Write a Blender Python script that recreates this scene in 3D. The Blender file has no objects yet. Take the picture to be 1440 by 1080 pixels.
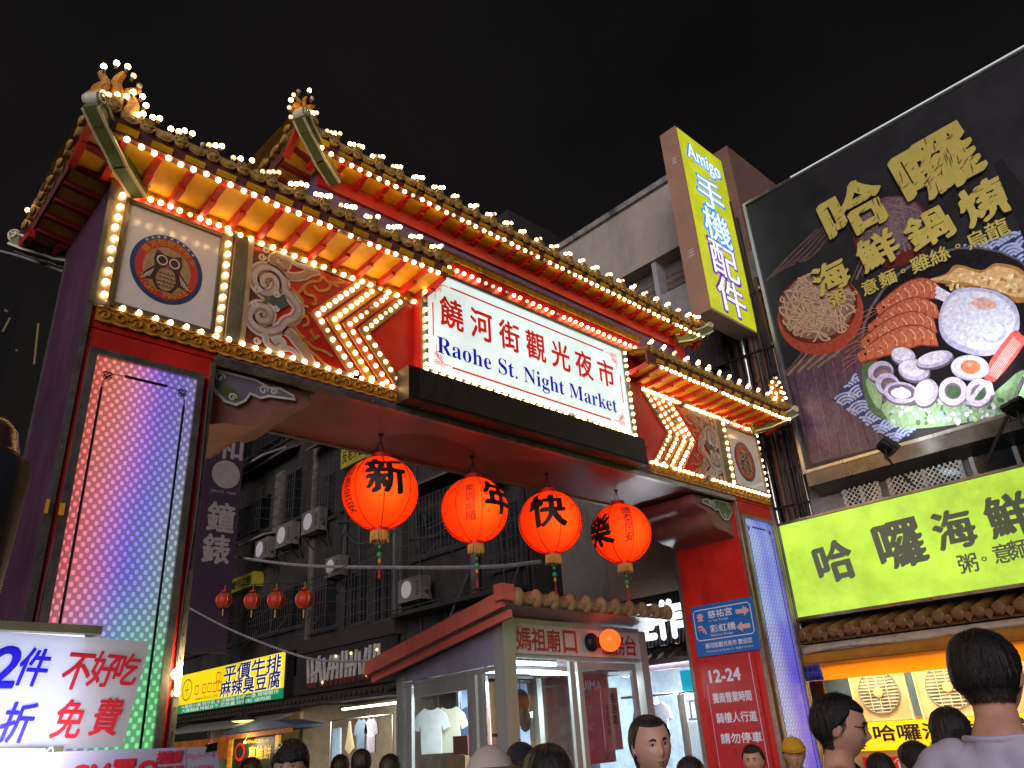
import bpy, bmesh, math, random
from math import sin, cos, pi, radians
from mathutils import Vector as V, Matrix
random.seed(11)
S = bpy.context.scene
COL = S.collection
# ------------------------------------------------------------------ camera
F = 1080.0                                   # focal length in pixels of the 1440 px wide frame
AX = V((0.73130226, 0.24258695, 0.63745476)) # world axes seen in camera space (right, down, forward)
AY = V((-0.67944936, 0.34070371, 0.64982271))
AZ = V((-0.05954469, -0.90833504, 0.41398294))
EYE = V((0.0, 0.0, 1.6))
cd = bpy.data.cameras.new("camera"); cam = bpy.data.objects.new("camera", cd); COL.objects.link(cam)
cd.sensor_width = 36.0; cd.lens = 36.0 * F / 1440.0; cd.clip_start = 0.05; cd.clip_end = 3000
cam.matrix_world = Matrix(((AX[0], -AX[1], -AX[2], EYE[0]), (AY[0], -AY[1], -AY[2], EYE[1]), (AZ[0], -AZ[1], -AZ[2], EYE[2]), (0, 0, 0, 1)))
S.camera = cam
# ------------------------------------------------------------------ night sky, faint sky glow, exposure
wd = bpy.data.worlds.new("World"); S.world = wd; wd.use_nodes = True
wd.node_tree.nodes['Background'].inputs[0].default_value = (0.0064, 0.0056, 0.0058, 1)
wd.node_tree.nodes['Background'].inputs[1].default_value = 1.0
_n = wd.node_tree.nodes; _l = wd.node_tree.links                 # thin cloud and city glow low in the sky
_t = _n.new('ShaderNodeTexCoord'); _z = _n.new('ShaderNodeTexNoise'); _z.inputs['Scale'].default_value = 2.2; _z.inputs['Detail'].default_value = 7; _l.new(_t.outputs['Generated'], _z.inputs[0])
_s = _n.new('ShaderNodeSeparateXYZ'); _l.new(_t.outputs['Generated'], _s.inputs[0])
_m = _n.new('ShaderNodeMapRange'); _m.inputs[1].default_value = .15; _m.inputs[2].default_value = .75; _m.inputs[3].default_value = .55; _m.inputs[4].default_value = -.15; _l.new(_s.outputs[2], _m.inputs[0])
_a = _n.new('ShaderNodeMath'); _l.new(_m.outputs[0], _a.inputs[0]); _l.new(_z.outputs[0], _a.inputs[1])
_r = _n.new('ShaderNodeValToRGB'); _r.color_ramp.elements[0].position = .25; _r.color_ramp.elements[0].color = (.0042, .0038, .0040, 1); _r.color_ramp.elements[1].position = 1.0; _r.color_ramp.elements[1].color = (.0115, .0098, .0092, 1)
_l.new(_a.outputs[0], _r.inputs[0]); _l.new(_r.outputs[0], _n['Background'].inputs[0])
sl = bpy.data.lights.new("street_fill", 'SUN'); sl.energy = 2.0; sl.angle = radians(40); sl.color = (0.92, 0.84, 0.95)  # no sun at night: broad lamp added to stand in for street lighting
so = bpy.data.objects.new("street_fill", sl); COL.objects.link(so)
so.rotation_euler = V((0.80, 0.52, -0.26)).to_track_quat('-Z', 'Y').to_euler()
S.view_settings.view_transform = 'Standard'; S.view_settings.look = 'None'
S.view_settings.exposure = 0.0; S.view_settings.gamma = 1.0
S.cycles.use_denoising = True
S.cycles.max_bounces = 6; S.cycles.diffuse_bounces = 3; S.cycles.glossy_bounces = 3; S.cycles.transmission_bounces = 4
S.cycles.transparent_max_bounces = 12; S.cycles.caustics_reflective = False; S.cycles.caustics_refractive = False
S.cycles.sample_clamp_indirect = 4.0
S.cycles.use_light_tree = True

def W(px, py, Y=None, X=None, Z=None):
    """world point where the sight line of a photo pixel meets one of the scene's real planes"""
    a, b = px - 720.0, py - 540.0
    r = V((a*AX[0]+b*AX[1]+F*AX[2], a*AY[0]+b*AY[1]+F*AY[2], a*AZ[0]+b*AZ[1]+F*AZ[2]))
    t = (Y - EYE[1])/r[1] if Y is not None else (X - EYE[0])/r[0] if X is not None else (Z - EYE[2])/r[2]
    return EYE + r*t

# ------------------------------------------------------------------ materials
def lin(h):
    if not isinstance(h, str): return tuple(h)
    c = [int(h[i:i+2], 16)/255 for i in (0, 2, 4)]
    return tuple(x/12.92 if x < .04045 else ((x+.055)/1.055)**2.4 for x in c)
MATS = {}
def mat(name, col, rough=.6, metal=0, var=.25, sc=5.0, bump=0.0, em=None, es=0.0, spec=.4, stretch=None, emvar=0, trans=0, grime=0):
    if name in MATS: return MATS[name]
    m = bpy.data.materials.new(name); m.use_nodes = True; MATS[name] = m
    nt = m.node_tree; N = nt.nodes; L = nt.links
    b = N['Principled BSDF']; col = lin(col)
    b.inputs['Roughness'].default_value = rough; b.inputs['Metallic'].default_value = metal
    b.inputs['Specular IOR Level'].default_value = spec
    b.inputs['Base Color'].default_value = (*col, 1)
    tc = N.new('ShaderNodeTexCoord'); mp = N.new('ShaderNodeMapping'); L.new(tc.outputs['Object'], mp.inputs[0])
    if stretch: mp.inputs['Scale'].default_value = stretch
    nz = None
    if var or bump or emvar:
        nz = N.new('ShaderNodeTexNoise'); nz.inputs['Scale'].default_value = sc; nz.inputs['Detail'].default_value = 6; nz.inputs['Roughness'].default_value = .65
        L.new(mp.outputs[0], nz.inputs[0])
    if var:
        r = N.new('ShaderNodeMapRange'); r.inputs[1].default_value = .3; r.inputs[2].default_value = .7
        r.inputs[3].default_value = 1-var; r.inputs[4].default_value = 1+var
        L.new(nz.outputs[0], r.inputs[0])
        mx = N.new('ShaderNodeVectorMath'); mx.operation = 'SCALE'; mx.inputs[0].default_value = col
        L.new(r.outputs[0], mx.inputs['Scale']); last = mx.outputs[0]
        if grime:
            g = N.new('ShaderNodeTexNoise'); g.inputs['Scale'].default_value = sc*.35; g.inputs['Detail'].default_value = 8; g.inputs['Roughness'].default_value = .75
            mp2 = N.new('ShaderNodeMapping'); mp2.inputs['Scale'].default_value = (1, 1, .25); L.new(tc.outputs['Object'], mp2.inputs[0]); L.new(mp2.outputs[0], g.inputs[0])
            rr = N.new('ShaderNodeMapRange'); rr.inputs[1].default_value = .48; rr.inputs[2].default_value = .62; rr.inputs[3].default_value = 1; rr.inputs[4].default_value = 1-grime
            L.new(g.outputs[0], rr.inputs[0]); m2 = N.new('ShaderNodeVectorMath'); m2.operation = 'SCALE'
            L.new(last, m2.inputs[0]); L.new(rr.outputs[0], m2.inputs['Scale']); last = m2.outputs[0]
        L.new(last, b.inputs['Base Color'])
        r2 = N.new('ShaderNodeMapRange'); r2.inputs[3].default_value = max(0, rough-.12); r2.inputs[4].default_value = min(1, rough+.12)
        L.new(nz.outputs[0], r2.inputs[0]); L.new(r2.outputs[0], b.inputs['Roughness'])
    if bump:
        bp = N.new('ShaderNodeBump'); bp.inputs['Strength'].default_value = bump; bp.inputs['Distance'].default_value = .02
        L.new(nz.outputs[0], bp.inputs['Height']); L.new(bp.outputs[0], b.inputs['Normal'])
    if em is not None:
        b.inputs['Emission Color'].default_value = (*lin(em), 1); b.inputs['Emission Strength'].default_value = es
        if emvar:
            r = N.new('ShaderNodeMapRange'); r.inputs[1].default_value = .3; r.inputs[2].default_value = .7; r.inputs[3].default_value = es*(1-emvar); r.inputs[4].default_value = es*(1+emvar)
            L.new(nz.outputs[0], r.inputs[0]); L.new(r.outputs[0], b.inputs['Emission Strength'])
    if trans:
        t = N.new('ShaderNodeBsdfTranslucent'); t.inputs[0].default_value = (*col, 1)
        ms = N.new('ShaderNodeMixShader'); ms.inputs[0].default_value = trans
        L.new(b.outputs[0], ms.inputs[1]); L.new(t.outputs[0], ms.inputs[2]); L.new(ms.outputs[0], N['Material Output'].inputs[0])
    return m
def glass(name, tint=(1, 1, 1), refl=.08):
    if name in MATS: return MATS[name]
    m = bpy.data.materials.new(name); m.use_nodes = True; MATS[name] = m
    N = m.node_tree.nodes; L = m.node_tree.links; N.remove(N['Principled BSDF'])
    a = N.new('ShaderNodeBsdfTransparent'); a.inputs[0].default_value = (*tint, 1)
    g = N.new('ShaderNodeBsdfGlossy'); g.inputs['Roughness'].default_value = .04
    x = N.new('ShaderNodeMixShader'); x.inputs[0].default_value = refl
    L.new(a.outputs[0], x.inputs[1]); L.new(g.outputs[0], x.inputs[2]); L.new(x.outputs[0], N['Material Output'].inputs[0])
    return m
# ------------------------------------------------------------------ mesh collector
ORG = {}
GL = {}
def glyphs(body, bold, sp, line):
    k = (body, bold, sp, line)
    if k not in GL:
        c = bpy.data.curves.new('lettering', 'FONT'); c.body = body; c.size = 1; c.offset = bold; c.resolution_u = 3
        c.align_x = 'CENTER'; c.space_character = sp; c.space_line = line
        o = bpy.data.objects.new('lettering', c); COL.objects.link(o)
        me = bpy.data.meshes.new_from_object(o.evaluated_get(bpy.context.evaluated_depsgraph_get()))
        vs = [(v.co.x, v.co.y) for v in me.vertices]; fs = [tuple(p.vertices) for p in me.polygons]
        bpy.data.meshes.remove(me); bpy.data.objects.remove(o); bpy.data.curves.remove(c)
        xs = [v[0] for v in vs] or [0]; ys = [v[1] for v in vs] or [0]
        GL[k] = (vs, fs, min(xs), max(xs), min(ys), max(ys))
    return GL[k]
def serif(s):
    return ''.join(chr(0x1D400+ord(c)-65) if 'A' <= c <= 'Z' else chr(0x1D41A+ord(c)-97) if 'a' <= c <= 'z' else c for c in s)
class MB:
    def __init__(s): s.v = []; s.f = []; s.mi = []; s.m = 0
    def add(s, vs, fs):
        n = len(s.v); s.v += [tuple(v) for v in vs]
        for f in fs: s.f.append(tuple(i+n for i in f)); s.mi.append(s.m)
        return s
    def box(s, x0, x1, y0, y1, z0, z1):
        return s.add([(x0,y0,z0),(x1,y0,z0),(x1,y1,z0),(x0,y1,z0),(x0,y0,z1),(x1,y0,z1),(x1,y1,z1),(x0,y1,z1)],
                     [(3,2,1,0),(4,5,6,7),(0,1,5,4),(1,2,6,5),(2,3,7,6),(3,0,4,7)])
    def obox(s, c, a, b, d):      # centre and three half vectors
        c, a, b, d = V(c), V(a), V(b), V(d)
        return s.add([c-a-b-d, c+a-b-d, c+a+b-d, c-a+b-d, c-a-b+d, c+a-b+d, c+a+b+d, c-a+b+d],
                     [(3,2,1,0),(4,5,6,7),(0,1,5,4),(1,2,6,5),(2,3,7,6),(3,0,4,7)])
    def bar(s, p, q, w, h, up=(0,0,1)):
        p, q = V(p), V(q); d = q-p; a = d.cross(V(up)); a = a.normalized() if a.length > 1e-6 else V((1,0,0)); u = a.cross(d).normalized()
        return s.obox((p+q)/2, a*w/2, d/2, u*h/2)
    def poly(s, pts): return s.add(pts, [tuple(range(len(pts)))])
    def prism(s, pts, d):         # polygon of world points, extruded by vector d
        n = len(pts); d = V(d); pts = [V(p) for p in pts]
        return s.add(pts + [p+d for p in pts], [tuple(range(n)), tuple(range(2*n-1, n-1, -1))] + [(i, i+n, (i+1) % n+n, (i+1) % n) for i in range(n)])
    def tube(s, pts, r, n=8, cap=True):
        pts = [V(p) for p in pts]; R = r if isinstance(r, (list, tuple)) else [r]*len(pts); vs = []; fs = []; up = None
        for i, p in enumerate(pts):
            d = (pts[min(i+1, len(pts)-1)]-pts[max(i-1, 0)])
            d = d.normalized() if d.length > 1e-9 else V((0,0,1))
            if up is None: up = V((0,0,1)) if abs(d.z) < .9 else V((1,0,0))
            a = d.cross(up)
            if a.length < 1e-5: a = d.cross(V((0,1,0.1)))
            a.normalize(); b = a.cross(d).normalized(); up = b
            vs += [p + (a*cos(2*pi*k/n)+b*sin(2*pi*k/n))*R[i] for k in range(n)]
        for i in range(len(pts)-1):
            for k in range(n): fs.append((i*n+k, i*n+(k+1) % n, (i+1)*n+(k+1) % n, (i+1)*n+k))
        if cap: fs += [tuple(range(n-1, -1, -1)), tuple(range((len(pts)-1)*n, len(pts)*n))]
        return s.add(vs, fs)
    def lathe(s, prof, c, n=16, axis=(0,0,1), ex=None):   # prof: (radius, height)
        ax = V(axis).normalized(); c = V(c)
        a = V(ex).normalized() if ex else ax.orthogonal().normalized(); b = ax.cross(a)
        vs = []; fs = []; m = len(prof)
        for r, h in prof: vs += [c + ax*h + (a*cos(2*pi*k/n)+b*sin(2*pi*k/n))*max(r, 1e-5) for k in range(n)]
        for i in range(m-1):
            for k in range(n): fs.append((i*n+k, i*n+(k+1) % n, (i+1)*n+(k+1) % n, (i+1)*n+k))
        fs += [tuple(range(n-1, -1, -1)), tuple(range((m-1)*n, m*n))]
        return s.add(vs, fs)
    def ball(s, c, r, n=12, m=8):
        rx, ry, rz = (r, r, r) if not isinstance(r, (tuple, list)) else r
        vs = [(c[0], c[1], c[2]-rz)]; fs = []
        for i in range(1, m):
            t = -pi/2+pi*i/m
            vs += [(c[0]+rx*cos(t)*cos(2*pi*k/n), c[1]+ry*cos(t)*sin(2*pi*k/n), c[2]+rz*sin(t)) for k in range(n)]
        vs.append((c[0], c[1], c[2]+rz)); e = len(vs)-1
        for k in range(n):
            fs.append((0, 1+(k+1) % n, 1+k)); fs.append((e, e-n+k, e-n+(k+1) % n))
            for i in range(m-2): fs.append((1+i*n+k, 1+i*n+(k+1) % n, 1+(i+1)*n+(k+1) % n, 1+(i+1)*n+k))
        return s.add(vs, fs)
    def text(s, body, c, ex, ey, w=None, h=None, bold=0.0, heavy=0, sp=1.0, line=1.0, lift=.0006, shear=0, rot=0, nib=0):
        """flat lettering centred on c, ex/ey the reading and up directions; w, h its size"""
        if bold and not heavy: heavy = 4
        vs, fs, x0, x1, y0, y1 = glyphs(body, 0, sp, line)
        ex, ey, c = V(ex).normalized(), V(ey).normalized(), V(c); nn = ex.cross(ey)
        kx = w/(x1-x0) if w else None; ky = h/(y1-y0) if h else kx; kx = kx or ky
        off = [(0, 0)] + [(cos(a*2*pi/heavy), sin(a*2*pi/heavy)) for a in range(heavy)] if heavy else [(0, 0)]
        g = (.006+bold)*ky if bold else 0
        for j, (ox, oy) in enumerate(off):
            P = []
            for x, y in vs:
                u = (x-(x0+x1)/2)*kx + ox*g; w_ = (y-(y0+y1)/2)*ky + oy*g
                if nib and j: a_ = cos((j-1)*2*pi/heavy)*g*1.5; b_ = sin((j-1)*2*pi/heavy)*g*.45; u += a_*.82-b_*.57-ox*g; w_ += a_*.57+b_*.82-oy*g
                u += shear*w_; u, w_ = u*cos(rot)-w_*sin(rot), u*sin(rot)+w_*cos(rot)
                P.append(c + ex*u + ey*w_ + nn*(lift*j))
            s.add(P, fs)
        return s
    def ribbon(s, pts, w, n, closed=False):     # flat band along pts, facing n
        pts = [V(p) for p in pts]; n = V(n); L = []; m = len(pts); ws = w if isinstance(w, (list, tuple)) else [w]*m
        for i, p in enumerate(pts):
            d = (pts[(i+1) % m] if closed or i < m-1 else p)-(pts[i-1] if closed or i > 0 else p)
            a = n.cross(d).normalized()*ws[i]/2; L += [p-a, p+a]
        return s.add(L, [(2*i, 2*((i+1) % m), 2*((i+1) % m)+1, 2*i+1) for i in range(m if closed else m-1)])
    def out(s, name, mats, parent=None, loc=None, sharp=40, smooth=True):
        if loc is None: loc = ORG[parent.name] if parent else V((0, 0, 0))
        loc = V(loc)
        me = bpy.data.meshes.new(name); me.from_pydata([(a-loc[0], b-loc[1], c-loc[2]) for a, b, c in s.v], [], s.f)
        if not isinstance(mats, (list, tuple)): mats = [mats]
        for m in mats: me.materials.append(m)
        if len(mats) > 1: me.polygons.foreach_set('material_index', s.mi)
        if smooth:
            me.polygons.foreach_set('use_smooth', [True]*len(me.polygons)); me.set_sharp_from_angle(angle=radians(sharp))
        me.update()
        o = bpy.data.objects.new(name, me); COL.objects.link(o)
        if parent: o.parent = parent
        else: o.location = loc
        ORG[o.name] = loc
        return o
def curve(pts, n=6, closed=False):          # Catmull-Rom through points
    pts = [V(p) for p in pts]; m = len(pts); r = []
    for i in range(m if closed else m-1):
        p1, p2 = pts[i], pts[(i+1) % m]; p0 = pts[i-1] if closed or i > 0 else p1*2-p2; p3 = pts[(i+2) % m] if closed or i < m-2 else p2*2-p1
        for k in range(n):
            t = k/n; r.append(.5*((2*p1)+(p2-p0)*t+(2*p0-5*p1+4*p2-p3)*t*t+(3*p1-p0-3*p2+p3)*t**3))
    if not closed: r.append(pts[-1])
    return r
def tag(o, label, cat, group=None):
    o['label'] = label; o['category'] = cat
    if group: o['group'] = group
    return o
def thing(name, label, cat, loc=(0, 0, 0), group=None):
    o = bpy.data.objects.new(name, None); COL.objects.link(o); o.location = loc; o.empty_display_size = .1; ORG[o.name] = V(loc)
    return tag(o, label, cat, group)
def kind(o, k): o['kind'] = k; return o
def copy_tree(o, loc=None, parent=None):
    c = o.copy(); COL.objects.link(c); c.parent = parent
    if loc is not None: c.location = loc
    for ch in list(o.children): copy_tree(ch, None, c)
    return c
def lamp(name, typ, loc, power, col, parent=None, size=.1, aim=None, spot=None, sy=None):
    l = bpy.data.lights.new(name, typ); l.energy = power; l.color = col
    if typ == 'AREA':
        l.size = size
        if sy: l.shape = 'RECTANGLE'; l.size_y = sy
    else: l.shadow_soft_size = size
    if spot: l.spot_size = spot; l.spot_blend = .9
    o = bpy.data.objects.new(name, l); COL.objects.link(o)
    p = V(loc)
    if parent: o.parent = parent; o.location = p-ORG[parent.name]
    else: o.location = p
    if aim is not None: o.rotation_euler = (V(aim)-p).to_track_quat('-Z', 'Y').to_euler()
    return o
EX, EY, EZ = V((1, 0, 0)), V((0, 1, 0)), V((0, 0, 1))
NX, NY = -EX, -EY
# shared materials
alu = mat('brushed_aluminium', '9a9488', .38, .85, .25, 9, grime=.35)
steel = mat('stainless_steel', 'b8b6b0', .3, .9, .15, 4, stretch=(1, 1, .1))
dark = mat('dark_metal', '24211f', .55, .3, .3, 8)
black = mat('black_plastic', '0c0c0d', .5)
red = mat('red_paint', 'c02014', .45, 0, .18, 3, spec=.5, grime=.32, bump=.05)
maroon = mat('maroon_paint', '8a2a26', .38, 0, .15, 2.5, spec=.5, grime=.2)
purple = mat('mauve_paint', '6d5470', .5, 0, .12, 3, grime=.2)
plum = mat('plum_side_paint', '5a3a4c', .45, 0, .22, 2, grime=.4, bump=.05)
orange = mat('ochre_panel_paint', 'e6a806', .5, 0, .14, 4, grime=.25)
gold = mat('gilded_moulding', 'c0862a', .38, .35, .3, 14, bump=.2)
tilec = mat('olive_glazed_tile', 'a07a38', .4, 0, .4, 22, bump=.5)
fasc = mat('brown_fascia', '6a3a30', .6, 0, .2, 5)
cream = mat('cream_board', 'e6dccb', .12, 0, .06, 3, spec=.6)
white = mat('white_paint', 'd8d6d0', .5, 0, .08)
pale = mat('pale_relief_paint', 'd4c8ac', .5, 0, .12, 12)
green_p = mat('moss_green_paint', '5d6b3a', .5, 0, .2, 8)
wood = mat('brown_wood', '5b3a22', .6, 0, .3, 9)
asphalt = mat('asphalt', (.045, .045, .048), .8, 0, .3, 18, bump=.3)
# ================================================================== ground
g = MB(); g.box(-60, 90, -30, 160, -.2, 0); kind(g.out('street', asphalt), 'structure')
# ================================================================== the market gate
GATE = thing('market_gate', 'ornate red market gate with tiled roofs and rows of glowing light bulbs', 'gate', (6.48, 6.6, 0))
BULBS = []
def row(p, q, n, d, ends=True):
    p, q = V(p), V(q)
    for i in range(n):
        t = i/(n-1) if ends else (i+.5)/n
        BULBS.append((p.lerp(q, t)+V((random.uniform(-.006, .006), 0, random.uniform(-.006, .006))), V(d)))
FR = V((0, -1, 0)); DN = V((0, -.35, -1)).normalized(); UP = V((0, -.1, 1)).normalized()
YF = 6.0
# ---- piers
XL0, XL1, XR0, XR1 = 1.27, 2.30, 10.53, 11.65
for x0, x1, side in ((XL0, XL1, -1), (XR0, XR1, 1)):
    b = MB()
    b.m = 0; b.box(x0+.02, x1-.02, YF, 7.25, 0, 4.69)
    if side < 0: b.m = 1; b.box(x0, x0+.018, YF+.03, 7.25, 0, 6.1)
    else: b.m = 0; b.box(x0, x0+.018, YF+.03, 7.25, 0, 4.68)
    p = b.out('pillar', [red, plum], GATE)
    e = MB()
    for x in (x0+.004, x1-.004): e.box(x-.02, x+.02, YF-.022, YF+.028, 0, 4.9 if x < 1.3 or x > 11.6 else 4.66)
    e.box(x0-.004, x0+.02, 7.2, 7.262, 0, 6.1 if side < 0 else 4.66)
    if side < 0:
        e.box(x0-.012, x0+.028, YF-.024, YF+.02, 4.905, 6.1)
    for z in range(1, 30):
        for x in (x0+.004, x1-.004): e.ball((x, YF-.023, z*.16), .005, 6, 4)
    e.out('edge_trim', alu, p)
# ---- light panels of the piers
def led(x0, x1, z0, z1, name, cols, left):
    m = bpy.data.materials.new(name); m.use_nodes = True; N = m.node_tree.nodes; L = m.node_tree.links; b = N['Principled BSDF']
    tc = N.new('ShaderNodeTexCoord'); sx = N.new('ShaderNodeSeparateXYZ'); L.new(tc.outputs['Object'], sx.inputs[0])
    def mth(op, *a):
        n = N.new('ShaderNodeMath'); n.operation = op
        for i, v in enumerate(a):
            if isinstance(v, (int, float)): n.inputs[i].default_value = v
            else: L.new(v, n.inputs[i])
        return n.outputs[0]
    P = .064 if left else .085
    cx = mth('COSINE', mth('MULTIPLY', sx.outputs[0], 2*pi/P)); cz = mth('COSINE', mth('MULTIPLY', sx.outputs[2], 2*pi/P*.8))
    d = N.new('ShaderNodeMapRange'); d.interpolation_type = 'SMOOTHSTEP'; d.inputs[1].default_value = -.05; d.inputs[2].default_value = .62
    L.new(mth('MULTIPLY', cx, cz), d.inputs[0]); dot = d.outputs[0]
    gx = (x0+x1)/2-6.48
    u = N.new('ShaderNodeMapRange'); u.inputs[1].default_value = x0-6.48; u.inputs[2].default_value = x1-6.48; L.new(sx.outputs[0], u.inputs[0])
    v = N.new('ShaderNodeMapRange'); v.inputs[1].default_value = 1.5 if left else z0; v.inputs[2].default_value = z1; L.new(sx.outputs[2], v.inputs[0])
    nz = N.new('ShaderNodeTexNoise'); nz.inputs['Scale'].default_value = 1.1; L.new(tc.outputs['Object'], nz.inputs[0])
    wob = mth('MULTIPLY', mth('SUBTRACT', nz.outputs[0], .5), .35)
    uu = mth('ADD', u.outputs[0], wob)
    ramps = []
    for stops in cols:
        r = N.new('ShaderNodeValToRGB'); r.color_ramp.interpolation = 'B_SPLINE'; e = r.color_ramp.elements
        while len(e) < len(stops): e.new(.5)
        for i, (t, c) in enumerate(stops): e[i].position = t; e[i].color = (*lin(c), 1)
        L.new(uu, r.inputs[0]); ramps.append(r.outputs[0])
    col = ramps[0]
    for i in range(1, len(ramps)):
        k = N.new('ShaderNodeMapRange'); k.interpolation_type = 'SMOOTHSTEP'
        a, c = [(.95, .42), (.48, .18)][i-1] if len(ramps) == 3 else (.8, .3)
        k.inputs[1].default_value = a; k.inputs[2].default_value = c; L.new(mth('ADD', v.outputs[0], wob), k.inputs[0])
        x = N.new('ShaderNodeMix'); x.data_type = 'RGBA'; L.new(k.outputs[0], x.inputs[0]); L.new(col, x.inputs[6]); L.new(ramps[i], x.inputs[7]); col = x.outputs[2]
    st = N.new('ShaderNodeMapRange'); st.inputs[3].default_value = .38 if left else .5; st.inputs[4].default_value = 1.0; L.new(dot, st.inputs[0])
    pw = N.new('ShaderNodeMix'); pw.data_type = 'RGBA'; pw.inputs[0].default_value = .09 if left else .03; pw.inputs[7].default_value = (1, .97, .95, 1); L.new(col, pw.inputs[6]); col = pw.outputs[2]
    L.new(col, b.inputs['Emission Color']); L.new(st.outputs[0], b.inputs['Emission Strength'])
    b.inputs['Base Color'].default_value = (*lin('6b5a58'), 1); b.inputs['Roughness'].default_value = .3
    q = MB(); q.box(x0, x1, YF-.018, YF-.006, z0, z1)
    panel = q.out('light_panel', m, GATE, smooth=False)
    f = MB(); W_ = .055
    f.box(x0-W_, x0, YF-.05, YF-.004, z0-W_, z1+W_); f.box(x1, x1+W_, YF-.05, YF-.004, z0-W_, z1+W_)
    f.box(x0, x1, YF-.05, YF-.004, z1, z1+W_); f.box(x0, x1, YF-.05, YF-.004, z0-W_, z0)
    f.out('panel_frame', alu, panel)
    k = MB(); y = YF-.0195
    i = .075; a, c, zt, zb = x0+i, x1-i, z1-.12, z0+.15
    def strip(xa, xb, za, zb_): k.box(xa, xb, y-.002, y, za, zb_)
    strip(a-.009, a+.009, zb+.12, zt-.13); strip(c-.009, c+.009, zb+.12, zt-.13); strip(a+.15, c-.15, zt-.012, zt+.012); strip(a+.15, c-.15, zb-.012, zb+.012)
    for cx_, cz_, sx_, sz_ in ((a, zt, 1, -1), (c, zt, -1, -1), (a, zb, 1, 1), (c, zb, -1, 1)):
        for j in range(4):
            o = V((cx_+sx_*(.012+.03*(j % 2)), y-.001, cz_+sz_*(.012+.035*(j//2))))
            k.ribbon([o+V((cos(t*.7)*(.02-.001*t), 0, sin(t*.7)*(.02-.001*t))) for t in range(14)], .007, FR)
        k.ribbon(curve([(cx_, y-.001, cz_+sz_*.13), (cx_+sx_*.01, y-.001, cz_+sz_*.06), (cx_+sx_*.05, y-.001, cz_+sz_*.015), (cx_+sx_*.14, y-.001, cz_)]), .006, FR)
    k.out('border_ornament', mat('panel_border_ink', '16201f', .5, var=0), panel, smooth=False)
led(1.385, 2.165, .25, 4.46, 'colour_wash_panel', [
    [(0, 'ff5a44'), (.28, 'ff8460'), (.47, 'f080e8'), (.68, '4a40ff'), (1, '9084b8')],
    [(0, 'ff6068'), (.22, 'f86a88'), (.42, 'b468f8'), (.6, '3c58ff'), (.82, '7a9ae0'), (1, '8ab8b0')],
    [(0, 'ff8a98'), (.25, 'd098e8'), (.45, '78b4f8'), (.62, '60e8a0'), (1, '58f07c')]], True)
led(10.66, 11.50, .25, 4.42, 'blue_wash_panel', [
    [(0, '8ca0f8'), (.3, 'a0b4ff'), (.5, '3c4cf8'), (.75, '90a4f8'), (1, '2028d0')],
    [(0, 'b0b8e8'), (.35, 'a8b8f0'), (.6, '1418e0'), (.85, '2a34f0'), (1, '1c1cc0')]], False)
# ---- upper body and lintel
b = MB()
b.m = 0; b.box(XL0+.02, XR1-.02, YF+.002, 7.25, 4.702, 6.12)
b.m = 1; b.box(XL1, XR0, YF+.03, 7.22, 4.692, 4.7)
beam = b.out('lintel_beam', [red, mat('ceiling_mauve_paint', '80545a', .35, 0, .2, 1.5, spec=.5, grime=.25)], GATE)
t = MB()
t.box(XL1, XR0, YF-.03, YF+.03, 4.665, 4.725); t.box(XL1, XR0, 7.2, 7.26, 4.665, 4.725)
for i in range(60): t.ball((XL1+.1+i*.137, YF-.031, 4.695), .006, 6, 4)
t.out('edge_trim', alu, beam)
t = MB(); t.box(XL1+.02, XR0-.02, YF-.015, YF, 4.73, 4.79); t.out('mauve_strip', purple, beam)
# ---- gilded scroll mouldings
def scrolls(x0, x1, z, y, h, w):
    s = MB(); n = max(1, round((x1-x0)/w)); w = (x1-x0)/n
    s.box(x0, x1, y-.018, y, z-h*.5, z+h*.5)
    for i in range(n):
        c = x0+w*(i+.5); sg = 1 if i % 2 else -1
        for dx, r0 in ((0, h*.40),):
            pts = [V((c+sg*cos(a*.55)*(r0*(1-a/17)), y-.024, z+sin(a*.55)*(r0*(1-a/17)))) for a in range(14)]
            s.tube(pts, [h*.085]*10+[h*.1]*4, 5)
        s.tube(curve([(c-w*.5, y-.02, z+h*.45), (c, y-.032, z+h*.52), (c+w*.5, y-.02, z+h*.45)], 3), h*.06, 5)
        s.tube(curve([(c-w*.48, y-.02, z-h*.42), (c, y-.03, z-h*.54), (c+w*.48, y-.02, z-h*.42)], 3), h*.06, 5)
    return s.out('scroll_moulding', gold, GATE)
scrolls(1.33, 4.29, 4.82, YF, .125, .124); scrolls(8.44, 11.62, 4.82, YF, .125, .124)
scrolls(1.45, 4.46, 6.09, YF, .085, .115); scrolls(8.40, 11.6, 6.10, YF, .085, .115)
scrolls(4.50, 8.40, 6.74, 5.86, .085, .11)
# ---- emblem boards
def star(s, c, r):
    s.poly([V(c)+V((cos(pi/2+k*pi/5)*(r if k % 2 == 0 else r*.42), 0, sin(pi/2+k*pi/5)*(r if k % 2 == 0 else r*.42))) for k in range(10)][::-1])
def disc(s, c, a, b_, y, n=48, r0=0):
    P = [V((c[0]+a*cos(2*pi*k/n), y, c[1]+b_*sin(2*pi*k/n))) for k in range(n)]
    if not r0: s.poly(P)
    else:
        Q = [V((c[0]+a*r0*cos(2*pi*k/n), y, c[1]+b_*r0*sin(2*pi*k/n))) for k in range(n)]
        s.add(P+Q, [(k, (k+1) % n, n+(k+1) % n, n+k) for k in range(n)])
ink = [mat('emblem_navy', '35496b', .35, var=.1), mat('emblem_red', 'c8403a', .35, var=.1), mat('emblem_tan', 'a98a5c', .4, var=.3, sc=30), mat('emblem_brown', '4a3228', .4, var=.3, sc=40), mat('emblem_cream', 'd8cfb8', .4, var=.1), mat('emblem_gold', 'd0902c', .4, var=.1)]
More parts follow.
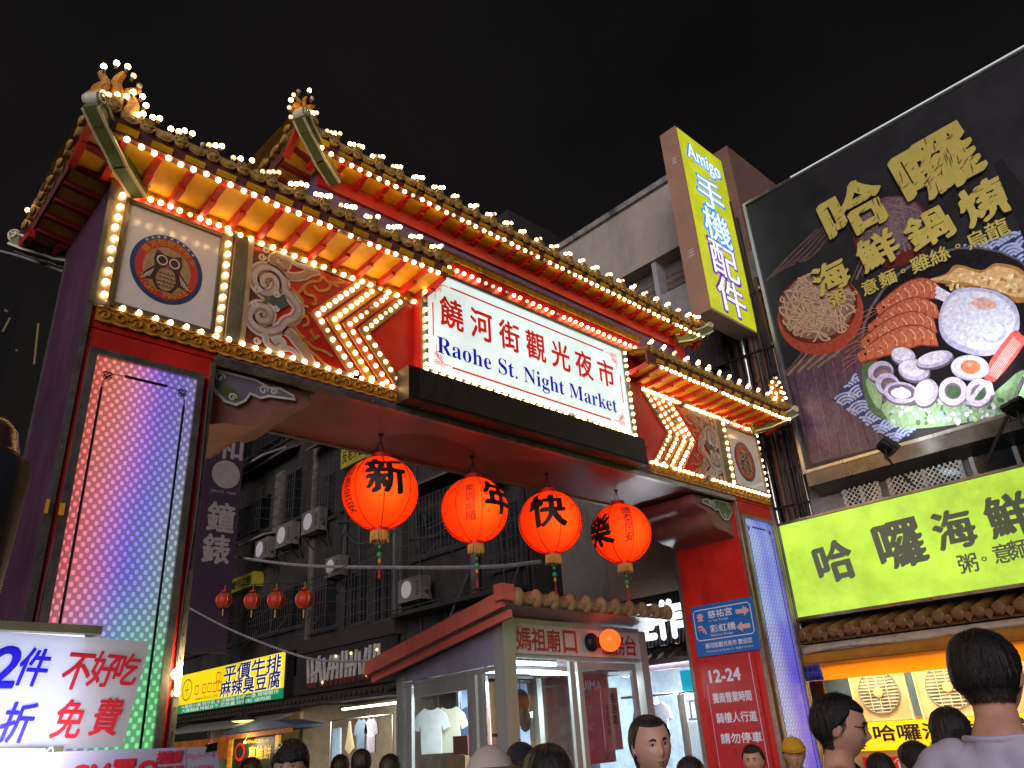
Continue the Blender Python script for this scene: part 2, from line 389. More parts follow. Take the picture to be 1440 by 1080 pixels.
def emblem(x0, x1, z0, z1, cx, cz, rx, rz):
    q = MB(); q.box(x0, x1, YF-.02, YF-.002, z0, z1); board = q.out('emblem_board', cream, GATE, smooth=False)
    f = MB(); w = .035
    f.box(x0-w, x0, YF-.045, YF-.001, z0-w, z1+w); f.box(x1, x1+w, YF-.045, YF-.001, z0-w, z1+w); f.box(x0, x1, YF-.045, YF-.001, z0-w, z0); f.box(x0, x1, YF-.045, YF-.001, z1, z1+w)
    f.out('board_frame', mat('brass_frame', '9a8a68', .35, .7, .2, 8), board)
    s = MB(); y = YF-.022
    s.m = 0; disc(s, (cx, cz), rx, rz, y); s.m = 1; disc(s, (cx, cz), rx*.87, rz*.87, y-.001)
    s.m = 2; disc(s, (cx, cz-.01), rx*.66, rz*.66, y-.002)
    s.m = 3                                                     # owl: body, head tufts, wings
    own = [(-.34, .5), (-.12, .40), (.12, .40), (.34, .5), (.40, .2), (.34, .02), (.56, -.22), (.72, -.5), (.36, -.42), (.2, -.66), (-.2, -.66), (-.36, -.42), (-.72, -.5), (-.56, -.22), (-.34, .02), (-.40, .2)]
    s.poly([V((cx+a*rx, y-.003, cz+c*rz)) for a, c in own])
    s.m = 2; disc(s, (cx, cz-.3*rz), rx*.27, rz*.34, y-.004, 24)
    s.m = 3
    for k in range(4):
        for j in range(-2, 3): s.ribbon([V((cx+(j*.1+.05*math.cos(t))*rx, y-.005, cz+(-.12-k*.12+.05*math.sin(-t))*rz)) for t in (0, .8, 1.6, 2.4, 3.1)], .008, FR)
    for sg in (-1, 1):
        for mm, r in ((4, .15), (3, .115), (4, .085), (3, .045)): s.m = mm; disc(s, (cx+sg*.17*rx, cz+.22*rz), rx*r, rz*r, y-.004-.0006*(4-mm)-(.15-r)*.01, 20)
        s.m = 4
        for k in range(4): s.ribbon([(cx+sg*rx*(.36+.05*k), y-.005, cz-rz*(.1+.05*k)), (cx+sg*rx*(.45+.06*k), y-.005, cz-rz*(.36+.03*k))], .006, FR)
    s.m = 1; s.poly([V((cx-.05*rx, y-.006, cz+.12*rz)), V((cx+.05*rx, y-.006, cz+.12*rz)), V((cx, y-.006, cz+.0*rz))][::-1])
    s.m = 4
    for k in range(9): a = radians(90+(k-4)*11); star(s, (cx+cos(a)*rx*.935, y-.0015, cz+sin(a)*rz*.935), .016)
    for k, ch in enumerate('饒河街觀光夜市'):
        a = radians(90-(k-3)*19); s.m = 5; s.text(ch, (cx+cos(a)*rx*.76, y-.003, cz+sin(a)*rz*.76), (sin(a), 0, -cos(a)), (cos(a), 0, sin(a)), None, .062, bold=.012)
    for k, ch in enumerate('NIGHT MARKET'):
        if ch == ' ': continue
        a = radians(-90+(k-5.5)*10.5); s.m = 5; s.text(ch, (cx+cos(a)*rx*.77, y-.003, cz+sin(a)*rz*.77), (-sin(a), 0, cos(a)), (-cos(a), 0, -sin(a)), None, .05, bold=.012)
    s.out('owl_emblem', ink, board, smooth=False)
emblem(1.42, 2.225, 4.95, 5.93, 1.805, 5.41, .305, .335)
emblem(10.63, 11.54, 4.95, 5.93, 11.05, 5.40, .30, .335)
t = MB()
for a, c in ((2.365, 2.49), (10.39, 10.53)): t.box(a, c, YF-.03, YF, 4.9, 6.03)
t.out('grey_strip', mat('grey_green_strip', '6a6450', .5, .2, .3, 6, grime=.3), GATE)
t = MB()
for a, c in ((2.49, 2.55), (10.33, 10.39)): t.box(a, c, YF-.02, YF, 4.9, 6.03)
t.out('cream_strip', mat('cream_strip', 'b09a70', .5), GATE)
# ---- carved cloud panels (left drawn from the photo, right is its mirror)
def Q(x, y): p = W(300+x/4, 330+y/4, Y=6.0); return p.x, p.z
MIR = 2.55+10.33
def carved(mirror):
    fx = (lambda x: MIR-x) if mirror else (lambda x: x)
    def P(pts, y): return [V((fx(Q(a, c)[0]), YF-y, Q(a, c)[1])) for a, c in pts]
    s = MB(); sg = -1 if mirror else 1
    def face(pts): s.poly(pts if not mirror else pts[::-1])
    s.m = 0; poly = P([(205, 60), (590, 205), (775, 272), (545, 445), (745, 795), (150, 610)], .006)
    face(poly[::-1])
    s.m = 1; face(P([(215, 90), (330, 110), (250, 300), (330, 420), (230, 560), (300, 640), (165, 600)], .009)[::-1])
    def rib(pts, w, y, m, n=6):
        s.m = m; c = curve(P(pts, y), n); s.ribbon(c if True else c, w, FR)
    def band(pts, w1, w2, m1, m2, y=.014):
        rib(pts, w1, y, m1); rib(pts, w2, y+.004, m2)
    main = [(290, 300), (268, 275), (285, 240), (330, 238), (352, 280), (335, 325), (285, 335), (240, 290), (228, 225), (270, 190), (335, 200), (385, 250), (400, 320), (440, 365), (475, 420), (455, 470), (405, 495), (375, 530), (320, 548), (255, 535), (208, 490), (205, 440), (245, 405), (295, 415), (315, 455), (290, 490), (250, 480), (242, 455)]
    band(main, .135, .095, 2, 3); rib(main, .05, .022, 4)
    fl = [(335, 190), (330, 140), (370, 120), (410, 150), (400, 185), (370, 180), (380, 215), (440, 240), (500, 235), (540, 215), (590, 205)]
    band(fl, .10, .065, 2, 3); band([(350, 110), (420, 140), (470, 175), (555, 195)], .06, .03, 2, 4, .02)
    lo = [(390, 535), (430, 560), (470, 610), (510, 660), (545, 730)]
    band(lo, .12, .085, 2, 3); band([(280, 560), (300, 620), (350, 650), (390, 620), (360, 590), (330, 610)], .07, .04, 2, 4, .02); band([(380, 650), (430, 650), (480, 700), (500, 735)], .06, .035, 2, 4, .02)
    s.m = 5; face(P([(320, 330), (395, 345), (418, 400), (370, 430), (305, 385)], .02)[::-1]); s.m = 6; face(P([(232, 300), (300, 325), (305, 380), (270, 420), (240, 405), (285, 370), (260, 330)], .02)[::-1])
    for c, r in (((268, 130), 22), ((240, 310), 22), ((228, 395), 22), ((238, 600), 22), ((350, 340), 18), ((345, 420), 18), ((290, 90), 18)):
        rib([(c[0]+cos(a*.7)*r*(1-a/14), c[1]+sin(a*.7)*r*(1-a/14)) for a in range(12)], .022, .026, 2, 2)
    for v in ([(420, 300), (470, 330), (500, 300), (540, 270), (590, 265), (610, 240), (640, 270), (690, 275), (735, 268)], [(500, 300), (520, 340), (560, 350), (570, 390), (548, 395)], [(560, 290), (590, 320), (640, 310), (660, 280), (700, 300)], [(430, 310), (490, 365), (500, 400), (530, 410)],
              [(400, 510), (450, 500), (510, 460), (530, 500), (495, 520)], [(440, 510), (480, 560), (520, 600), (560, 640), (620, 660), (665, 690)], [(540, 540), (560, 580), (545, 600), (590, 570)], [(500, 590), (530, 650), (580, 690), (620, 730), (680, 760)], [(470, 560), (490, 600), (520, 590)]):
        rib(v, .03, .02, 7, 5)
    return s.out('carved_panel', [red, mat('carved_brown', '6e3326', .5, var=.2), pale, mat('carved_taupe', 'a8846e', .5, var=.2, sc=10), mat('carved_slate', 'b8aaa0', .5), mat('carved_grey_green', '4c5a55', .5), green_p, mat('carved_gold_line', 'c08a45', .45, .2)], GATE, smooth=False)
carved(False); carved(True)
# ---- chevrons of bulbs
chev = [mat('chevron_mauve', '8c6a58', .5, var=.2), mat('chevron_ochre', 'b08c38', .5, var=.2), mat('chevron_rust', 'c0663a', .5, var=.2), mat('chevron_olive', '8a7040', .5, var=.2)]
edge = mat('chevron_edge_trim', 'c88a5a', .4, .4)
for mirror in (0, 1):
    for i in range(4):
        tx = 3.175+.183*i; P0, P1, P2 = (tx+.49, 5.99), (tx, 5.46), (tx+.49, 4.90)
        fx = (lambda x: 4.47+8.38-x) if mirror else (lambda x: x)
        s = MB(); w = .135
        poly = [(P0[0], P0[1]), P1, P2, (P2[0]+w, P2[1]), (P1[0]+w, P1[1]), (P0[0]+w, P0[1])]
        pts = [V((fx(a), YF, c)) for a, c in poly]
        for q in ((0, 1, 4, 5), (1, 2, 3, 4)): s.prism([pts[k] for k in q], (0, -.012-.003*i, 0))
        s.m = 1
        for a, c in ((0, 1), (1, 2)): s.bar(pts[a]+V((0, -.02, 0)), pts[c]+V((0, -.02, 0)), .014, .02, (0, 1, 0))
        s.out('chevron', [chev[i], edge], GATE, smooth=False)
        k = .066
        row((fx(P0[0]+k-.04), YF-.02, P0[1]-.03), (fx(P1[0]+k+.02), YF-.02, P1[1]+.02), 8, FR)
        row((fx(P1[0]+k+.06), YF-.02, P1[1]-.06), (fx(P2[0]+k-.02), YF-.02, P2[1]+.05), 7, FR)
# ---- name sign over the opening
SY = 5.85
q = MB(); q.box(4.50, 7.93, SY, YF+.001, 5.17, 6.43); sign = q.out('name_sign', mat('lit_sign_face', 'd8e4e0', .25, em='e2f6ee', es=.78, emvar=.18, sc=1.6, var=0), GATE, smooth=False)
f = MB(); w = .03
f.box(4.47, 4.50, SY-.02, YF, 5.14, 6.46); f.box(7.93, 7.96, SY-.02, YF, 5.14, 6.46); f.box(4.50, 7.93, SY-.02, YF, 6.43, 6.46); f.box(4.50, 7.93, SY-.02, YF, 5.14, 5.17)
f.out('sign_frame', alu, sign)
s = MB(); y = SY-.003
s.m = 0
for i, ch in enumerate('饒河街觀光夜市'): s.text(ch, (4.852+i*.446, y, 5.965), EX, EZ,   .33, .385, bold=.016, heavy=6)
for xa, xb, z in ((4.84, 7.53, 6.305), (4.84, 7.52, 5.283)): s.box(xa, xb, y-.001, y, z-.011, z+.011)
for x, za, zb in ((4.585, 5.6, 6.02), (7.83, 5.6, 6.02)): s.box(x-.008, x+.008, y-.001, y, za, zb)
for cx, cz, a, c in ((4.62, 6.30, 1, -1), (4.62, 5.29, 1, 1), (7.78, 6.30, -1, -1), (7.78, 5.29, -1, 1)):
    for o in ((0, 0), (a*.07, c*.0), (0, c*.09), (a*.06, c*.07)):
        for k in range(5):
            t = k*2*pi/5; p = V((cx+o[0]+cos(t)*.022, y-.001, cz+o[1]+sin(t)*.022))
            s.ribbon([p+V((cos(u)*.015, 0, sin(u)*.015)) for u in (0, 1.05, 2.1, 3.14, 4.2, 5.24)], .006, FR, True)
    s.ribbon(curve([(cx, y-.001, cz+c*.22), (cx+a*.01, y-.001, cz+c*.1), (cx+a*.1, y-.001, cz+c*.01), (cx+a*.2, y-.001, cz)]), .009, FR)
s.m = 1; s.text(serif('Raohe St. Night Market'), (6.155, y, 5.487), EX, EZ, 3.04, .265, lift=.0006, sp=1.02)
s.out('sign_lettering', [mat('sign_red_ink', 'd8261a', .4, var=0, em='e02a1c', es=.35), mat('sign_blue_ink', '1a1aa0', .4, var=0, em='1a1eb4', es=.4)], sign, smooth=False)
# surround and fascia of the central block
b = MB(); b.box(4.43, 8.42, SY+.02, YF, 6.46, 6.70); b.box(4.43, 4.47, SY+.02, YF, 5.1, 6.46); b.box(7.96, 8.42, SY+.08, YF, 5.1, 6.46)
b.out('sign_surround', red, GATE)
b = MB(); b.box(4.40, 8.45, SY-.03, YF+.3, 6.785, 6.81); b.out('cornice_slab', purple, GATE)
# message display under the sign
b = MB(); b.box(4.19, 8.08, 5.76, YF-.001, 4.73, 5.10); disp = b.out('message_display', mat('display_housing', '2b2521', .45, .3, .2, 6), GATE)
b = MB(); b.box(4.33, 7.97, 5.752, 5.759, 4.76, 5.07); disp_m = mat('display_grid', '241f18', .35, var=.2, sc=3)
b.out('display_grid', disp_m, disp)
s = MB()
for i in range(120): s.box(4.335+i*.0303, 4.341+i*.0303, 5.7485, 5.7518, 4.76, 5.07)
for i in range(16): s.box(4.33, 7.97, 5.747, 5.7484, 4.768+i*.0195, 4.772+i*.0195)
s.out('display_louvre', mat('louvre', '4a4234', .5, .2), disp, smooth=False)
# mounting strips behind the bulbs
s = MB(); y = YF-.012
for x0, x1, z0, z1 in ((1.30, 1.385, 4.885, 6.06), (2.262, 2.35, 4.885, 6.06), (1.385, 2.262, 4.885, 4.914), (2.35, 4.29, 4.885, 4.945), (1.385, 2.262, 5.968, 5.975), (2.35, 4.43, 6.0, 6.05), (8.42, 10.54, 6.0, 6.06), (8.42, 10.54, 4.885, 4.945), (10.54, 10.594, 4.885, 6.06), (11.576, 11.63, 4.885, 6.06), (10.594, 11.576, 4.885, 4.914)):
    s.box(x0, x1, y, YF-.0005, z0, z1)
for x0, x1, z0, z1 in ((4.43, 4.469, 5.1, 6.46), (7.962, 8.03, 5.1, 6.46), (4.469, 7.962, 5.105, 5.139), ): s.box(x0, x1, SY-.015, SY+.018, z0, z1)
s.out('bulb_strip', mat('bronze_strip', '8a7a66', .45, .4, .3, 10), GATE)
# ---- bulb rows on the front
row((1.40, YF-.03, 6.045), (2.28, YF-.03, 6.045), 11, FR); row((1.355, YF-.03, 5.97), (1.355, YF-.03, 5.0), 10, FR); row((2.305, YF-.03, 6.0), (2.305, YF-.03, 4.98), 10, FR); row((1.38, YF-.03, 4.915), (2.28, YF-.03, 4.915), 8, FR)
row((2.40, YF-.03, 6.03), (4.42, YF-.03, 6.03), 19, FR); row((2.40, YF-.03, 4.91), (4.26, YF-.03, 4.91), 16, FR)
row((8.43, YF-.03, 6.04), (10.5, YF-.03, 6.03), 24, FR); row((10.62, YF-.03, 6.03), (11.6, YF-.03, 6.03), 10, FR)
row((8.48, YF-.03, 4.91), (11.6, YF-.03, 4.91), 30, FR); row((11.60, YF-.03, 5.96), (11.60, YF-.03, 4.98), 10, FR); row((10.575, YF-.03, 5.96), (10.575, YF-.03, 4.98), 10, FR)
row((4.455, SY-.04, 6.42), (4.455, SY-.04, 5.2), 12, FR); row((4.46, SY-.04, 5.145), (7.95, SY-.04, 5.145), 32, FR); row((7.99, SY-.02, 6.40), (7.99, SY-.02, 5.16), 13, FR)
row((4.60, SY-.01, 6.575), (8.38, SY-.01, 6.575), 34, FR)
row((8.36, YF-.03, 5.95), (8.12, YF-.03, 5.2), 1, FR, False)
t = MB()
for px, py, w, h in ((66, 712, .022, .10), (87, 716, .035, .085)): p = W(px, py, Y=YF-.055); t.box(p.x-w/2, p.x+w/2, p.y-.004, p.y, p.z-h/2, p.z+h/2)
t.out('yellow_tape', mat('yellow_tape', 'd8a010', .5), GATE)
t = MB()
for x in (2.27, 1.33):
    t.tube(curve([(x, YF-.03, 4.4), (x+.015, YF-.035, 3.4), (x-.01, YF-.03, 2.5), (x+.01, YF-.035, 1.2)], 6), .006, 5)
t.out('pillar_cable', dark, GATE)
# ---- beam end brackets with cloud boards under the lintel
for sg, x0 in ((1, XL1), (-1, XR0)):
    prof = [(0, 4.66), (.98, 4.66), (1.0, 4.6), (.97, 4.53), (.88, 4.48), (.70, 4.46), (.62, 4.40), (.60, 4.33), (.52, 4.24), (.40, 4.20), (.18, 4.18), (0, 4.12)]
    pts = [V((x0+sg*(a+.003), 6.1, z)) for a, z in prof]
    s = MB(); s.prism(pts if sg > 0 else pts[::-1], (0, 1.08, 0))
    br = s.out('beam_bracket', mat('taupe_bracket', '8a5a50', .45, 0, .2, 4, grime=.25), GATE, sharp=50)
    c = MB()
    def PB(pts, y): return [V((x0+sg*a, 6.07-y, z)) for a, z in pts]
    out = [(.02, 4.64), (.42, 4.64), (.55, 4.60), (.66, 4.62), (.80, 4.58), (.82, 4.55), (.56, 4.52), (.48, 4.48), (.38, 4.50), (.34, 4.42), (.26, 4.36), (.16, 4.37), (.08, 4.44), (.02, 4.5)]
    p = PB(out, 0); c.m = 0; c.prism(p if sg < 0 else p[::-1], (0, .03, 0))
    c.m = 1; c.ribbon(PB(out, .004), .022, FR, True)
    for cx, cz, r in ((.09, 4.58, .05), (.5, 4.56, .045), (.6, 4.57, .035), (.22, 4.42, .04)):
        c.ribbon(PB([(cx+cos(a*.65)*r*(1-a/15), cz+sin(a*.65)*r*(1-a/15)) for a in range(13)], .006), .016, FR)
    c.m = 2; q = PB([(.12, 4.54), (.24, 4.5), (.3, 4.42), (.2, 4.39), (.12, 4.44)], .003); c.poly(q)
    c.out('cloud_board', [mat('cloud_grey' if sg > 0 else 'cloud_green', '6c6672' if sg > 0 else '5c7048', .5), mat('cloud_outline', 'c4bfb0', .5), green_p], br, smooth=False)
# ================================================================== roofs of the gate
mossy = mat('stained_tile_end', 'b08a44', .5, 0, .5, 40, bump=.8)
def roof(name, x0, x1, yo, yi, zs, zt, ends, step=.285, wallx=None):
    """eave strip: outer edge at yo, wall at yi; zs soffit height, zt tile-disc height; ends = ((x, sign, lift), ...) free corner ends"""
    yb = 13.2-yo; R = thing  # mirrored back edge (gate centre line is y = 6.6)
    def lift(x):
        r = 0
        for ex, sg, up in ends: d = abs(x-ex); r += up*max(0, 1-d/.55)**2
        return r
    n = round((x1-x0)/step); st = (x1-x0)/n
    # tiled deck, ridge at the centre line
    d = MB(); N_ = n*2
    zr = zt+.30
    for k in range(N_+1):
        x = x0+(x1-x0)*k/N_; l = lift(x)
        d.v += [(x, yo, zt+.0+l), (x, 6.6, zr), (x, yb, zt+l)]
    for k in range(N_):
        a = 3*k
        for j in (0, 1): d.f.append((a+j, a+j+1, a+4+j, a+3+j)); d.mi.append(0)
    for k in range(n):                                          # barrel tiles running up the slope
        x = x0+st*(k+.5); l = lift(x)
        for y in (yo, yb): d.tube([(x, y, zt+.012+l), (x, 6.6, zr+.02)], .055, 8)
    d.tube([(x0+.5 if ends[0][1] < 0 else x0, 6.6, zr+.04), (x1-.5 if ends[-1][1] > 0 else x1, 6.6, zr+.04)], .1, 8)
    rf = d.out(name, tilec, GATE)
    # round tile ends and drip tiles along the eaves
    for y, sg in ((yo, -1), (yb, 1)):
        e = MB()
        for k in range(n):
            x = x0+st*(k+.5); l = lift(x)
            e.lathe([(.048, -.04), (.062, -.03), (.064, -.005), (.058, .004), (.05, -.004), (.03, .0), (.026, .012), (.008, .014)], (x, y, zt+l), 14, (0, sg, .12))
            for a in range(5): t = a*2*pi/5; e.ball((x+cos(t)*.036, y+sg*.004, zt+l+sin(t)*.036), .009, 6, 4)
            if k < n-1 or True:
                xm = x+st/2; lm = lift(xm)
                P = [(xm-.085, zt+.02), (xm-.07, zt-.035), (xm-.035, zt-.062), (xm, zt-.072), (xm+.035, zt-.062), (xm+.07, zt-.035), (xm+.085, zt+.02)]
                pts = [V((a, y, z+lm)) for a, z in P]
                e.prism(pts if sg < 0 else pts[::-1], (0, -.03*sg, 0)); e.ball((xm, y+sg*.004, zt-.03+lm), (.04, .012, .022), 8, 5)
        e.out('tile_edge', mossy, rf)
    # fascia, soffit and rafters: the street side in detail, the rear side as one piece each
    for y, sg in ((yo, 1), (yb, -1)):
        f = MB()
        for k in range(N_):
            xa, xb = x0+(x1-x0)*k/N_, x0+(x1-x0)*(k+1)/N_; la, lb = lift(xa), lift(xb)
            f.prism([(xa, y+sg*.03, zs+.05+la), (xb, y+sg*.03, zs+.05+lb), (xb, y+sg*.03, zt-.02+lb), (xa, y+sg*.03, zt-.02+la)], (0, sg*.03, 0))
        f.out('fascia', fasc, rf)
    for ya, yc, sg in ((yo+.04, yi, 1), (yb-.04, 13.2-yi, -1)):
        o = MB()
        for k in range(N_):
            xa, xb = x0+(x1-x0)*k/N_, x0+(x1-x0)*(k+1)/N_; la, lb = lift(xa), lift(xb)
            mid = (ya+yc)/2
            q = [(xa, ya, zs+.06+la), (xb, ya, zs+.06+lb), (xb, mid, zs+.035+lb*.6), (xa, mid, zs+.035+la*.6), (xb, yc, zs+.03), (xa, yc, zs+.03)]
            o.add(q, [(0, 1, 2, 3), (3, 2, 4, 5)])
        for k in range(n):                                        # little ochre boards hanging between the rafters
            x = x0+st*(k+.5)+st/2; l = lift(x); y = ya-sg*.04
            o.obox((x, y+sg*.02, zs+.115+l), (.085, 0, 0), (0, .006, 0), (0, sg*-.01, .028))
        for k in range(n+1):
            x = min(max(x0+st*k, x0+.03), x1-.03); l = lift(x); y1 = ya+sg*.01; m1 = y1+(yc-y1)*.42
            r = MB() if sg > 0 else o; r.m = 0 if sg > 0 else 1
            r.bar((x, y1, zs+.045+l), (x, m1, zs+.02+l*.6), .05, .05); r.bar((x, m1, zs+.01+l*.6), (x, yc, zs), .055, .075)
            if sg > 0: r.out('rafter', red, rf)
        o.out('soffit' if sg > 0 else 'rear_soffit', [orange, red], rf)
    # gable ends / side eaves
    for ex, sg, up in ends:
        wx = wallx[0] if sg < 0 else wallx[1]
        s = MB(); m = 9
        s.m = 0
        ys = [yo+.04+(yb-yo-.08)*j/24 for j in range(25)]
        def ly(y): return up*max(0, 1-min(y-yo, yb-y)/.55)**2
        for j in range(24):
            a, c = ys[j], ys[j+1]
            s.poly([(ex-sg*.04, a, zs+.055+ly(a)), (ex-sg*.04, c, zs+.055+ly(c)), (wx, c, zs+.03), (wx, a, zs+.03)])
            s.m = 2; s.prism([(ex-sg*.03, a, zs+.05+ly(a)), (ex-sg*.03, c, zs+.05+ly(c)), (ex-sg*.03, c, zt-.02+ly(c)), (ex-sg*.03, a, zt-.02+ly(a))], (-sg*.025, 0, 0)); s.m = 0
        s.m = 1
        for j in range(1, 8):
            y = yo+(yb-yo)*j/8; s.bar((ex-sg*.05, y, zs+.04+ly(y)), (wx, y, zs+.005), .055, .06)
        s.m = 3
        for j in range(8):
            y = yo+(yb-yo)*(j+.5)/8; z = zt+ly(y)
            s.lathe([(.05, -.1), (.06, -.02), (.058, .01), (.02, .016)], (ex, y, z), 12, (sg, 0, .1)); s.ball((ex+sg*.01, y+.14, z-.05), (.03, .07, .04), 8, 5)
        s.out('side_eave', [mat('side_soffit_lightened', 'eebc50', .5, 0, .14, 4, grime=.25), maroon, fasc, mossy], rf)  # panels lightened and rafters darkened in colour for light the side eave lacks
        for y, s2 in ((yo, -1), (yb, 1)):                       # carved hip rafter with scrolled end
            h = MB(); a = V((ex+sg*.02, y+s2*.05, zs+.13+up*.6)); c = V((wx-sg*.22, yi-.06 if s2 < 0 else 13.2-yi+.06, zs-.03))
            dv = (c-a); sd = V((dv.y, -dv.x, 0)).normalized(); up_ = dv.cross(sd).normalized()
            if up_.z < 0: up_ = -up_
            P = [a.lerp(c, t) + up_*o_ for t, o_ in ((0, .02), (.2, -.01), (.5, -.03), (.62, -.05), (1, -.03))]
            for k in range(4):
                h.m = 0; h.bar(P[k], P[k+1], .12, .14, up_)
                h.m = 1
                for e2 in (-1, 1):
                    for e3 in (-1, 1): h.bar(P[k]+sd*.062*e2+up_*.065*e3, P[k+1]+sd*.062*e2+up_*.065*e3, .022, .022, up_)
            for e2 in (-1, 1):
                o_ = a+sd*.07*e2+up_*.06
                h.tube([o_ + dv.normalized()*(cos(t*.6)*(.062-.0035*t)) + up_*(sin(t*.6)*(.062-.0035*t)) for t in range(16)], .010, 6)
            h.m = 1; h.lathe([(.062, -.05), (.065, 0), (.062, .05)], a+up_*.06, 16, sd)
            h.out('hip_rafter', [green_p, pale], rf)
    return rf, n, st, lift
LO = dict(yo=5.46, yi=YF, zs=6.10, zt=6.36)
rl, nl, sl_, ll = roof('lower_roof', .92, 4.52, ends=((.92, -1, .10),), wallx=(1.27, 0), **LO)
rr, nr, sr_, lr = roof('lower_roof', 8.03, 12.02, ends=((12.02, 1, .10),), wallx=(0, 11.65), **LO)
UPP = dict(yo=5.70, yi=YF, zs=7.19, zt=7.43)
ru, nu, su_, lu = roof('upper_roof', 2.78, 10.12, ends=((2.78, -1, .24), (10.12, 1, .12)), wallx=(3.16, 9.72), **UPP)
b = MB(); b.m = 0; b.box(3.16, 9.72, YF+.001, 7.2, 6.13, 7.21); b.m = 1; b.box(3.17, 9.71, YF-.03, YF, 7.03, 7.2)
b.m = 1; b.box(9.5, 9.74, YF-.06, YF-.031, 6.5, 7.19)
b.out('upper_wall', [purple, red], GATE)
# bulbs of the eaves and on the tiles
for x0, n, st, lf, y, z, per in ((.92, nl, sl_, ll, 5.46, 6.10, 30), (8.03, nr, sr_, lr, 5.46, 6.10, 33), (2.78, nu, su_, lu, 5.70, 7.20, 60)):
    x1 = x0+n*st
    s = MB(); s.box(x0+.2, x1-.15, y+.0, y+.025, z+.055, z+.072); s.out('bulb_rail', fasc, GATE)
    for i in range(per):
        x = x0+.28+(x1-x0-.42)*i/(per-1)
        BULBS.append((V((x+random.uniform(-.01, .01), y+.01, z+lf(x)*.6+random.uniform(-.008, .008)+.03)), DN))
    for k in range(n):
        x = x0+st*(k+.5); zt = (6.36 if z < 7 else 7.43)+lf(x)
        for j in range(4):
            if random.random() < .07: continue
            BULBS.append((V((x-.10+.062*j+random.uniform(-.012, .012), y+.0+.02*j, zt+.062+.04*j+random.uniform(-.008, .012))), V((.15, -.3, 1)).normalized()))
# flame finials at the free corners
def finial(c, s_, parent, nb):
    f = MB()
    for dx, h, ln in ((-.10, .30, -.05), (0, .40, .03), (.11, .30, .07)):
        f.tube(curve([(c[0]+dx*s_, c[1]+.03, c[2]-.08), (c[0]+(dx+ln*.6)*s_, c[1]+.05, c[2]+h*.35*s_), (c[0]+(dx-ln*.3)*s_, c[1]+.05, c[2]+h*.7*s_), (c[0]+(dx+ln)*s_, c[1]+.04, c[2]+h*s_)], 4), [.075*s_*(1-.052*i) for i in range(13)], 8)
    f.ball((c[0]-.12*s_, c[1]+.06, c[2]+.02), (.10*s_, .07, .09*s_), 10, 7); f.ball((c[0]+.2*s_, c[1]+.05, c[2]-.02), (.09*s_, .06, .06*s_), 10, 7)
    f.out('flame_finial', mat('ochre_finial', 'b8802c', .45, 0, .35, 14, bump=.5), parent)
    for dx, dz in nb: BULBS.append((V((c[0]+dx*s_, c[1]-.01, c[2]+dz*s_)), V((dx*1.5, -.4, 1)).normalized()))
nb = [(-.14, .33), (-.05, .43), (.04, .45), (.10, .38), (.16, .30), (.20, .2), (.24, .12), (.12, .2)]
finial((1.07, 5.50, 6.47), .95, rl, nb)
finial((11.74, 5.50, 6.47), 1.0, rr, nb+[(-.2, .2), (-.28, .1), (-.1, .12), (0, .3)])
finial((2.86, 5.74, 7.66), .62, ru, [(-.16, .35), (-.24, .22), (-.28, .08), (.04, .5), (.1, .36), (-.3, -.1), (-.26, -.28)])
finial((9.98, 5.74, 7.52), .4, ru, [(-.3, .2), (.1, .3), (.3, .05), (-.6, .2)])
# ================================================================== bulbs: the 100 that show largest are parts, the rest one part
b_on = mat('glowing_bulb', 'ffd9a0', .3, var=0, em=(1, .66, .27), es=16)
b_dim = mat('dim_bulb', 'f0d8b8', .3, var=0, em=(1, .70, .42), es=1.05)
b_off = mat('dead_bulb', 'b8a58a', .15, var=0)
b_soc = mat('bulb_socket', '6a5a48', .5, .3, var=0)
def bulb_geo(s, c, d, on, n=10, m=7):
    d = V(d); r = .0238; a = d.orthogonal().normalized(); b_ = d.cross(a); c = V(c)
    k0 = s.m
    s.m = int(on)
    prof = [(r*sin(pi*j/m), -r*cos(pi*j/m)) for j in range(m+1)]
    s.lathe(prof, c, n, d, a)
    s.m = 2; s.lathe([(.014, -.05), (.015, -.022)], c, 6, d, a)
def pick(d):
    q = random.random()
    return (0 if q > .38 else 3 if q > .1 else 1) if d[2] > .5 else (0 if q > .11 else 3 if q > .045 else 1)
def visible_key(x):
    return (x[0]-EYE).length
BULBS.append((V((.90, 7.42, 6.47)), V((-.3, 0, 1)).normalized()))
BULBS.sort(key=visible_key)
protos = {}
for i, (p, d) in enumerate(BULBS[:100]):
    on = k = pick(d)
    if k not in protos:
        s = MB(); bulb_geo(s, (0, 0, 0), (0, 0, 1), on, 12, 8)
        o = s.out('bulb', [b_on, b_off, b_soc, b_dim]); protos[k] = o.data
        bpy.data.objects.remove(o)
    o = bpy.data.objects.new('bulb', protos[k]); COL.objects.link(o); o.parent = GATE; o.location = p-ORG[GATE.name]
    o.rotation_mode = 'QUATERNION'; o.rotation_quaternion = V((0, 0, 1)).rotation_difference(d)
s = MB()
for p, d in BULBS[100:]: bulb_geo(s, p, d, pick(d), 8, 5)
kind(s.out('bulb_rows', [b_on, b_off, b_soc, b_dim], GATE), 'stuff')
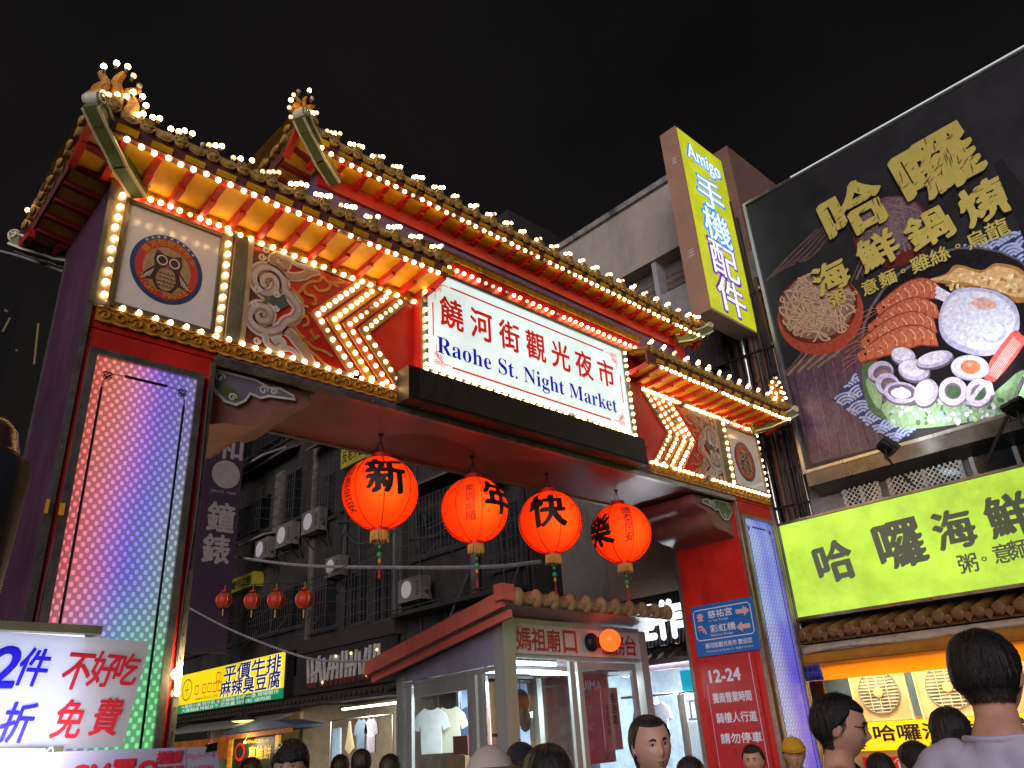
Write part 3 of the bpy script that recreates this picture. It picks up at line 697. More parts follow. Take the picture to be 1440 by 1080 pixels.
# ================================================================== lanterns hanging from the lintel
paper = mat('lantern_paper', 'f94d16', .7, var=.07, sc=9, trans=.82)
ribm = mat('lantern_rib', 'a81808', .7, var=0, trans=.5)
linkm = mat('black_brush_ink', '1a0a06', .6, var=0)
fringe = mat('gold_fringe', 'b8862a', .6, var=.3, sc=30); jade = mat('jade_bead', '2a8a5a', .25, var=0)
def on_ball(text_mb, c, r, az, flat, vs_from=0):
    """wrap flat lettering (x across, z up about origin) on the lantern paper"""
    bm = bmesh.new(); me = bpy.data.meshes.new('wrap'); me.from_pydata(text_mb.v, [], text_mb.f); bm.from_mesh(me); bpy.data.meshes.remove(me)
    bmesh.ops.triangulate(bm, faces=bm.faces[:])
    for _ in range(4):
        E_ = [e for e in bm.edges if e.calc_length() > .07]
        if not E_: break
        bmesh.ops.subdivide_edges(bm, edges=E_, cuts=1); bmesh.ops.triangulate(bm, faces=[f for f in bm.faces if len(f.verts) > 3])
    o = MB()
    for v in bm.verts:
        la = v.co.z/(r*flat); a = az + v.co.x/r/max(.35, cos(la)); rr = r+.005
        o.v.append((c[0]+rr*cos(la)*cos(a), c[1]+rr*cos(la)*sin(a), c[2]+rr*flat*sin(la)))
    bm.verts.index_update()
    for f in bm.faces: o.f.append(tuple(v.index for v in f.verts)); o.mi.append(0)
    bm.free(); return o
def lantern(c, r, label, texts, flat=.98):
    L_ = thing('paper_lantern', label, 'lantern', c, 'glowing red lanterns under the gate'); c = V(c)
    s = MB(); n = 48; m = 24; prof = []
    for i in range(m*2+1):
        la = -1.33+2.66*i/(m*2); k = 1.0 if i % 2 else .972
        prof.append((r*cos(la)*k, r*flat*sin(la)))
    s.lathe(prof, c, n); del s.f[-2:]; del s.mi[-2:]
    sh = s.out('paper_shade', paper, L_, sharp=80)
    k = MB()
    for i in range(8):
        a = i*pi/4+.3; k.tube([c+V((cos(a)*cos(t)*r*1.003, sin(a)*cos(t)*r*1.003, sin(t)*r*flat*1.003)) for t in [-1.33+2.66*j/16 for j in range(17)]], .005, 4)
    k.out('shade_seam', ribm, sh)
    k = MB(); zt = r*flat*sin(1.33); rr = r*cos(1.33)
    k.lathe([(rr*.96, zt-.005), (rr*1.0, zt-.01), (rr*1.0, zt+.05), (rr*.9, zt+.05)], c, 24); k.lathe([(rr*.96, -zt+.01), (rr, -zt+.01), (rr*.98, -zt-.04), (rr*.9, -zt-.04)], c, 24)
    k.out('collar', mat('lantern_collar', 'd02a10', .5, var=.1), L_)
    k = MB()
    for i in range(40):
        a = i*2*pi/40; p = c+V((cos(a)*rr*.97, sin(a)*rr*.97, -zt-.035)); k.tube([p, p+V((random.uniform(-.006, .006), random.uniform(-.006, .006), -.10+random.uniform(-.015, .01)))], [.008, .006], 4)
    k.out('fringe', fringe, L_)
    k = MB(); z = c.z-zt
    k.m = 0; k.tube([(c.x, c.y, z), (c.x, c.y, z-.36)], .004, 5)
    k.m = 1; k.ball((c.x, c.y, z-.19), .022, 10, 7); k.ball((c.x, c.y, z-.27), .032, 10, 7)
    k.m = 2; k.ball((c.x, c.y, z-.335), (.018, .018, .03), 8, 6)
    k.m = 3
    for i in range(7): k.tube([(c.x, c.y, z-.36), (c.x+cos(i)*.012, c.y+sin(i)*.012, z-.52)], .005, 4)
    k.out('tassel', [dark, jade, fringe, mat('tassel_thread', '9a1c1c', .8, var=.1)], L_)
    k = MB(); top = 4.69
    for dx in (-.05, .05): k.tube(curve([(c.x+dx, c.y, c.z+zt+.05), (c.x+dx*.8, c.y+.01, c.z+zt+.13), (c.x, c.y, min(top-.02, c.z+zt+.2))], 4), .004, 5)
    zz = c.z+zt+.17; i = 0
    while zz < top: k.tube([V((c.x+cos(a+i)*.013*(1 if i % 2 else .6), c.y+sin(a+i)*.008, zz+sin(a)*.022)) for a in [j*2*pi/8 for j in range(9)]], .0035, 4); zz += .035; i += 1
    k.lathe([(.03, 0), (.03, .012)], (c.x, c.y, top-.012), 12)
    k.out('hanging_chain', dark, L_)
    for body, az, z, h, vert, bold in texts:
        t = MB(); hv = 0
        if vert: t.text('\n'.join(body), (0, 0, z), EX, EZ, None, h*.85, bold=.004, line=.95, lift=.0001)
        else: t.text(body, (0, 0, z), EX, EZ, None, h*.86, bold=.026, heavy=10, lift=.0001, shear=-.06, nib=1)
        on_ball(t, c, r, az, flat).out('brush_lettering', linkm, sh, smooth=False)
    lamp('lantern_bulb', 'POINT', c+V((-.09, -.19, -.04)), 7.0, (1, .52, .26), L_, .03)
def face_az(c, turn=0): return math.atan2(-c[1], -c[0])+turn
for c, r, lab, tx in (
    ((4.48, 6.68, 4.02), .405, 'largest glowing red paper lantern, brushed with the character 新', [('新', .16, .1, .47, 0, 0), ('國泰民安', -.98, -.02, .6, 1, 0)]),
    ((5.80, 6.68, 4.02), .398, 'glowing red paper lantern with the short column 風調雨順 facing out', [('風調雨順', -.12, .0, .52, 1, 0), ('年', .82, .08, .46, 0, 0), ('國泰民安', -1.6, 0, .5, 1, 0)]),
    ((7.08, 6.68, 4.04), .412, 'glowing red paper lantern brushed with the character 快', [('快', -.06, .08, .50, 0, 0), ('風調雨順', 1.3, 0, .5, 1, 0)]),
    ((8.50, 6.68, 4.07), .425, 'glowing red paper lantern nearest the right pillar with 國泰民安 written down it', [('國泰民安', .28, .05, .6, 1, 0), ('樂', -.85, .0, .5, 0, 0)])):
    lantern(c, r, lab, [(b_, face_az(c, a), z, h, v, k) for b_, a, z, h, v, k in tx])
# ================================================================== signs on the right pillar
B = thing('direction_sign', 'blue direction sign with two white arrows, screwed to the red pillar', 'sign', (10.5, 6.53, 2.5))
s = MB(); X_ = 10.49
s.box(X_, X_+.035, 6.0, 7.07, 2.49, 3.22); pl = s.out('sign_plate', mat('sign_blue', '1c68b0', .35, var=.08, spec=.5), B)
w_ = mat('sign_white', 'd8dce0', .4, var=0); wp = mat('sign_arrow_pink', 'd8a8a0', .4, var=0)
s = MB(); x = X_-.002
def SP(y, z): return V((x, y, z))
rr = [(7.03, 3.12), (6.99, 3.155), (6.08, 3.155), (6.04, 3.12), (6.04, 2.75), (6.08, 2.715), (6.99, 2.715), (7.03, 2.75)]
s.ribbon([SP(*p) for p in rr], .014, NX, True)
s.m = 1
for z, sg in ((3.045, -1), (2.83, 1)):
    cy = 6.19; P = [(-.10, .032), (.03, .032), (.03, .075), (.13, 0), (.03, -.075), (.03, -.032), (-.10, -.032)]
    s.poly([SP(cy+sg*a, z+c) for a, c in P][::1 if sg < 0 else -1])
s.m = 0
s.text('慈祐宮', (x, 6.56, 3.07), NY, EZ, .42, .11, bold=.01); s.text('Ci You Temple', (x, 6.60, 2.975), NY, EZ, .34, .04)
s.text('彩虹橋', (x, 6.55, 2.86), NY, EZ, .44, .11, bold=.01); s.text('Rainbow Bridge', (x, 6.58, 2.765), NY, EZ, .38, .042)
s.text('饒河街觀光夜市 歡迎您', (x, 6.50, 2.63), NY, EZ, .80, .075, bold=.01); s.text('Welcome to Raohe St. Night Market', (x, 6.50, 2.545), NY, EZ, .80, .035)
s.m = 1
s.box(x-.001, x, 6.86, 6.97, 2.99, 3.0); s.box(x-.001, x, 6.875, 6.955, 3.0, 3.05); s.poly([SP(6.99, 3.05), SP(6.915, 3.11), SP(6.84, 3.05)]); s.box(x-.001, x, 6.87, 6.96, 3.08, 3.095)
s.ribbon(curve([SP(6.98, 2.90), SP(6.93, 2.92), SP(6.88, 2.87), SP(6.85, 2.80)]), .03, NX); s.ribbon(curve([SP(6.98, 2.86), SP(6.92, 2.87), SP(6.89, 2.82)]), .012, NX)
s.out('sign_markings', [w_, wp], pl, smooth=False)
B = thing('notice_board', 'red notice sheet reading 12-24 in white below the blue direction sign', 'notice', (10.5, 6.6, .9))
s = MB(); s.box(10.505, 10.529, 6.14, 7.08, .8, 2.47); pl = s.out('notice_sheet', mat('notice_red', 'b01c1e', .3, var=.08, spec=.5), B)
s = MB(); x = 10.502; s.text('12-24', (x, 6.66, 2.2), NY, EZ, .52, .165, bold=.03); s.text('攤商營業時間', (x, 6.60, 1.90), NY, EZ, .64, .135, bold=.014)
s.text('騎樓人行道', (x, 6.58, 1.63), NY, EZ, .66, .135, bold=.014); s.text('請勿停車', (x, 6.56, 1.36), NY, EZ, .66, .135, bold=.014)
s.box(x-.001, x, 6.20, 6.207, .9, 2.46); s.box(x-.001, x, 6.98, 6.985, .9, 2.1)
s.out('notice_lettering', w_, pl, smooth=False)
# ================================================================== right side of the street: seafood shop building
wall_g = mat('grey_tile_wall', '8a8580', .7, 0, .25, 5, grime=.4)
WX = 12.8
sb = thing('shop_building', 'grey tiled shop building behind the big food poster and the yellow sign', 'building', (14, 3, 0))
s = MB(); s.box(WX, 17, -4, 6.3, 2.9, 10.2); s.box(12.95, 17, -4, 6.3, 2.62, 2.9); s.box(13.6, 17, -4, 6.2, 0, 2.62); wl = s.out('wall', wall_g, sb)
s = MB(); s.box(13.9, 18, 6.42, 9.2, 0, 13.92); s.out('stair_tower', mat('tan_render', '8a6a58', .7, 0, .12, 3, grime=.15), sb)
# windows between poster and sign
fr_m = mat('window_aluminium', '9aa4a8', .4, .6, .15)
wg = mat('dark_window_glass', '1c2830', .08, var=.1, spec=.8)
for y0, y1, mesh in ((4.62, 5.25, 1), (3.35, 4.5, 1), (2.0, 3.25, 0), (.6, 1.9, 0)):
    f = MB(); z0, z1 = 4.45, 5.75; x = WX-.03
    for a, c in ((y0, y0+.06), (y1-.06, y1), ((y0+y1)/2-.03, (y0+y1)/2+.03)): f.box(x-.02, x+.03, a, c, z0, z1)
    f.box(x-.02, x+.03, y0+.06, (y0+y1)/2-.03, z0, z0+.06); f.box(x-.02, x+.03, (y0+y1)/2+.03, y1-.06, z0, z0+.06); f.box(x-.02, x+.03, y0+.06, (y0+y1)/2-.03, z1-.06, z1); f.box(x-.02, x+.03, (y0+y1)/2+.03, y1-.06, z1-.06, z1)
    w = f.out('window', fr_m, sb)
    f = MB(); f.box(x+.004, x+.012, y0+.06, y1-.06, z0+.06, z1-.06); f.out('pane', wg, w, smooth=False)
    if mesh:
        f = MB(); st = .085; n = int((y1-y0+z1-z0)/st)
        for i in range(n):
            for sg in (1, -1):
                a = i*st; p = (y0, z0+a) if a < z1-z0 else (y0+a-(z1-z0), z1); q = (y0+a, z0) if a < y1-y0 else (y1, z0+a-(y1-y0))
                if sg < 0: p = (y0+y1-p[0], p[1]); q = (y0+y1-q[0], q[1])
                if abs(p[0]-q[0]) > .02: f.bar((x-.035-.004*(sg > 0), p[0], p[1]), (x-.035-.004*(sg > 0), q[0], q[1]), .008, .012)
        f.out('security_mesh', mat('mesh_wire', 'b8c4c8', .4, .6, 0), w)
# tile awning strip under the sign
s = MB()
for i in range(22):
    y = 6.02-i*.255; s.tube([(12.9, y, 3.0), (11.82, y, 2.72)], .085, 10); s.ball((11.815, y, 2.72), (.02, .088, .088), 12, 8); s.lathe([(.05, 0), (.06, .03), (.02, .036)], (11.80, y, 2.72), 12, (-1, 0, 0))
    s.prism([(11.83, y-.05, 2.70), (11.83, y-.127, 2.60), (11.83, y-.205, 2.70), (11.83, y-.127, 2.74)], (-.03, 0, 0))
s.box(11.9, 12.9, .4, 6.12, 2.60, 2.68)
s.out('tiled_canopy', mat('brown_roof_tile', '6b4a26', .5, 0, .4, 16, bump=.4), sb)
s = MB(); s.box(11.95, 12.9, .4, 6.3, 2.44, 2.58); s.box(11.86, 11.95, .4, 6.36, 2.46, 2.53); s.tube(curve([(11.85, 6.35, 2.44), (11.84, 5.4, 2.50), (11.84, 4.4, 2.47), (11.84, 3.2, 2.5), (11.84, 2, 2.47)], 5), .022, 6); s.out('canopy_beam', mat('worn_cream_beam', 'a89a84', .6, 0, .2, 6, grime=.4), sb)
# shop front below
tile_w = mat('shop_back_wall', 'c8a878', .4, 0, .12, 8)
s = MB(); s.box(12.55, 13.5, .2, 6.2, 0, 2.5); shop = s.out('shop_front', tile_w, sb)
s = MB()
for y0, y1 in ((5.0, 5.64), (3.98, 4.68)):
    cy = (y0+y1)/2; cz = 1.84
    s.m = 0; s.box(12.50, 12.549, y0-.1, y1+.1, 1.45, 2.18)
    s.m = 1; s.lathe([(.30, 0), (.315, .012), (.30, .03), (.285, .012)], (12.50, cy, cz), 36, (-1, 0, 0)); s.lathe([(.29, .002), (.288, .006)], (12.50, cy, cz), 36, (-1, 0, 0))
    s.m = 2
    for i in range(-6, 7):
        z = cz+i*.045; h = math.sqrt(max(0, .29**2-(i*.045)**2)); s.bar((12.475, cy-h, z), (12.475, cy+h, z), .008, .014)
    for i in (-1, 0, 1): s.bar((12.468, cy+i*.13, cz-.26), (12.468, cy+i*.13, cz+.26), .01, .01)
    s.m = 0; s.lathe([(.07, 0), (.07, .02), (.03, .028)], (12.468, cy, cz), 16, (-1, 0, 0))
    s.m = 1
    for k in range(4): a = k*pi/2+.5; s.prism([(12.485, cy+cos(a-.1)*.06, cz+sin(a-.1)*.06), (12.485, cy+cos(a-.45)*.26, cz+sin(a-.45)*.26), (12.485, cy+cos(a+.35)*.26, cz+sin(a+.35)*.26), (12.485, cy+cos(a+.2)*.06, cz+sin(a+.2)*.06)], (-.006, 0, 0))
    for y in (y0-.1, y1+.08): s.m = 2; s.box(12.48, 12.499, y, y+.022, 1.42, 2.2)
s.out('exhaust_fans', [mat('fan_box_cream', 'd8bc88', .4), mat('fan_blade_grey', '8a8a84', .4), mat('fan_grille_cream', 'ead6a8', .35)], sb, sharp=30)
s = MB(); s.box(12.52, 12.548, 5.75, 6.15, 1.5, 2.2); s.box(12.52, 12.548, 4.76, 4.92, 1.5, 2.2); s.out('pane', mat('blue_grey_pane', '5a7080', .15, var=.1), shop)
t = thing('menu_lightbox', 'small yellow lit menu strip with brushed seafood lettering inside the shop', 'sign', (12.5, 4.6, 1))
s = MB(); s.box(12.40, 12.498, 2.6, 5.95, 1.06, 1.44); bx = s.out('lightbox', mat('yellow_lit_face', 'e8c020', .35, var=0, em='f8cc10', es=.8, emvar=.1, sc=2), t)
s = MB(); x = 12.396
s.text('哈囉海鮮鍋燒', (x, 4.45, 1.29), NY, EZ, 2.1, .21, bold=.022, heavy=6); s.text('粥.意麵.雞絲.烏龍', (x, 4.2, 1.115), NY, EZ, 1.1, .065, bold=.01)
s.out('lettering', mat('brown_ink', '2a1606', .6, var=0), bx, smooth=False)
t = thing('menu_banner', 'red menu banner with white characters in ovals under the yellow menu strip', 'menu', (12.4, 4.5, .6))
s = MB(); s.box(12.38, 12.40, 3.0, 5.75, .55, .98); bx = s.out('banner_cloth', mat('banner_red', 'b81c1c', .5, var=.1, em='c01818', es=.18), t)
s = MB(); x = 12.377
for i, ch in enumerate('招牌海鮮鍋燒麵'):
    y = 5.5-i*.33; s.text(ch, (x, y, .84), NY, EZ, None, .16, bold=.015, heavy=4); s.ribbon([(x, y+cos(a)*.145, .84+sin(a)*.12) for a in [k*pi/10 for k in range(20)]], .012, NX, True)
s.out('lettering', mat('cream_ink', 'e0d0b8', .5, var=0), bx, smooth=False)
# orange awning
t = thing('orange_awning', 'orange canvas awning roll over the seafood shop front', 'awning', (11.7, 4.5, 2))
s = MB(); s.tube([(11.72, 6.38, 2.33), (11.72, .5, 2.38)], .10, 14); s.prism([(11.95, 6.38, 2.45), (11.72, 6.40, 2.42), (11.62, 6.40, 2.30), (11.66, 6.38, 2.26)], (0, -5.9, 0))
rl_ = s.out('canvas_roll', mat('awning_canvas_ochre', '9a6414', .7, 0, .2, 6), t)
s = MB(); n = 40
for i in range(n):
    a, c = 6.40-i*.147, 6.40-(i+1)*.147; wv = lambda y: .012*sin(y*7)
    s.poly([(11.63+wv(a), a, 2.28), (11.64+wv(a)*1.6, a, 2.045), (11.64+wv(c)*1.6, c, 2.045), (11.63+wv(c), c, 2.28)][::-1])
s.out('valance', mat('awning_valance', 'e08a10', .6, 0, .12, 3, trans=.6), t)
t = thing('phone_banner', 'blue cloth phone number banner pinned on the awning edge', 'banner', (11.6, 6, 2.1))
s = MB(); s.prism([(11.60, 6.24, 2.275), (11.60, 5.72, 2.275), (11.61, 5.70, 2.05), (11.61, 6.25, 2.05)], (-.006, 0, 0)); bx = s.out('banner_cloth', mat('banner_blue', '3a3a90', .6, var=.1), t)
s = MB(); s.text('龍門美食街', (11.592, 5.96, 2.215), NY, EZ, .42, .075, bold=.01); s.text('2325-5666', (11.595, 5.93, 2.105), NY, EZ, .40, .085, bold=.02); s.out('lettering', mat('navy_ink', '0c0c2c', .6, var=0), bx, smooth=False)
# tube light inside the shop front
t = thing('shop_tube_light', 'white tube light under the awning of the seafood shop', 'light', (12.1, 4.5, 2.3))
s = MB(); s.m = 0; s.box(12.07, 12.13, 2.6, 5.9, 2.33, 2.37); s.m = 1; s.tube([(12.1, 2.7, 2.31), (12.1, 5.8, 2.31)], .018, 8); s.out('tube', [white, mat('tube_glow_warm', '202020', em=(1, .82, .5), es=9, var=0)], t)
lamp('tube_lamp', 'AREA', (12.1, 4.25, 2.28), 60, (1, .80, .46), t, .08, (12.1, 4.25, 0), None, 3.2)
# ================================================================== big yellow-green lit sign
t = thing('shop_sign', 'huge yellow-green lit sign box with grey brushed lettering above the tiled canopy', 'sign', (12.1, 3, 3))
SX = 12.08
s = MB(); s.box(SX, 12.6, .6, 6.2, 2.97, 4.55); hb = s.out('sign_box', alu, t)
s = MB(); s.box(SX-.006, SX-.001, .66, 6.14, 3.02, 4.50)
m = mat('green_lit_face', '4a5a24', .3, var=0, em='ccf650', es=.90, emvar=.30, sc=1.1)
hb2 = s.out('lit_face', m, hb, smooth=False)
s = MB()
for z in (2.985, 4.525): s.box(SX-.03, SX, .6, 6.2, z-.018, z+.018)
s.box(SX-.03, SX, 6.16, 6.2, 3.003, 4.507)
for i in range(10): s.ball((SX-.02, .8+i*.55, 4.547), .012, 6, 4)
s.out('sign_rim', alu, hb)
gi = mat('grey_sign_ink', '5c6450', .5, var=0, em='5c6450', es=.28)
s = MB(); x = SX-.009
def onsign(px, py): p = W(px, py, X=x); return p
for ch, px, py, h, rot in (('哈', 1173, 789, .60, .05), ('囉', 1265, 765, .66, .02), ('海', 1341, 744, .53, 0), ('鮮', 1418, 724, .55, 0)):
    s.text(ch, onsign(px, py), NY, EZ, h*.98, h, bold=.024, heavy=10, rot=rot, nib=1, shear=-.05)
for i, ch in enumerate('鍋燒'): s.text(ch, (x, 2.0-i*.7, 3.9), NY, EZ, None, .53, bold=.034, heavy=8)
for ch, px, py, h in (('粥', 1361, 792, .25), ('。', 1384, 786, .06), ('意', 1410, 778, .25), ('麵', 1433, 772, .25)):
    s.text(ch, onsign(px, py), NY, EZ, None, h, bold=.01, heavy=4)
s.out('lettering', gi, hb2, smooth=False)
# ================================================================== Projecting vertical sign
t = thing('projecting_sign', 'tall narrow yellow lit sign with white and blue lettering jutting from the facade', 'sign', (12, 6.2, 8.3))
s = MB(); s.m = 0; s.box(11.08, 12.74, 6.09, 6.48, 8.34, 12.62); s.m = 1; s.box(11.085, 12.735, 6.088, 6.478, 8.33, 8.339)
bx = s.out('sign_box', [mat('sign_side_brown', 'c09478', .5, .2, .1, 3), mat('sign_base_white', 'c0bcc4', .5)], t)
s = MB(); s.box(11.12, 12.72, 6.078, 6.089, 8.38, 12.58)
fc = s.out('lit_face', mat('acid_yellow_face', '5a5a10', .3, var=0, em='d4dc28', es=.78, emvar=.22, sc=2.2), bx, smooth=False)
s = MB(); y = 6.074; cx = 11.92
def duo(ch, c, w, h, k):
    c = V(c)
    s.m = k; s.text(ch, c, EX, EZ, w*1.02, h*1.02, bold=.042, heavy=10)
    s.m = 0; s.text(ch, c+V((0, -.012, 0)), EX, EZ, w*.97, h*.97, bold=.002, heavy=6)
duo('Amigo', (cx, y, 12.08), 1.22, .52, 1)
for ch, z, k in (('手', 11.28, 1), ('機', 10.47, 1), ('配', 9.66, 2), ('件', 8.86, 2)): duo(ch, (cx, y, z), .95, .78, k)
s.out('lettering', [mat('letter_white_lit', 'e8f0ff', var=0, em='e6eeff', es=.95), mat('letter_blue_edge', '2070d0', var=0, em='3c9cf0', es=.7), mat('letter_purple_edge', '7030a0', var=0, em='7a30b8', es=.5)], fc, smooth=False)
s = MB()
for z in (11.75, 9.55):
    for i in range(3): s.box(11.074, 11.079, 6.2, 6.3, z+i*.06, z+.025+i*.06)
s.out('vent_slots', white, bx)
# pipes on the corner of the facade
t = thing('drain_pipes', 'bundle of rusty drain pipes and cables climbing the facade corner beside the poster', 'pipes', (12.7, 6, 0))
for x, y, r, m, ztop in ((12.62, 6.42, .055, steel, 12.9), (12.70, 6.28, .06, wood, 12.6), (12.72, 6.10, .045, mat('rust_pipe', '5a3a24', .6, .2, .3, 8), 11.5), (12.66, 5.98, .03, dark, 11), (12.70, 5.88, .05, wood, 9.5), (12.6, 5.80, .022, alu, 8.0), (12.68, 6.6, .05, mat('rust_pipe', '5a3a24'), 10), (12.58, 6.72, .03, dark, 9)):
    s = MB(); s.tube([(x, y, 2.6), (x+.01, y-.01, ztop*.6), (x, y, ztop)], r, 10)
    for z in (4.2, 5.6, 7.4, 9.2): s.lathe([(r+.012, -.03), (r+.012, .03)], (x, y, z), 10)
    s.out('pipe', m, t)
s = MB()
for z in (4.9, 6.3, 7.9): s.bar((12.55, 5.75, z), (12.55, 6.75, z+.05), .03, .04)
for i in range(9): y = 5.75+i*.1; s.tube(curve([(12.56, y, 3.0), (12.55, y+random.uniform(-.06, .06), 4.5), (12.57, y+random.uniform(-.05, .05), 6.5), (12.56, y+random.uniform(-.08, .08), 9)], 5), .011, 5)
s.out('cables', dark, t)
# ================================================================== food poster on the facade
PX0 = 12.40
t = thing('food_poster', 'huge dark seafood poster with gold brushed lettering, lit by two floodlights', 'billboard', (12.5, 3, 5.4))
s = MB(); s.box(PX0, 12.78, -.6, 5.60, 5.38, 10.95); bd = s.out('board', mat('poster_print_dark', '282829', .38, var=.25, sc=1.2, spec=.45), t)
s = MB()
s.box(PX0-.05, 12.79, 5.60, 5.66, 5.33, 11.0); s.box(PX0-.05, 12.79, -.6, 5.60, 10.95, 11.0); s.box(PX0-.05, 12.79, -.6, 5.60, 5.33, 5.38); s.out('board_frame', steel, t)
s = MB(); s.prism([(PX0-.03, 5.62, 5.33), (PX0-.03, 5.62, 5.10), (12.79, 5.62, 4.98), (12.79, 5.62, 5.33)], (0, -6.2, 0)); s.out('lower_ledge', mat('dull_steel_ledge', '6a6660', .3, .8, .3, 3), t)
def PP(pts, k): return [W(px, py, X=PX0-.002-k*.0012) for px, py in pts]
class Art(MB):
    def shape(s, m, k, pts, smooth=0):
        s.m = m; q = PP(pts, k)
        if smooth: q = curve(q, smooth, True)
        a = sum(((q[i]-q[0]).cross(q[(i+1) % len(q)]-q[0]) for i in range(len(q))), V((0, 0, 0)))
        return s.poly(q if a.x < 0 else q[::-1])
    def line(s, m, k, pts, w, n=4):
        s.m = m; c = curve(PP(pts, k), n); s.ribbon(c, w, NX)
    def oval(s, m, k, c, a, b, rot=0, n=28):
        s.shape(m, k, [(c[0]+a*cos(t)*cos(rot)-b*sin(t)*sin(rot), c[1]+a*cos(t)*sin(rot)+b*sin(t)*cos(rot)) for t in [2*pi*i/n for i in range(n)]])
COLS = dict(wood='5a4656', woodline='77607a', woodark='3a2c3a', straw='8a7468', strawd='5c4a44', bowl='a84a34', bowld='6a2a22', noodle='c9a98a', noodled='8a6a58', noodleg='6e5c6c', dish='1c181c', rim='6a6468', wave='2c3866', wavel='a8b4d8', prawn='c06a4a', prawnl='e0a080', prawnd='8a3c28', egg='d8d8e4', eggs='b8b4d0', eggp='d8a898', crust='d8b078', crustd='b07c40', crusth='f0dcb0', clam='b8b0c8', clamd='6a5a68', clami='e4dce8', green='8aa878', greenl='b8ccb0', greend='4c6a48', squid='e0d4e4', squidd='8a6a88', crab='d05a50', crabl='e8a8a0', yolk='d88058', gold='c9b85a', goldd='5a4a20', iced='9ab0a8')
KEY = list(COLS); PM = [mat('print_'+k, v, .32, var=.34, sc=16, spec=.5, bump=.12) for k, v in COLS.items()]
I = {k: i for i, k in enumerate(KEY)}
A = Art(); rnd = random.Random(5)
# wooden table planks lower left
A.shape(I['wood'], 0, [(1106, 520), (1225, 455), (1300, 560), (1262, 622), (1142, 652)])
for i in range(9):
    x0 = 1118+i*14; A.line(I['woodark'] if i % 3 == 0 else I['woodline'], 1, [(x0-4, 515-i*3), (x0+6, 560), (x0+12+rnd.random()*4, 600), (x0+22, 648-i*3)], .012 if i % 3 else .02)
for k in range(6): A.line(I['woodline'], 1.5, [(1160-k*3, 560-k*5), (1152-k*3, 580), (1163, 606+k*3), (1172+k*2, 585), (1163, 560-k*6)], .010)
# straw mats
for i in range(9):
    x = 1100+i*7; A.line(I['straw'] if i % 2 else I['strawd'], 2, [(x+54, 470+i*2-18), (x+30, 500-6), (x, 530-i*2)], .05)
for i in range(5): A.line(I['strawd'], 2, [(1078+i*8, 395-i*6), (1110+i*8, 360), (1150+i*8, 322-i*3)], .05)
for i in range(11): A.line(I['straw'] if i % 2 else I['strawd'], 2, [(1196+i*8, 398-i*5), (1203+i*8, 382-i*5), (1210+i*8, 366-i*5)], .035)
# noodle bowls
def bowl(c, a, b, rot, bright, k):
    A.oval(I['bowl'] if bright else I['bowld'], k, (c[0]+4, c[1]+10), a*1.10, b*1.12, rot); A.oval(I['bowld'], k+1, c, a*1.02, b*1.0, rot)
    A.oval(I['noodled'] if bright else I['noodleg'], k+2, (c[0], c[1]-2), a*.93, b*.92, rot)
    for i in range(130 if bright else 70):
        t0 = rnd.random()*6.28; q = rnd.random()**.6*.85; ln = rnd.uniform(.2, .6); cx = c[0]+a*q*cos(t0); cy = c[1]+b*q*sin(t0); th = rnd.random()*3.14; cv = rnd.uniform(-.6, .6)
        pts = []
        for j in range(5):
            u = (j-2)/2*ln; x = cx+a*u*cos(th+cv*u*2); y = cy+b*u*sin(th+cv*u*2)
            d = math.hypot((x-c[0])/a, (y-c[1])/b)
            if d > .95: x, y = c[0]+(x-c[0])*.95/d, c[1]+(y-c[1])*.95/d
            pts.append((x, y))
        m = 'noodle' if bright else 'straw'
        A.line(I['noodled' if bright else 'noodleg'], k+3+i*.02, pts, .040); A.line(I[m], k+3.01+i*.02, pts, .026)
bowl((1252, 318), 52, 42, -.35, False, 2)
bowl((1150, 432), 56, 50, -.45, True, 5)
# wave cloth: nested arcs
def waves(poly, k, sc):
    A.shape(I['wave'], k, poly)
    def inside(x, y):
        r = False; n = len(poly)
        for i in range(n):
            x1, y1 = poly[i]; x2, y2 = poly[i-1]
            if (y1 > y) != (y2 > y) and x < (x2-x1)*(y-y1)/(y2-y1)+x1: r = not r
        return r
    xs = [p[0] for p in poly]; ys = [p[1] for p in poly]
    j = 0; y = min(ys)-sc
    while y < max(ys)+sc:
        x = min(xs)-sc+(sc if j % 2 else 0)
        while x < max(xs)+sc:
            for r in (.92, .68, .44, .2):
                run = []
                for q in range(13):
                    a = pi+.35+q*(pi-.7)/12; p = (x+cos(a-.3)*r*sc, y+sin(a-.3)*r*sc*.8)
                    if inside(*p): run.append(p)
                    else:
                        if len(run) > 2: A.line(I['wavel'], k+1+j*.05, run, sc*.0017, 2)
                        run = []
                if len(run) > 2: A.line(I['wavel'], k+1+j*.05, run, sc*.0017, 2)
            x += sc*2
        y += sc*.52; j += 1
waves([(1170, 562), (1206, 522), (1215, 560), (1250, 590), (1286, 598), (1290, 604), (1262, 622), (1236, 610)], 8, 22)
waves([(1330, 368), (1352, 345), (1440, 322), (1440, 380), (1400, 372), (1380, 372)], 8, 24)
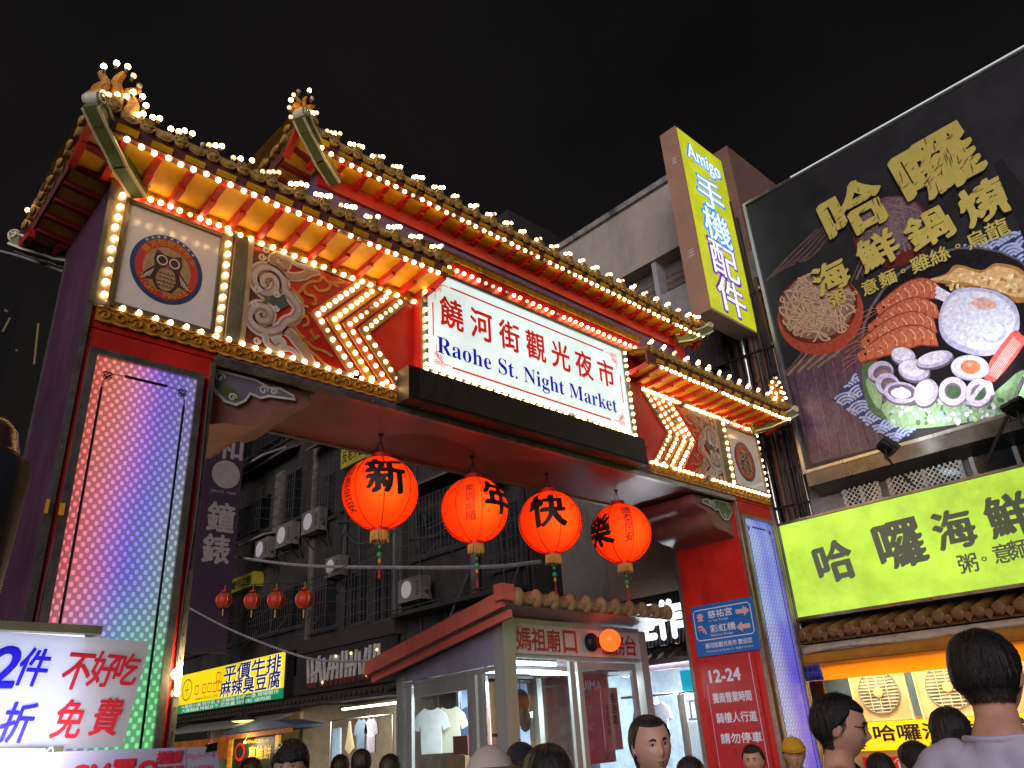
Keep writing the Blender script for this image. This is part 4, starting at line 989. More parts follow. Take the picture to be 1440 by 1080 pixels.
# big dish
A.oval(I['rim'], 10, (1345, 470), 141, 118, -.5); A.oval(I['dish'], 11, (1346, 470), 138, 115, -.5)
A.shape(I['greend'], 12, [(1212, 520), (1226, 505), (1245, 520), (1232, 560), (1248, 590), (1222, 575)], 4); A.shape(I['green'], 12.5, [(1218, 535), (1236, 520), (1240, 550), (1238, 575), (1226, 562)], 4)
A.shape(I['green'], 12, [(1240, 570), (1300, 545), (1380, 560), (1438, 520), (1440, 565), (1400, 585), (1320, 600), (1262, 600)], 4)
for i in range(160):
    x = 1250+rnd.random()*185; y = 555+rnd.random()*35+(1440-x)*.04; A.oval(I[rnd.choice(['greenl', 'iced', 'green', 'greend', 'clami'])], 12.6+i*.005, (x, y), rnd.uniform(2, 6), rnd.uniform(1.5, 4), rnd.random()*3, 7)
# fried wonton
A.shape(I['crustd'], 13, [(1300, 395), (1330, 385), (1345, 372), (1380, 380), (1402, 370), (1440, 382), (1440, 425), (1390, 415), (1350, 402), (1325, 398)], 4)
A.shape(I['crust'], 13.4, [(1306, 394), (1334, 386), (1350, 376), (1378, 384), (1404, 374), (1440, 388), (1440, 418), (1396, 408), (1350, 396)], 4)
for i in range(60): A.oval(I[rnd.choice(['crusth', 'crustd', 'crust', 'crusth'])], 13.6+i*.004, (1325+rnd.random()*112, 384+rnd.random()*26), rnd.uniform(1.5, 6), rnd.uniform(1, 3), rnd.random()*3, 7)
# prawns
for i, (hx, hy, L_) in enumerate(((1234, 437, 92), (1222, 464, 100), (1212, 484, 106), (1208, 503, 112))):
    N_ = 18; sp = []; rs = []
    for j in range(N_):
        u = j/(N_-1); a = -.35-u*1.0
        sp.append((hx+L_*(.98*u**.95), hy-46*sin(u*1.75)*.62-6*u+44*max(0, u-.72)**1.3)); rs.append((2.5+12.5*sin(min(1, .12+u*1.15)*pi*.66))*(1 if u < .85 else 1-(u-.85)*2.2))
    up_ = [(x-.3*r, y-r) for (x, y), r in zip(sp, rs)]; dn_ = [(x+.2*r, y+r*.95) for (x, y), r in zip(sp, rs)]
    for q in range(9): x, y = dn_[3+q]; A.line(I['prawnd'], 13.9+i*2, [(x, y-4), (x-9-q, y+5), (x-22-q*1.5, y+7+q*.6)], .013)
    for q in range(3): A.line(I['prawn'], 14+i*2, [(hx+6, hy-2), (hx-8, hy-3+q*5), (hx-24, hy+4+q*8)], .011)
    A.shape(I['prawnd'], 14+i*2, [(x-1, y-1.5) for x, y in up_]+[(x+1, y+2) for x, y in dn_[::-1]]); A.shape(I['prawn'], 14.2+i*2, up_+dn_[::-1])
    for j in range(1, N_-1, 2):
        (x, y), r = sp[j], rs[j]
        A.line(I['prawnd'], 14.5+i*2, [(x-.3*r, y-r), (x+r*.35, y), (x+.2*r, y+r*.95)], .012 if j > 5 else .008)
        if j > 4: A.line(I['prawnl'], 14.6+i*2, [(x-r*.3+3, y-r*.75), (x+r*.18+3, y-r*.2), (x+r*.2+3, y+r*.3)], .022)
    for q in range(14): A.oval(I[rnd.choice(['prawnd', 'prawnl', 'crust'])], 14.4+i*2, (hx+8+rnd.random()*26, hy-6-rnd.random()*14), rnd.uniform(.8, 2.5), rnd.uniform(.6, 1.5), rnd.random()*3, 7)
    A.oval(I['dish'], 15.5+i*2, (hx+9, hy-5), 2, 2, 0, 8)
for i in range(3): A.line(I['clami'], 22, [(1316, 404+i*6), (1338, 416+i*5), (1356, 420+i*6)], .06)
# poached egg
A.shape(I['eggs'], 23, [(1320, 448), (1330, 420), (1352, 405), (1395, 408), (1425, 425), (1434, 452), (1425, 478), (1392, 500), (1352, 494), (1326, 476)], 5)
A.shape(I['egg'], 23.5, [(1324, 446), (1336, 420), (1356, 410), (1392, 412), (1418, 428), (1428, 452), (1416, 474), (1390, 492), (1354, 486), (1330, 470)], 5)
A.shape(I['eggp'], 24, [(1366, 425), (1384, 418), (1402, 428), (1392, 436), (1376, 434)], 5); A.oval(I['eggs'], 24, (1398, 468), 18, 14, -.3); A.oval(I['egg'], 24.3, (1396, 466), 16, 12, -.3)
# crab stick
A.shape(I['crab'], 24, [(1384, 522), (1422, 468), (1436, 470), (1440, 485), (1398, 537)], 3)
for i in range(7): A.line(I['crabl'], 24.5, [(1388+i*2.2, 526+i*1.2), (1408+i*2, 498+i), (1426+i*1.6, 474+i*1.5)], .012)
# clams
for i, (cx, cy, a, b, r_) in enumerate(((1270, 500, 17, 12, .2), (1238, 522, 18, 14, -.3), (1285, 520, 22, 15, .2), (1248, 540, 17, 15, .4), (1267, 552, 24, 15, .1), (1302, 552, 16, 20, .5), (1314, 505, 26, 11, -.25))):
    A.oval(I['clamd'], 25+i*.5, (cx+1, cy+2.5), a*1.05, b*1.08, r_); A.oval(I['clam'], 25.1+i*.5, (cx, cy), a, b, r_)
    if i in (1, 3): A.oval(I['clamd'], 25.2+i*.5, (cx+3, cy+2), a*.74, b*.7, r_); A.oval(I['straw'], 25.25+i*.5, (cx+4, cy+3), a*.4, b*.35, r_)
    elif i == 4: A.oval(I['clamd'], 25.2+i*.5, (cx+1, cy-1), a*.82, b*.7, r_); A.oval(I['clami'], 25.25+i*.5, (cx, cy+1), a*.6, b*.5, r_); A.shape(I['egg'], 25.3+i*.5, [(cx-9, cy+2), (cx, cy-8), (cx+10, cy-2), (cx+5, cy+6)], 4)
    else:
        A.oval(I['clami'], 25.2+i*.5, (cx-a*.12, cy-b*.15), a*.8, b*.74, r_)
        for q in range(4): A.line(I['clam'], 25.3+i*.5, [(cx-a*(.75-q*.18), cy+b*.2), (cx-a*.1, cy-b*(.75-q*.2)), (cx+a*(.6-q*.15), cy+b*.05)], .007)
# half egg and squid rings
A.oval(I['eggs'], 29, (1364, 517), 27, 18, .05); A.oval(I['egg'], 29.2, (1363, 516), 25, 16, .05); A.oval(I['yolk'], 29.4, (1365, 516), 14, 10, .05); A.oval(I['crabl'], 29.6, (1362, 513), 4, 3, 0, 8)
for cx, cy, a, b in ((1340, 550, 20, 20), (1376, 552, 18, 20)):
    A.oval(I['squidd'], 30, (cx+1, cy+2), a*1.05, b*1.05, .5); A.oval(I['squid'], 30.2, (cx, cy), a, b, .5); A.oval(I['squidd'], 30.4, (cx, cy), a*.6, b*.58, .5); A.oval(I['greend'], 30.6, (cx+1, cy+1), a*.5, b*.46, .5)
A.line(I['squid'], 31, [(1362, 568), (1376, 548), (1390, 538), (1396, 556)], .06)
A.out('food_print', PM, bd, smooth=False)
s = MB(); x = PX0-.05
def PT(px, py): return W(px, py, X=x)
for ch, px, py, h in (('哈', 1200, 294, .98), ('囉', 1316, 232, 1.06), ('海', 1168, 389, .56), ('鮮', 1234, 352, .60), ('鍋', 1305, 321, .60), ('燒', 1386, 282, .66)):
    big = h > .9
    s.m = 1; s.text(ch, PT(px, py)+V((.004, .012, -.014)), NY, EZ, h*1.06, h*1.03, bold=.034, heavy=10, rot=.04, nib=1, shear=-.1)
    s.m = 0; s.text(ch, PT(px, py)-V((.006, 0, 0)), NY, EZ, h*1.06, h*1.03, bold=.030 if big else .026, heavy=12, nib=1, rot=.04, shear=-.1)
s.m = 0
for ch, px, py, h in (('粥', 1177, 419, .27), ('。', 1203, 412, .07), ('意', 1223, 403, .27), ('麵', 1248, 391, .27), ('。', 1270, 381, .07), ('雞', 1294, 370, .28), ('絲', 1321, 359, .28), ('。', 1347, 346, .07), ('烏', 1373, 336, .28), ('龍', 1402, 322, .30)):
    s.text(ch, PT(px, py), NY, EZ, None, h, bold=.012, heavy=6, rot=.02)
s.m = 1
for cx, cy, sz in ((1200, 294, 48), (1316, 232, 52)):            # dry brush streaks through the two big characters
    for q in range(46):
        a, b_ = cx+rnd.uniform(-sz, sz), cy+rnd.uniform(-sz*.8, sz*.8); ln = rnd.uniform(5, 17); an = rnd.choice((-.75, -.7, 1.25, 1.2))+rnd.uniform(-.12, .12)
        s.ribbon([PT(a, b_)-V((.03, 0, 0)), PT(a+ln*.5*cos(an), b_+ln*.5*sin(an)+.6)-V((.03, 0, 0)), PT(a+ln*cos(an), b_+ln*sin(an))-V((.03, 0, 0))], [.004, .012, .003], NX)
s.out('gold_lettering', [mat('gold_print', 'c8b85c', .35, var=.08), mat('shadow_print', '151210', .5, var=0)], bd, smooth=False)
s = MB(); s.box(PX0-.062, PX0-.052, -.6, 4.6, 10.985, 11.0); s.out('bright_edge_strip', mat('edge_strip_glow', '303030', var=0, em=(.9, .95, 1), es=.75), bd)  # emissive strip that draws the bright line along the board's top edge
# the two floodlights on arms
def flood(px, py, lab, pw, aim):
    p = W(px, py, X=11.55); f = thing('floodlight', lab, 'floodlight', p, 'floodlights under the poster')
    d = (V(aim)-p).normalized(); r = d.cross(EZ).normalized(); u = r.cross(d).normalized()
    s = MB(); s.obox(p, r*.17, u*.13, d*.03); s.m = 0
    for i in range(8): s.obox(p-d*.05+r*(-.14+.04*i), r*.006, u*.11, d*.025)
    hd = s.out('lamp_head', black, f)
    s = MB(); s.obox(p+d*.031, r*.15, u*.11, d*.002); s.out('lamp_lens', mat('lens_glow', '202020', var=0, em=(.85, .92, 1), es=12), hd)
    s = MB(); s.tube([p-d*.07, p-d*.1-EZ*.12, V((12.05, p.y-.05, 4.58))], .014, 8); s.bar(p+r*.18-d*.02, p+r*.18-d*.02-EZ*.12, .02, .02); s.bar(p-r*.18-d*.02, p-r*.18-d*.02-EZ*.12, .02, .02); s.bar(p-r*.2-d*.02-EZ*.12, p+r*.2-d*.02-EZ*.12, .025, .02)
    s.tube(curve([p-d*.09, p-EZ*.2+V((.1, .06, 0)), V((12.3, p.y+.12, 4.75))], 5), .008, 6)
    s.out('bracket_arm', dark, f)
    lamp('flood_beam', 'SPOT', p+d*.06, pw, (.82, .88, 1), f, .08, V(aim), radians(125))
flood(1249, 627, 'black floodlight on a bent arm at the left under the food poster', 150, (12.4, 2.9, 6.5))
flood(1432, 572, 'black floodlight on a long arm at the right edge under the food poster', 230, (12.4, 1.6, 7.0))
t = thing('sign_stay', 'dark steel stay bracing the yellow-green sign against the facade', 'brace', (12.1, 2.6, 4.6))
s = MB(); s.bar(W(1386, 655, X=11.98), W(1440, 530, X=11.98), .04, .04); s.out('stay_bar', dark, t)
t = thing('dark_signboard', 'unlit black signboard edge jutting in front of the food poster', 'sign', (12, 1.0, 8))
e1 = W(1396, 229, Y=1.15); s = MB(); s.box(e1.x, 12.35, 1.05, 1.15, e1.z-3.2, e1.z); s.out('board', mat('black_board', '100e10', .5, var=.1), t); 
# ================================================================== service booth beyond the gate
P0, P1, P2 = V((7.0, 7.6, 0)), V((10.36, 7.95, 0)), V((7.42, 10.5, 0)); P3 = P1+P2-P0
fx, fy = (P1-P0).normalized(), (P2-P0).normalized(); LXB, LYB = (P1-P0).length, (P2-P0).length
def BP(u, v, z, o=0): return P0+fx*u+fy*v+V((0, 0, z))
fn = V((fx.y, -fx.x, 0)); ln_ = V((-fy.y, fy.x, 0))   # outward normals of front and left faces
BT = thing('service_booth', 'steel and glass service booth with a tiled roof and red lettering beyond the gate', 'booth', BP(LXB/2, LYB/2, 0))
s = MB(); s.m = 0
def post(u, v, z0, z1, w=.06): c = BP(u, v, 0); s.obox(c+EZ*((z0+z1)/2), fx*w, fy*w, EZ*(z1-z0)/2)
for u, v, w in ((.07, .07, .115), (LXB-.07, .07, .10), (.07, LYB-.08, .10), (LXB-.06, LYB-.06, .07)): post(u, v, 0, 2.96, w)
def beam_(a, c, z0, z1, w, off=0): a, c = V(a), V(c); s.bar(a+EZ*(z0+z1)/2, c+EZ*(z0+z1)/2, w, z1-z0)
for z0, z1 in ((2.93, 3.0), (2.50, 2.545), (.86, .93), (0, .08)):
    beam_(BP(.12, .05, 0), BP(LXB-.12, .05, 0), z0, z1, .08); beam_(BP(.12, LYB-.05, 0), BP(LXB-.12, LYB-.05, 0), z0, z1, .08)
    if z0 < 2.9: beam_(BP(.05, .12, 0), BP(.05, LYB-.12, 0), min(z0, 2.36), min(z1, 2.41), .08); beam_(BP(LXB-.05, .12, 0), BP(LXB-.05, LYB-.12, 0), z0, z1, .08)
for u in (1.44, 1.62, 3.02): s.obox(BP(u, .05, 1.68), fx*.055, fy*.03, EZ*.80)
s.obox(BP(2.3, .048, 2.43), fx*.66, fy*.03, EZ*.045)
for v, hw in ((.63, .05), (.85, .10), (LYB-.30, .09)): s.obox(BP(.05, v, 1.64), fx*.03, fy*hw, EZ*.74)
s.obox(BP(.048, 1.7, 2.27), fx*.03, fy*.76, EZ*.09)
fr = s.out('steel_frame', mat('booth_steel', 'b2b8b0', .42, .35, .12, 4, stretch=(1, 1, .1)), BT)
s = MB()
s.obox(BP(LXB/2, .0, .47), fx*(LXB/2-.12), fn*.012, EZ*.39); s.obox(BP(0, LYB/2, .47), fy*(LYB/2-.12), ln_*.012, EZ*.39); s.obox(BP(LXB, LYB/2, .47), fy*(LYB/2-.12), ln_*.012, EZ*.39)
s.out('lower_panel', mat('panel_grey', '8a8c94', .4, .4, .1), BT)
s = MB(); s.obox(BP(LXB/2, -.005, 2.735), fx*(LXB/2-.13), fn*.012, EZ*.19); sgn = s.out('name_board', mat('booth_board', 'd4d2c8', .45, .05, .1, 5), BT)
s = MB(); y = BP(0, -.02, 0)
for ch, px in zip('媽祖廟口', (734, 752, 770, 791)): s.text(ch, BP(.0, -.022, 2.735)+fx*((px-716)/180*3.2+.06), fx, EZ, .30, .29, bold=.012, heavy=5)
for ch, px in zip('服務台', (846, 863, 881)): s.text(ch, BP(.0, -.022, 2.735)+fx*((px-716)/180*3.2+.02), fx, EZ, .30, .29, bold=.012, heavy=5)
s.out('board_lettering', mat('booth_red_ink', 'b8201c', .4, var=0), sgn, smooth=False)
s = MB()
zt = 2.47
for a, c in ((.14, 1.38), (1.66, 2.96)): s.obox(BP((a+c)/2, .05, 1.70), fx*(c-a)/2, fn*.004, EZ*.77)
for a, c in ((.15, .58), (.95, LYB-.39)): s.obox(BP(.05, (a+c)/2, 1.63), fy*(c-a)/2, ln_*.004, EZ*.70)
s.obox(BP(LXB-.05, LYB/2, 1.70), fy*(LYB/2-.14), ln_*.004, EZ*.77); s.obox(BP(LXB/2, LYB-.05, 1.70), fx*(LXB/2-.14), fn*.004, EZ*.77)
s.out('window_glass', glass('booth_glass', (.93, .97, .98), .06), BT, smooth=False)
s = MB(); s.poly([BP(-.01, .15, 2.42), BP(-.01, LYB-.05, 2.42), BP(-.01, LYB-.05, 2.62), BP(-.01, .15, 2.96)]); s.out('side_panel', mat('mauve_steel_panel', 'a4a2bc', .4, .2, .1, 4), BT)
# roof: sloping eaves, ridge slab
s = MB()
e0, e1, e2, e3 = BP(-.30, -.42, 3.06), BP(LXB+.38, -.40, 3.12), BP(LXB+.38, LYB+.3, 2.62), BP(-.42, LYB+.35, 2.58)
s.prism([e0, e1, e2, e3], (0, 0, .06)); s.m = 1; rfb = None
s.prism([e0+EZ*.06, e1+EZ*.06, e2+EZ*.06, e3+EZ*.06], (0, 0, .04))
rfb = s.out('roof', [mat('roof_soffit', 'a09a98', .5, .2, .15), tilec], BT)
s = MB(); s.bar(e0+EZ*.07-fx*.03, e3+EZ*.07-fx*.03, .05, .20); s.bar(e0-EZ*.10+fx*.10, e3-EZ*.08+fx*.10, .05, .10); s.obox(e0+EZ*.14, fx*.12, fy*.09, EZ*.10); s.out('eave_board', mat('coral_red_paint', 'd4705f', .5, 0, .12, 4, grime=.2), rfb)
s = MB(); n = 10
for i in range(n+1):
    p = e0.lerp(e1, (i+.55)/(n+1))+EZ*.10
    s.tube([p+fn*.06, p+fy*(.3+.12*min(i, 8))+EZ*.04], .10, 10); s.ball(p+fn*.05, (.11, .06, .12), 10, 7)
    if i < n: q = e0.lerp(e1, (i+1.05)/(n+1))+EZ*.06+fn*.04; s.tube(curve([p+fn*.05+EZ*.03, q+EZ*.0, e0.lerp(e1, (i+1.55)/(n+1))+EZ*.13+fn*.05], 4), .055, 8)
s.out('eave_tiles', mat('buff_tile', 'a08a60', .5, 0, .2, 12), rfb)
s = MB(); p = BP(.0, -.05, 0)+fx*2.02+EZ*2.74; s.tube([p, p+fn*.16], [.07, .09], 16); s.ball(p+fn*.02-fx*.16, (.12, .1, .13), 12, 8); bl = s.out('beacon_mount', dark, BT)
s = MB(); s.ball(p+fn*.22+fx*.02+EZ*.01, .155, 20, 14); s.out('beacon_globe', mat('beacon_glow', 'ff4010', .3, var=0, em=(1, .085, .01), es=2.4), bl)
# interior
s = MB(); s.m = 0; s.obox(BP(1.35, LYB-.25, 1.3), fx*.28, fy*.01, EZ*1.1); s.m = 1; s.obox(BP(1.85, LYB-.26, 1.3), fx*.2, fy*.01, EZ*1.1); s.m = 0; s.obox(BP(2.5, LYB-.25, 1.3), fx*.35, fy*.01, EZ*1.1); s.m = 2; s.obox(BP(1.6, 1.5, .55), fx*.9, fy*.3, EZ*.5); s.m = 3; s.obox(BP(1.12, LYB-.28, 1.35), fx*.04, fy*.02, EZ*1.1); s.obox(BP(2.09, LYB-.28, 1.35), fx*.03, fy*.02, EZ*1.1); s.obox(BP(1.02, 1.9, 1.35), fx*.035, fy*.035, EZ*1.1); s.obox(BP(1.16, 1.9, 1.35), fx*.03, fy*.03, EZ*1.1)
s.out('back_panels', [mat('pale_blue_panel', '8aa8c8', .5), mat('cream_panel', 'd8c49a', .5), mat('counter_white', 'c8ccd0', .4), steel], BT)
s = MB(); s.obox(BP(LXB/2, LYB/2, .02), fx*(LXB/2-.1), fy*(LYB/2-.1), EZ*.015); s.m = 1; s.obox(BP(LXB/2, LYB/2, 2.55), fx*(LXB/2-.12), fy*(LYB/2-.12), EZ*.01); s.out('interior_lining', [asphalt, mat('booth_ceiling', 'b0b8c0', .5)], BT)
for a, c, nm in ((BP(.25, .45, 2.48), BP(1.5, .45, 2.48), 0), (BP(.25, .75, 2.40), BP(1.9, .75, 2.40), 1), (BP(1.7, 1.3, 2.44), BP(3.0, 1.3, 2.44), 2), (BP(.45, 1.3, 2.30), BP(.45, 2.4, 2.30), 3)):
    t = thing('tube_light', ['white tube light nearest the front glass of the booth', 'longer white tube light behind the front one in the booth', 'white tube light deeper in the right half of the booth', 'white tube light along the side window of the booth'][nm], 'light', (a+c)/2, 'tube lights in the booth')
    s = MB(); s.tube([a, c], .026, 8); s.out('tube', mat('tube_glow_cool', '202020', var=0, em=(.86, .95, 1), es=7), t); s = MB(); s.bar(a+EZ*.045, c+EZ*.045, .07, .03); s.out('fitting', white, t)
lamp('booth_lamp', 'AREA', BP(1.6, 1.2, 2.38), 230, (.84, .94, 1), BT, 2.2, BP(1.6, 1.2, 0), None, .6)
t = thing('hanging_cap', 'dark blue baseball cap hung inside the front glass of the booth', 'cap', BP(.52, .2, 1.9))
s = MB(); c = BP(.50, .26, 1.98); s.ball(c, (.13, .10, .16), 14, 10); s.ball(c+V((.06, 0, -.22)), (.10, .05, .15), 12, 8); s.tube([c+EZ*.15, c+EZ*.25], .006, 5)
s.out('cap_body', mat('navy_cloth', '1c2638', .8, var=.2), t)
t = thing('notice_paper', 'pink paper with brushed writing taped inside the right window of the booth', 'notice', BP(2.35, .12, 1.7))
s = MB(); s.obox(BP(2.42, .14, 1.72), fx*.22, fn*.003, EZ*.42); b_ = s.out('paper', mat('pink_paper', 'b8706a', .7, var=.1), t)
s = MB(); s.text('\n'.join('香油處'), BP(2.50, .132, 1.85), fx, EZ, None, .42, bold=.01); s.text('\n'.join('平安添福'), BP(2.32, .132, 1.7), fx, EZ, None, .4); s.out('lettering', linkm, b_, smooth=False)
t = thing('orange_poster', 'tan and pink poster panel standing inside the side window of the booth', 'poster', BP(.3, .35, 1.2))
s = MB(); s.m = 0; s.obox(BP(.16, .36, 1.93), fy*.21, ln_*.004, EZ*.31); s.m = 1; s.obox(BP(.16, .36, 1.25), fy*.21, ln_*.004, EZ*.33); s.m = 2; s.obox(BP(.158, .36, 1.6), fy*.2, ln_*.005, EZ*.02); s.out('panel', [mat('tan_card', 'd0a878', .6), mat('rose_card', 'dc9a90', .6), black], t)
t = thing('side_poster', 'red glossy poster leaning behind the right window of the booth', 'poster', BP(2.3, .5, 1.5))
s = MB(); s.obox(BP(2.35, .5, 1.75), fx*.5, fn*.004, EZ*.62); b_ = s.out('poster_sheet', mat('red_poster', 'a82a34', .3, var=.3, sc=4), t)
s = MB(); s.text('DUIMA', BP(2.3, .49, 2.2), fx, EZ, .7, .13, bold=.02); s.out('lettering', mat('pale_ink', 'c8c0d8', var=0), b_, smooth=False)
for i, (u, v, col, lab) in enumerate(((.75, 2.55, 'cfc8b0', 'cream printed T-shirt on a hanger behind the booth side window'), (.5, 2.75, 'e0e0dc', 'plain white T-shirt on a hanger behind the cream shirt'), (1.1, 2.7, '5a6a88', 'blue T-shirt on a hanger seen through the booth glass'))):
    t = thing('hung_shirt', lab, 'shirt', BP(u, v, 1.6), 'shirts hung in the booth')
    c = BP(u, v-.1, 1.78); d_ = (fx*.6-fy*.8).normalized(); nn = V((d_.y, -d_.x, 0)); P = [(-.11, .26), (-.05, .23), (.05, .23), (.11, .26), (.24, .16), (.30, -.02), (.20, -.07), (.17, .02), (.16, -.38), (-.16, -.38), (-.17, .02), (-.20, -.07), (-.30, -.02), (-.24, .16)]
    s = MB(); s.m = 0; s.prism([c+d_*a+EZ*b2 for a, b2 in P], nn*.03); s.m = 1
    if i == 0:
        for a, b2 in ((-.06, .06), (.05, .05), (-.05, -.08), (.06, -.09)): s.obox(c+d_*a+EZ*b2-nn*.005, d_*.045, EZ*.05, nn*.003)
    s.m = 1; s.tube([c+EZ*.24, c+EZ*.33], .005, 5); s.out('shirt_cloth', [mat('cloth_'+col, col, .85, var=.12), dark], t)
t = thing('cardboard_boxes', 'stack of tan cartons inside the booth by the side window', 'boxes', BP(.6, 2.2, 1.1))
s = MB()
s.obox(BP(.55, 1.75, 1.15), fx*.2, fy*.25, EZ*.22); t1 = s.out('carton', mat('cardboard', 'a8845a', .8), t); s = MB(); s.obox(BP(.58, 1.7, 1.50), fx*.17, fy*.2, EZ*.12); s.out('carton', mat('cardboard_red', '8a4a3a', .8), t)
# ================================================================== buildings along the right side of the street, beyond the gate
soot = mat('sooty_plaster', '38332e', .8, 0, .3, 3, grime=.5, bump=.1); soot2 = mat('dark_tile_wall', '35322e', .7, 0, .3, 6, grime=.5); beige = mat('beige_cladding', '9a8874', .6, 0, .12, 3, grime=.2)
bar_m = mat('iron_bars', '5e5a56', .6, .5, .3, 20); frame_d = mat('old_window_frame', '4c4a48', .6, .3, .2)
glass_d = mat('black_window', '14181a', .12, 0, .2, 3, spec=.8)
def window(b, y0, y1, z0, z1, x=WX, cage=0, sill=True):
    f = MB(); w = .06; X0 = x-.03
    for a, c in ((y0, y0+w), (y1-w, y1)): f.box(X0, x+.02, a, c, z0, z1)
    f.box(X0, x+.02, y0+w, y1-w, z0, z0+w); f.box(X0, x+.02, y0+w, y1-w, z1-w, z1); f.box(X0+.004, x+.02, (y0+y1)/2-.03, (y0+y1)/2+.03, z0+w, z1-w)
    wn = f.out('window', frame_d, b)
    f = MB(); f.box(X0+.012, X0+.02, y0+w, y1-w, z0+w, z1-w); f.out('pane', glass_d, wn, smooth=False)
    if cage:
        f = MB(); xo = x-cage
        n = int((y1-y0)/.14)
        for i in range(n+1):
            y = y0-.1+(y1-y0+.2)*i/n; f.bar((xo, y, z0-.1), (xo, y, z1+.1), .014, .014, (1, 0, 0))
        m = int((z1-z0)/.3)
        for j in range(m+1):
            z = z0-.1+(z1-z0+.2)*j/m; f.bar((xo-.012, y0-.1, z), (xo-.012, y1+.1, z), .016, .016)
            for y in (y0-.1, y1+.1): f.bar((xo, y, z), (x, y, z), .014, .014)
        for k in range(5): y = y0+(y1-y0)*k/4; f.bar((xo, y, z0-.1), (x, y, z0-.1), .014, .014)
        f.out('window_cage', bar_m, wn)
    if sill: f = MB(); f.box(x-.09, x+.01, y0-.05, y1+.05, z0-.09, z0-.012); f.out('sill', soot, wn)
def block(name, label, y0, y1, z0, z1, m, depth=5, x=WX):
    b = thing(name, label, 'building', (x+depth/2, (y0+y1)/2, 0)); s = MB(); s.box(x, x+depth, y0, y1, z0, z1); s.out('wall', m, b); return b
# nearest block, with the overhanging parapet
b1 = thing('parapet_building', 'pale weathered apartment block with an overhanging parapet rising above the gate roof', 'building', (15, 10, 0))
s = MB(); s.m = 0; s.box(13.6, 17, 9.3, 12.6, 2.9, 11.2); s.box(13.2, 17, 6.75, 9.3, 2.9, 11.2); s.m = 1; s.box(12.8, 17, 6.72, 12.8, 11.2, 12.95); s.m = 2; s.box(12.72, 17, 6.70, 12.9, 12.95, 13.1)
s.out('wall', [mat('grey_siding', '7c766e', .7, 0, .15, 4, grime=.3), mat('pale_parapet', 'b8ac98', .7, 0, .1, 2, grime=.2), mat('weathered_coping', '9a968c', .8, 0, .3, 5, grime=.7)], b1)
s = MB()
for i in range(30): z = 6.2+i*.16; s.box(13.17, 13.2, 6.8, 9.25, z, z+.145)
s.out('siding_boards', mat('weathered_siding', '7a6e62', .7, 0, .3, 3, grime=.3, stretch=(1, 1, 6)), b1)
s = MB()
for y in (6.9, 8.2, 9.6, 11.0): s.box(12.86, 13.3, y, y+.12, 9.4, 11.19)
s.box(12.84, 13.5, 6.85, 11.2, 9.25, 9.4); s.box(12.9, 12.95, 6.9, 9.5, 9.5, 10.3); s.out('balcony_frame', mat('white_balcony', 'b8b6ae', .6, 0, .15, 4, grime=.3), b1)
s = MB(); s.box(12.85, 12.89, 6.9, 8.4, 8.1, 8.9)
for i in range(12): s.bar((12.84, 6.95+i*.12, 8.1), (12.84, 6.95+i*.12, 8.9), .02, .02, (1, 0, 0))
s.out('air_louvre', bar_m, b1)
s = MB(); s.box(12.82, 14, 7.0, 10.55, 3.95, 6.2); s.m = 1; s.box(12.815, 12.82, 8.75, 9.95, 4.25, 5.1); s.m = 0; s.ribbon([(12.812, y, z) for y, z in ((8.75, 4.25), (9.95, 4.25), (9.95, 5.1), (8.75, 5.1))], .04, NX, True)
s.out('cladding_box', [beige, mat('cladding_panel', '86745f', .6, 0, .1)], b1)
s = MB(); s.box(12.9, 13.4, 7.0, 10.6, 2.75, 3.95); s.m = 0
for i in range(40): y = 7.02+i*.09; s.tube([(12.86, y, 3.92), (12.60, y, 2.96)], .04, 6)
s.out('corrugated_canopy', mat('black_corrugated', '2c2a2a', .5, .3, .3, 6), b1)
s = MB()
for i in range(13): y = 7.2+i*.27; s.tube([(12.9, y, 2.95), (12.52, y, 2.80)], .08, 8); s.lathe([(.08, 0), (.085, .02), (.03, .03)], (12.52, y, 2.80), 12, (-1, 0, 0))
s.out('canopy_tiles', mat('dark_roof_tile', '3a3028', .5, 0, .3, 14), b1)
t = thing('lit_letters', 'big white lit characters standing on the black corrugated canopy', 'sign', (12.5, 9.2, 3.1))
s = MB(); s.text('亞作', (12.47, 9.22, 3.40), NY, EZ, 1.25, .66, bold=.05, heavy=8); s.out('letters', mat('white_letter_glow', '202020', var=0, em=(.92, .95, 1), es=1.6), t, smooth=False)
# bright shop beneath
sh = thing('bright_shop', 'shop interior lit cold white behind the woman, with a cyan roller blind', 'shop', (13.5, 9, 0))
s = MB(); s.box(15.2, 15.3, 7.3, 11.4, 0, 2.8); s.box(12.95, 15.3, 7.2, 7.3, 0, 2.8); s.box(12.95, 15.3, 11.4, 11.5, 0, 2.8); s.m = 1; s.box(12.85, 15.3, 7.2, 11.5, 2.76, 2.86); s.box(12.82, 12.9, 7.2, 11.5, 2.55, 2.75); s.out('shop_room', [mat('cool_shop_wall', 'b8c4cc', .5), mat('mauve_lintel', '8a7884', .6)], sh)
s = MB(); s.box(12.92, 12.95, 8.0, 9.15, 2.12, 2.5); s.out('roller_blind', mat('cyan_blind', '3cb8c8', .5, trans=.4), sh)
s = MB(); s.tube([(12.88, 7.5, 2.10), (12.88, 10.6, 2.12)], .025, 8); s.out('hanging_rail', steel, sh)
s = MB()
for i in range(9): y = 8.0+i*.13; s.bar((12.93, y, 1.66), (12.93, y, 1.96), .02, .03, (1, 0, 0))
for z in (1.65, 1.96): s.box(12.91, 12.95, 7.95, 9.1, z-.02, z+.02)
for i in range(22): y = 8.42+i*.035; s.bar((12.95, y, .4), (12.95, y, 1.6), .008, .012, (1, 0, 0))
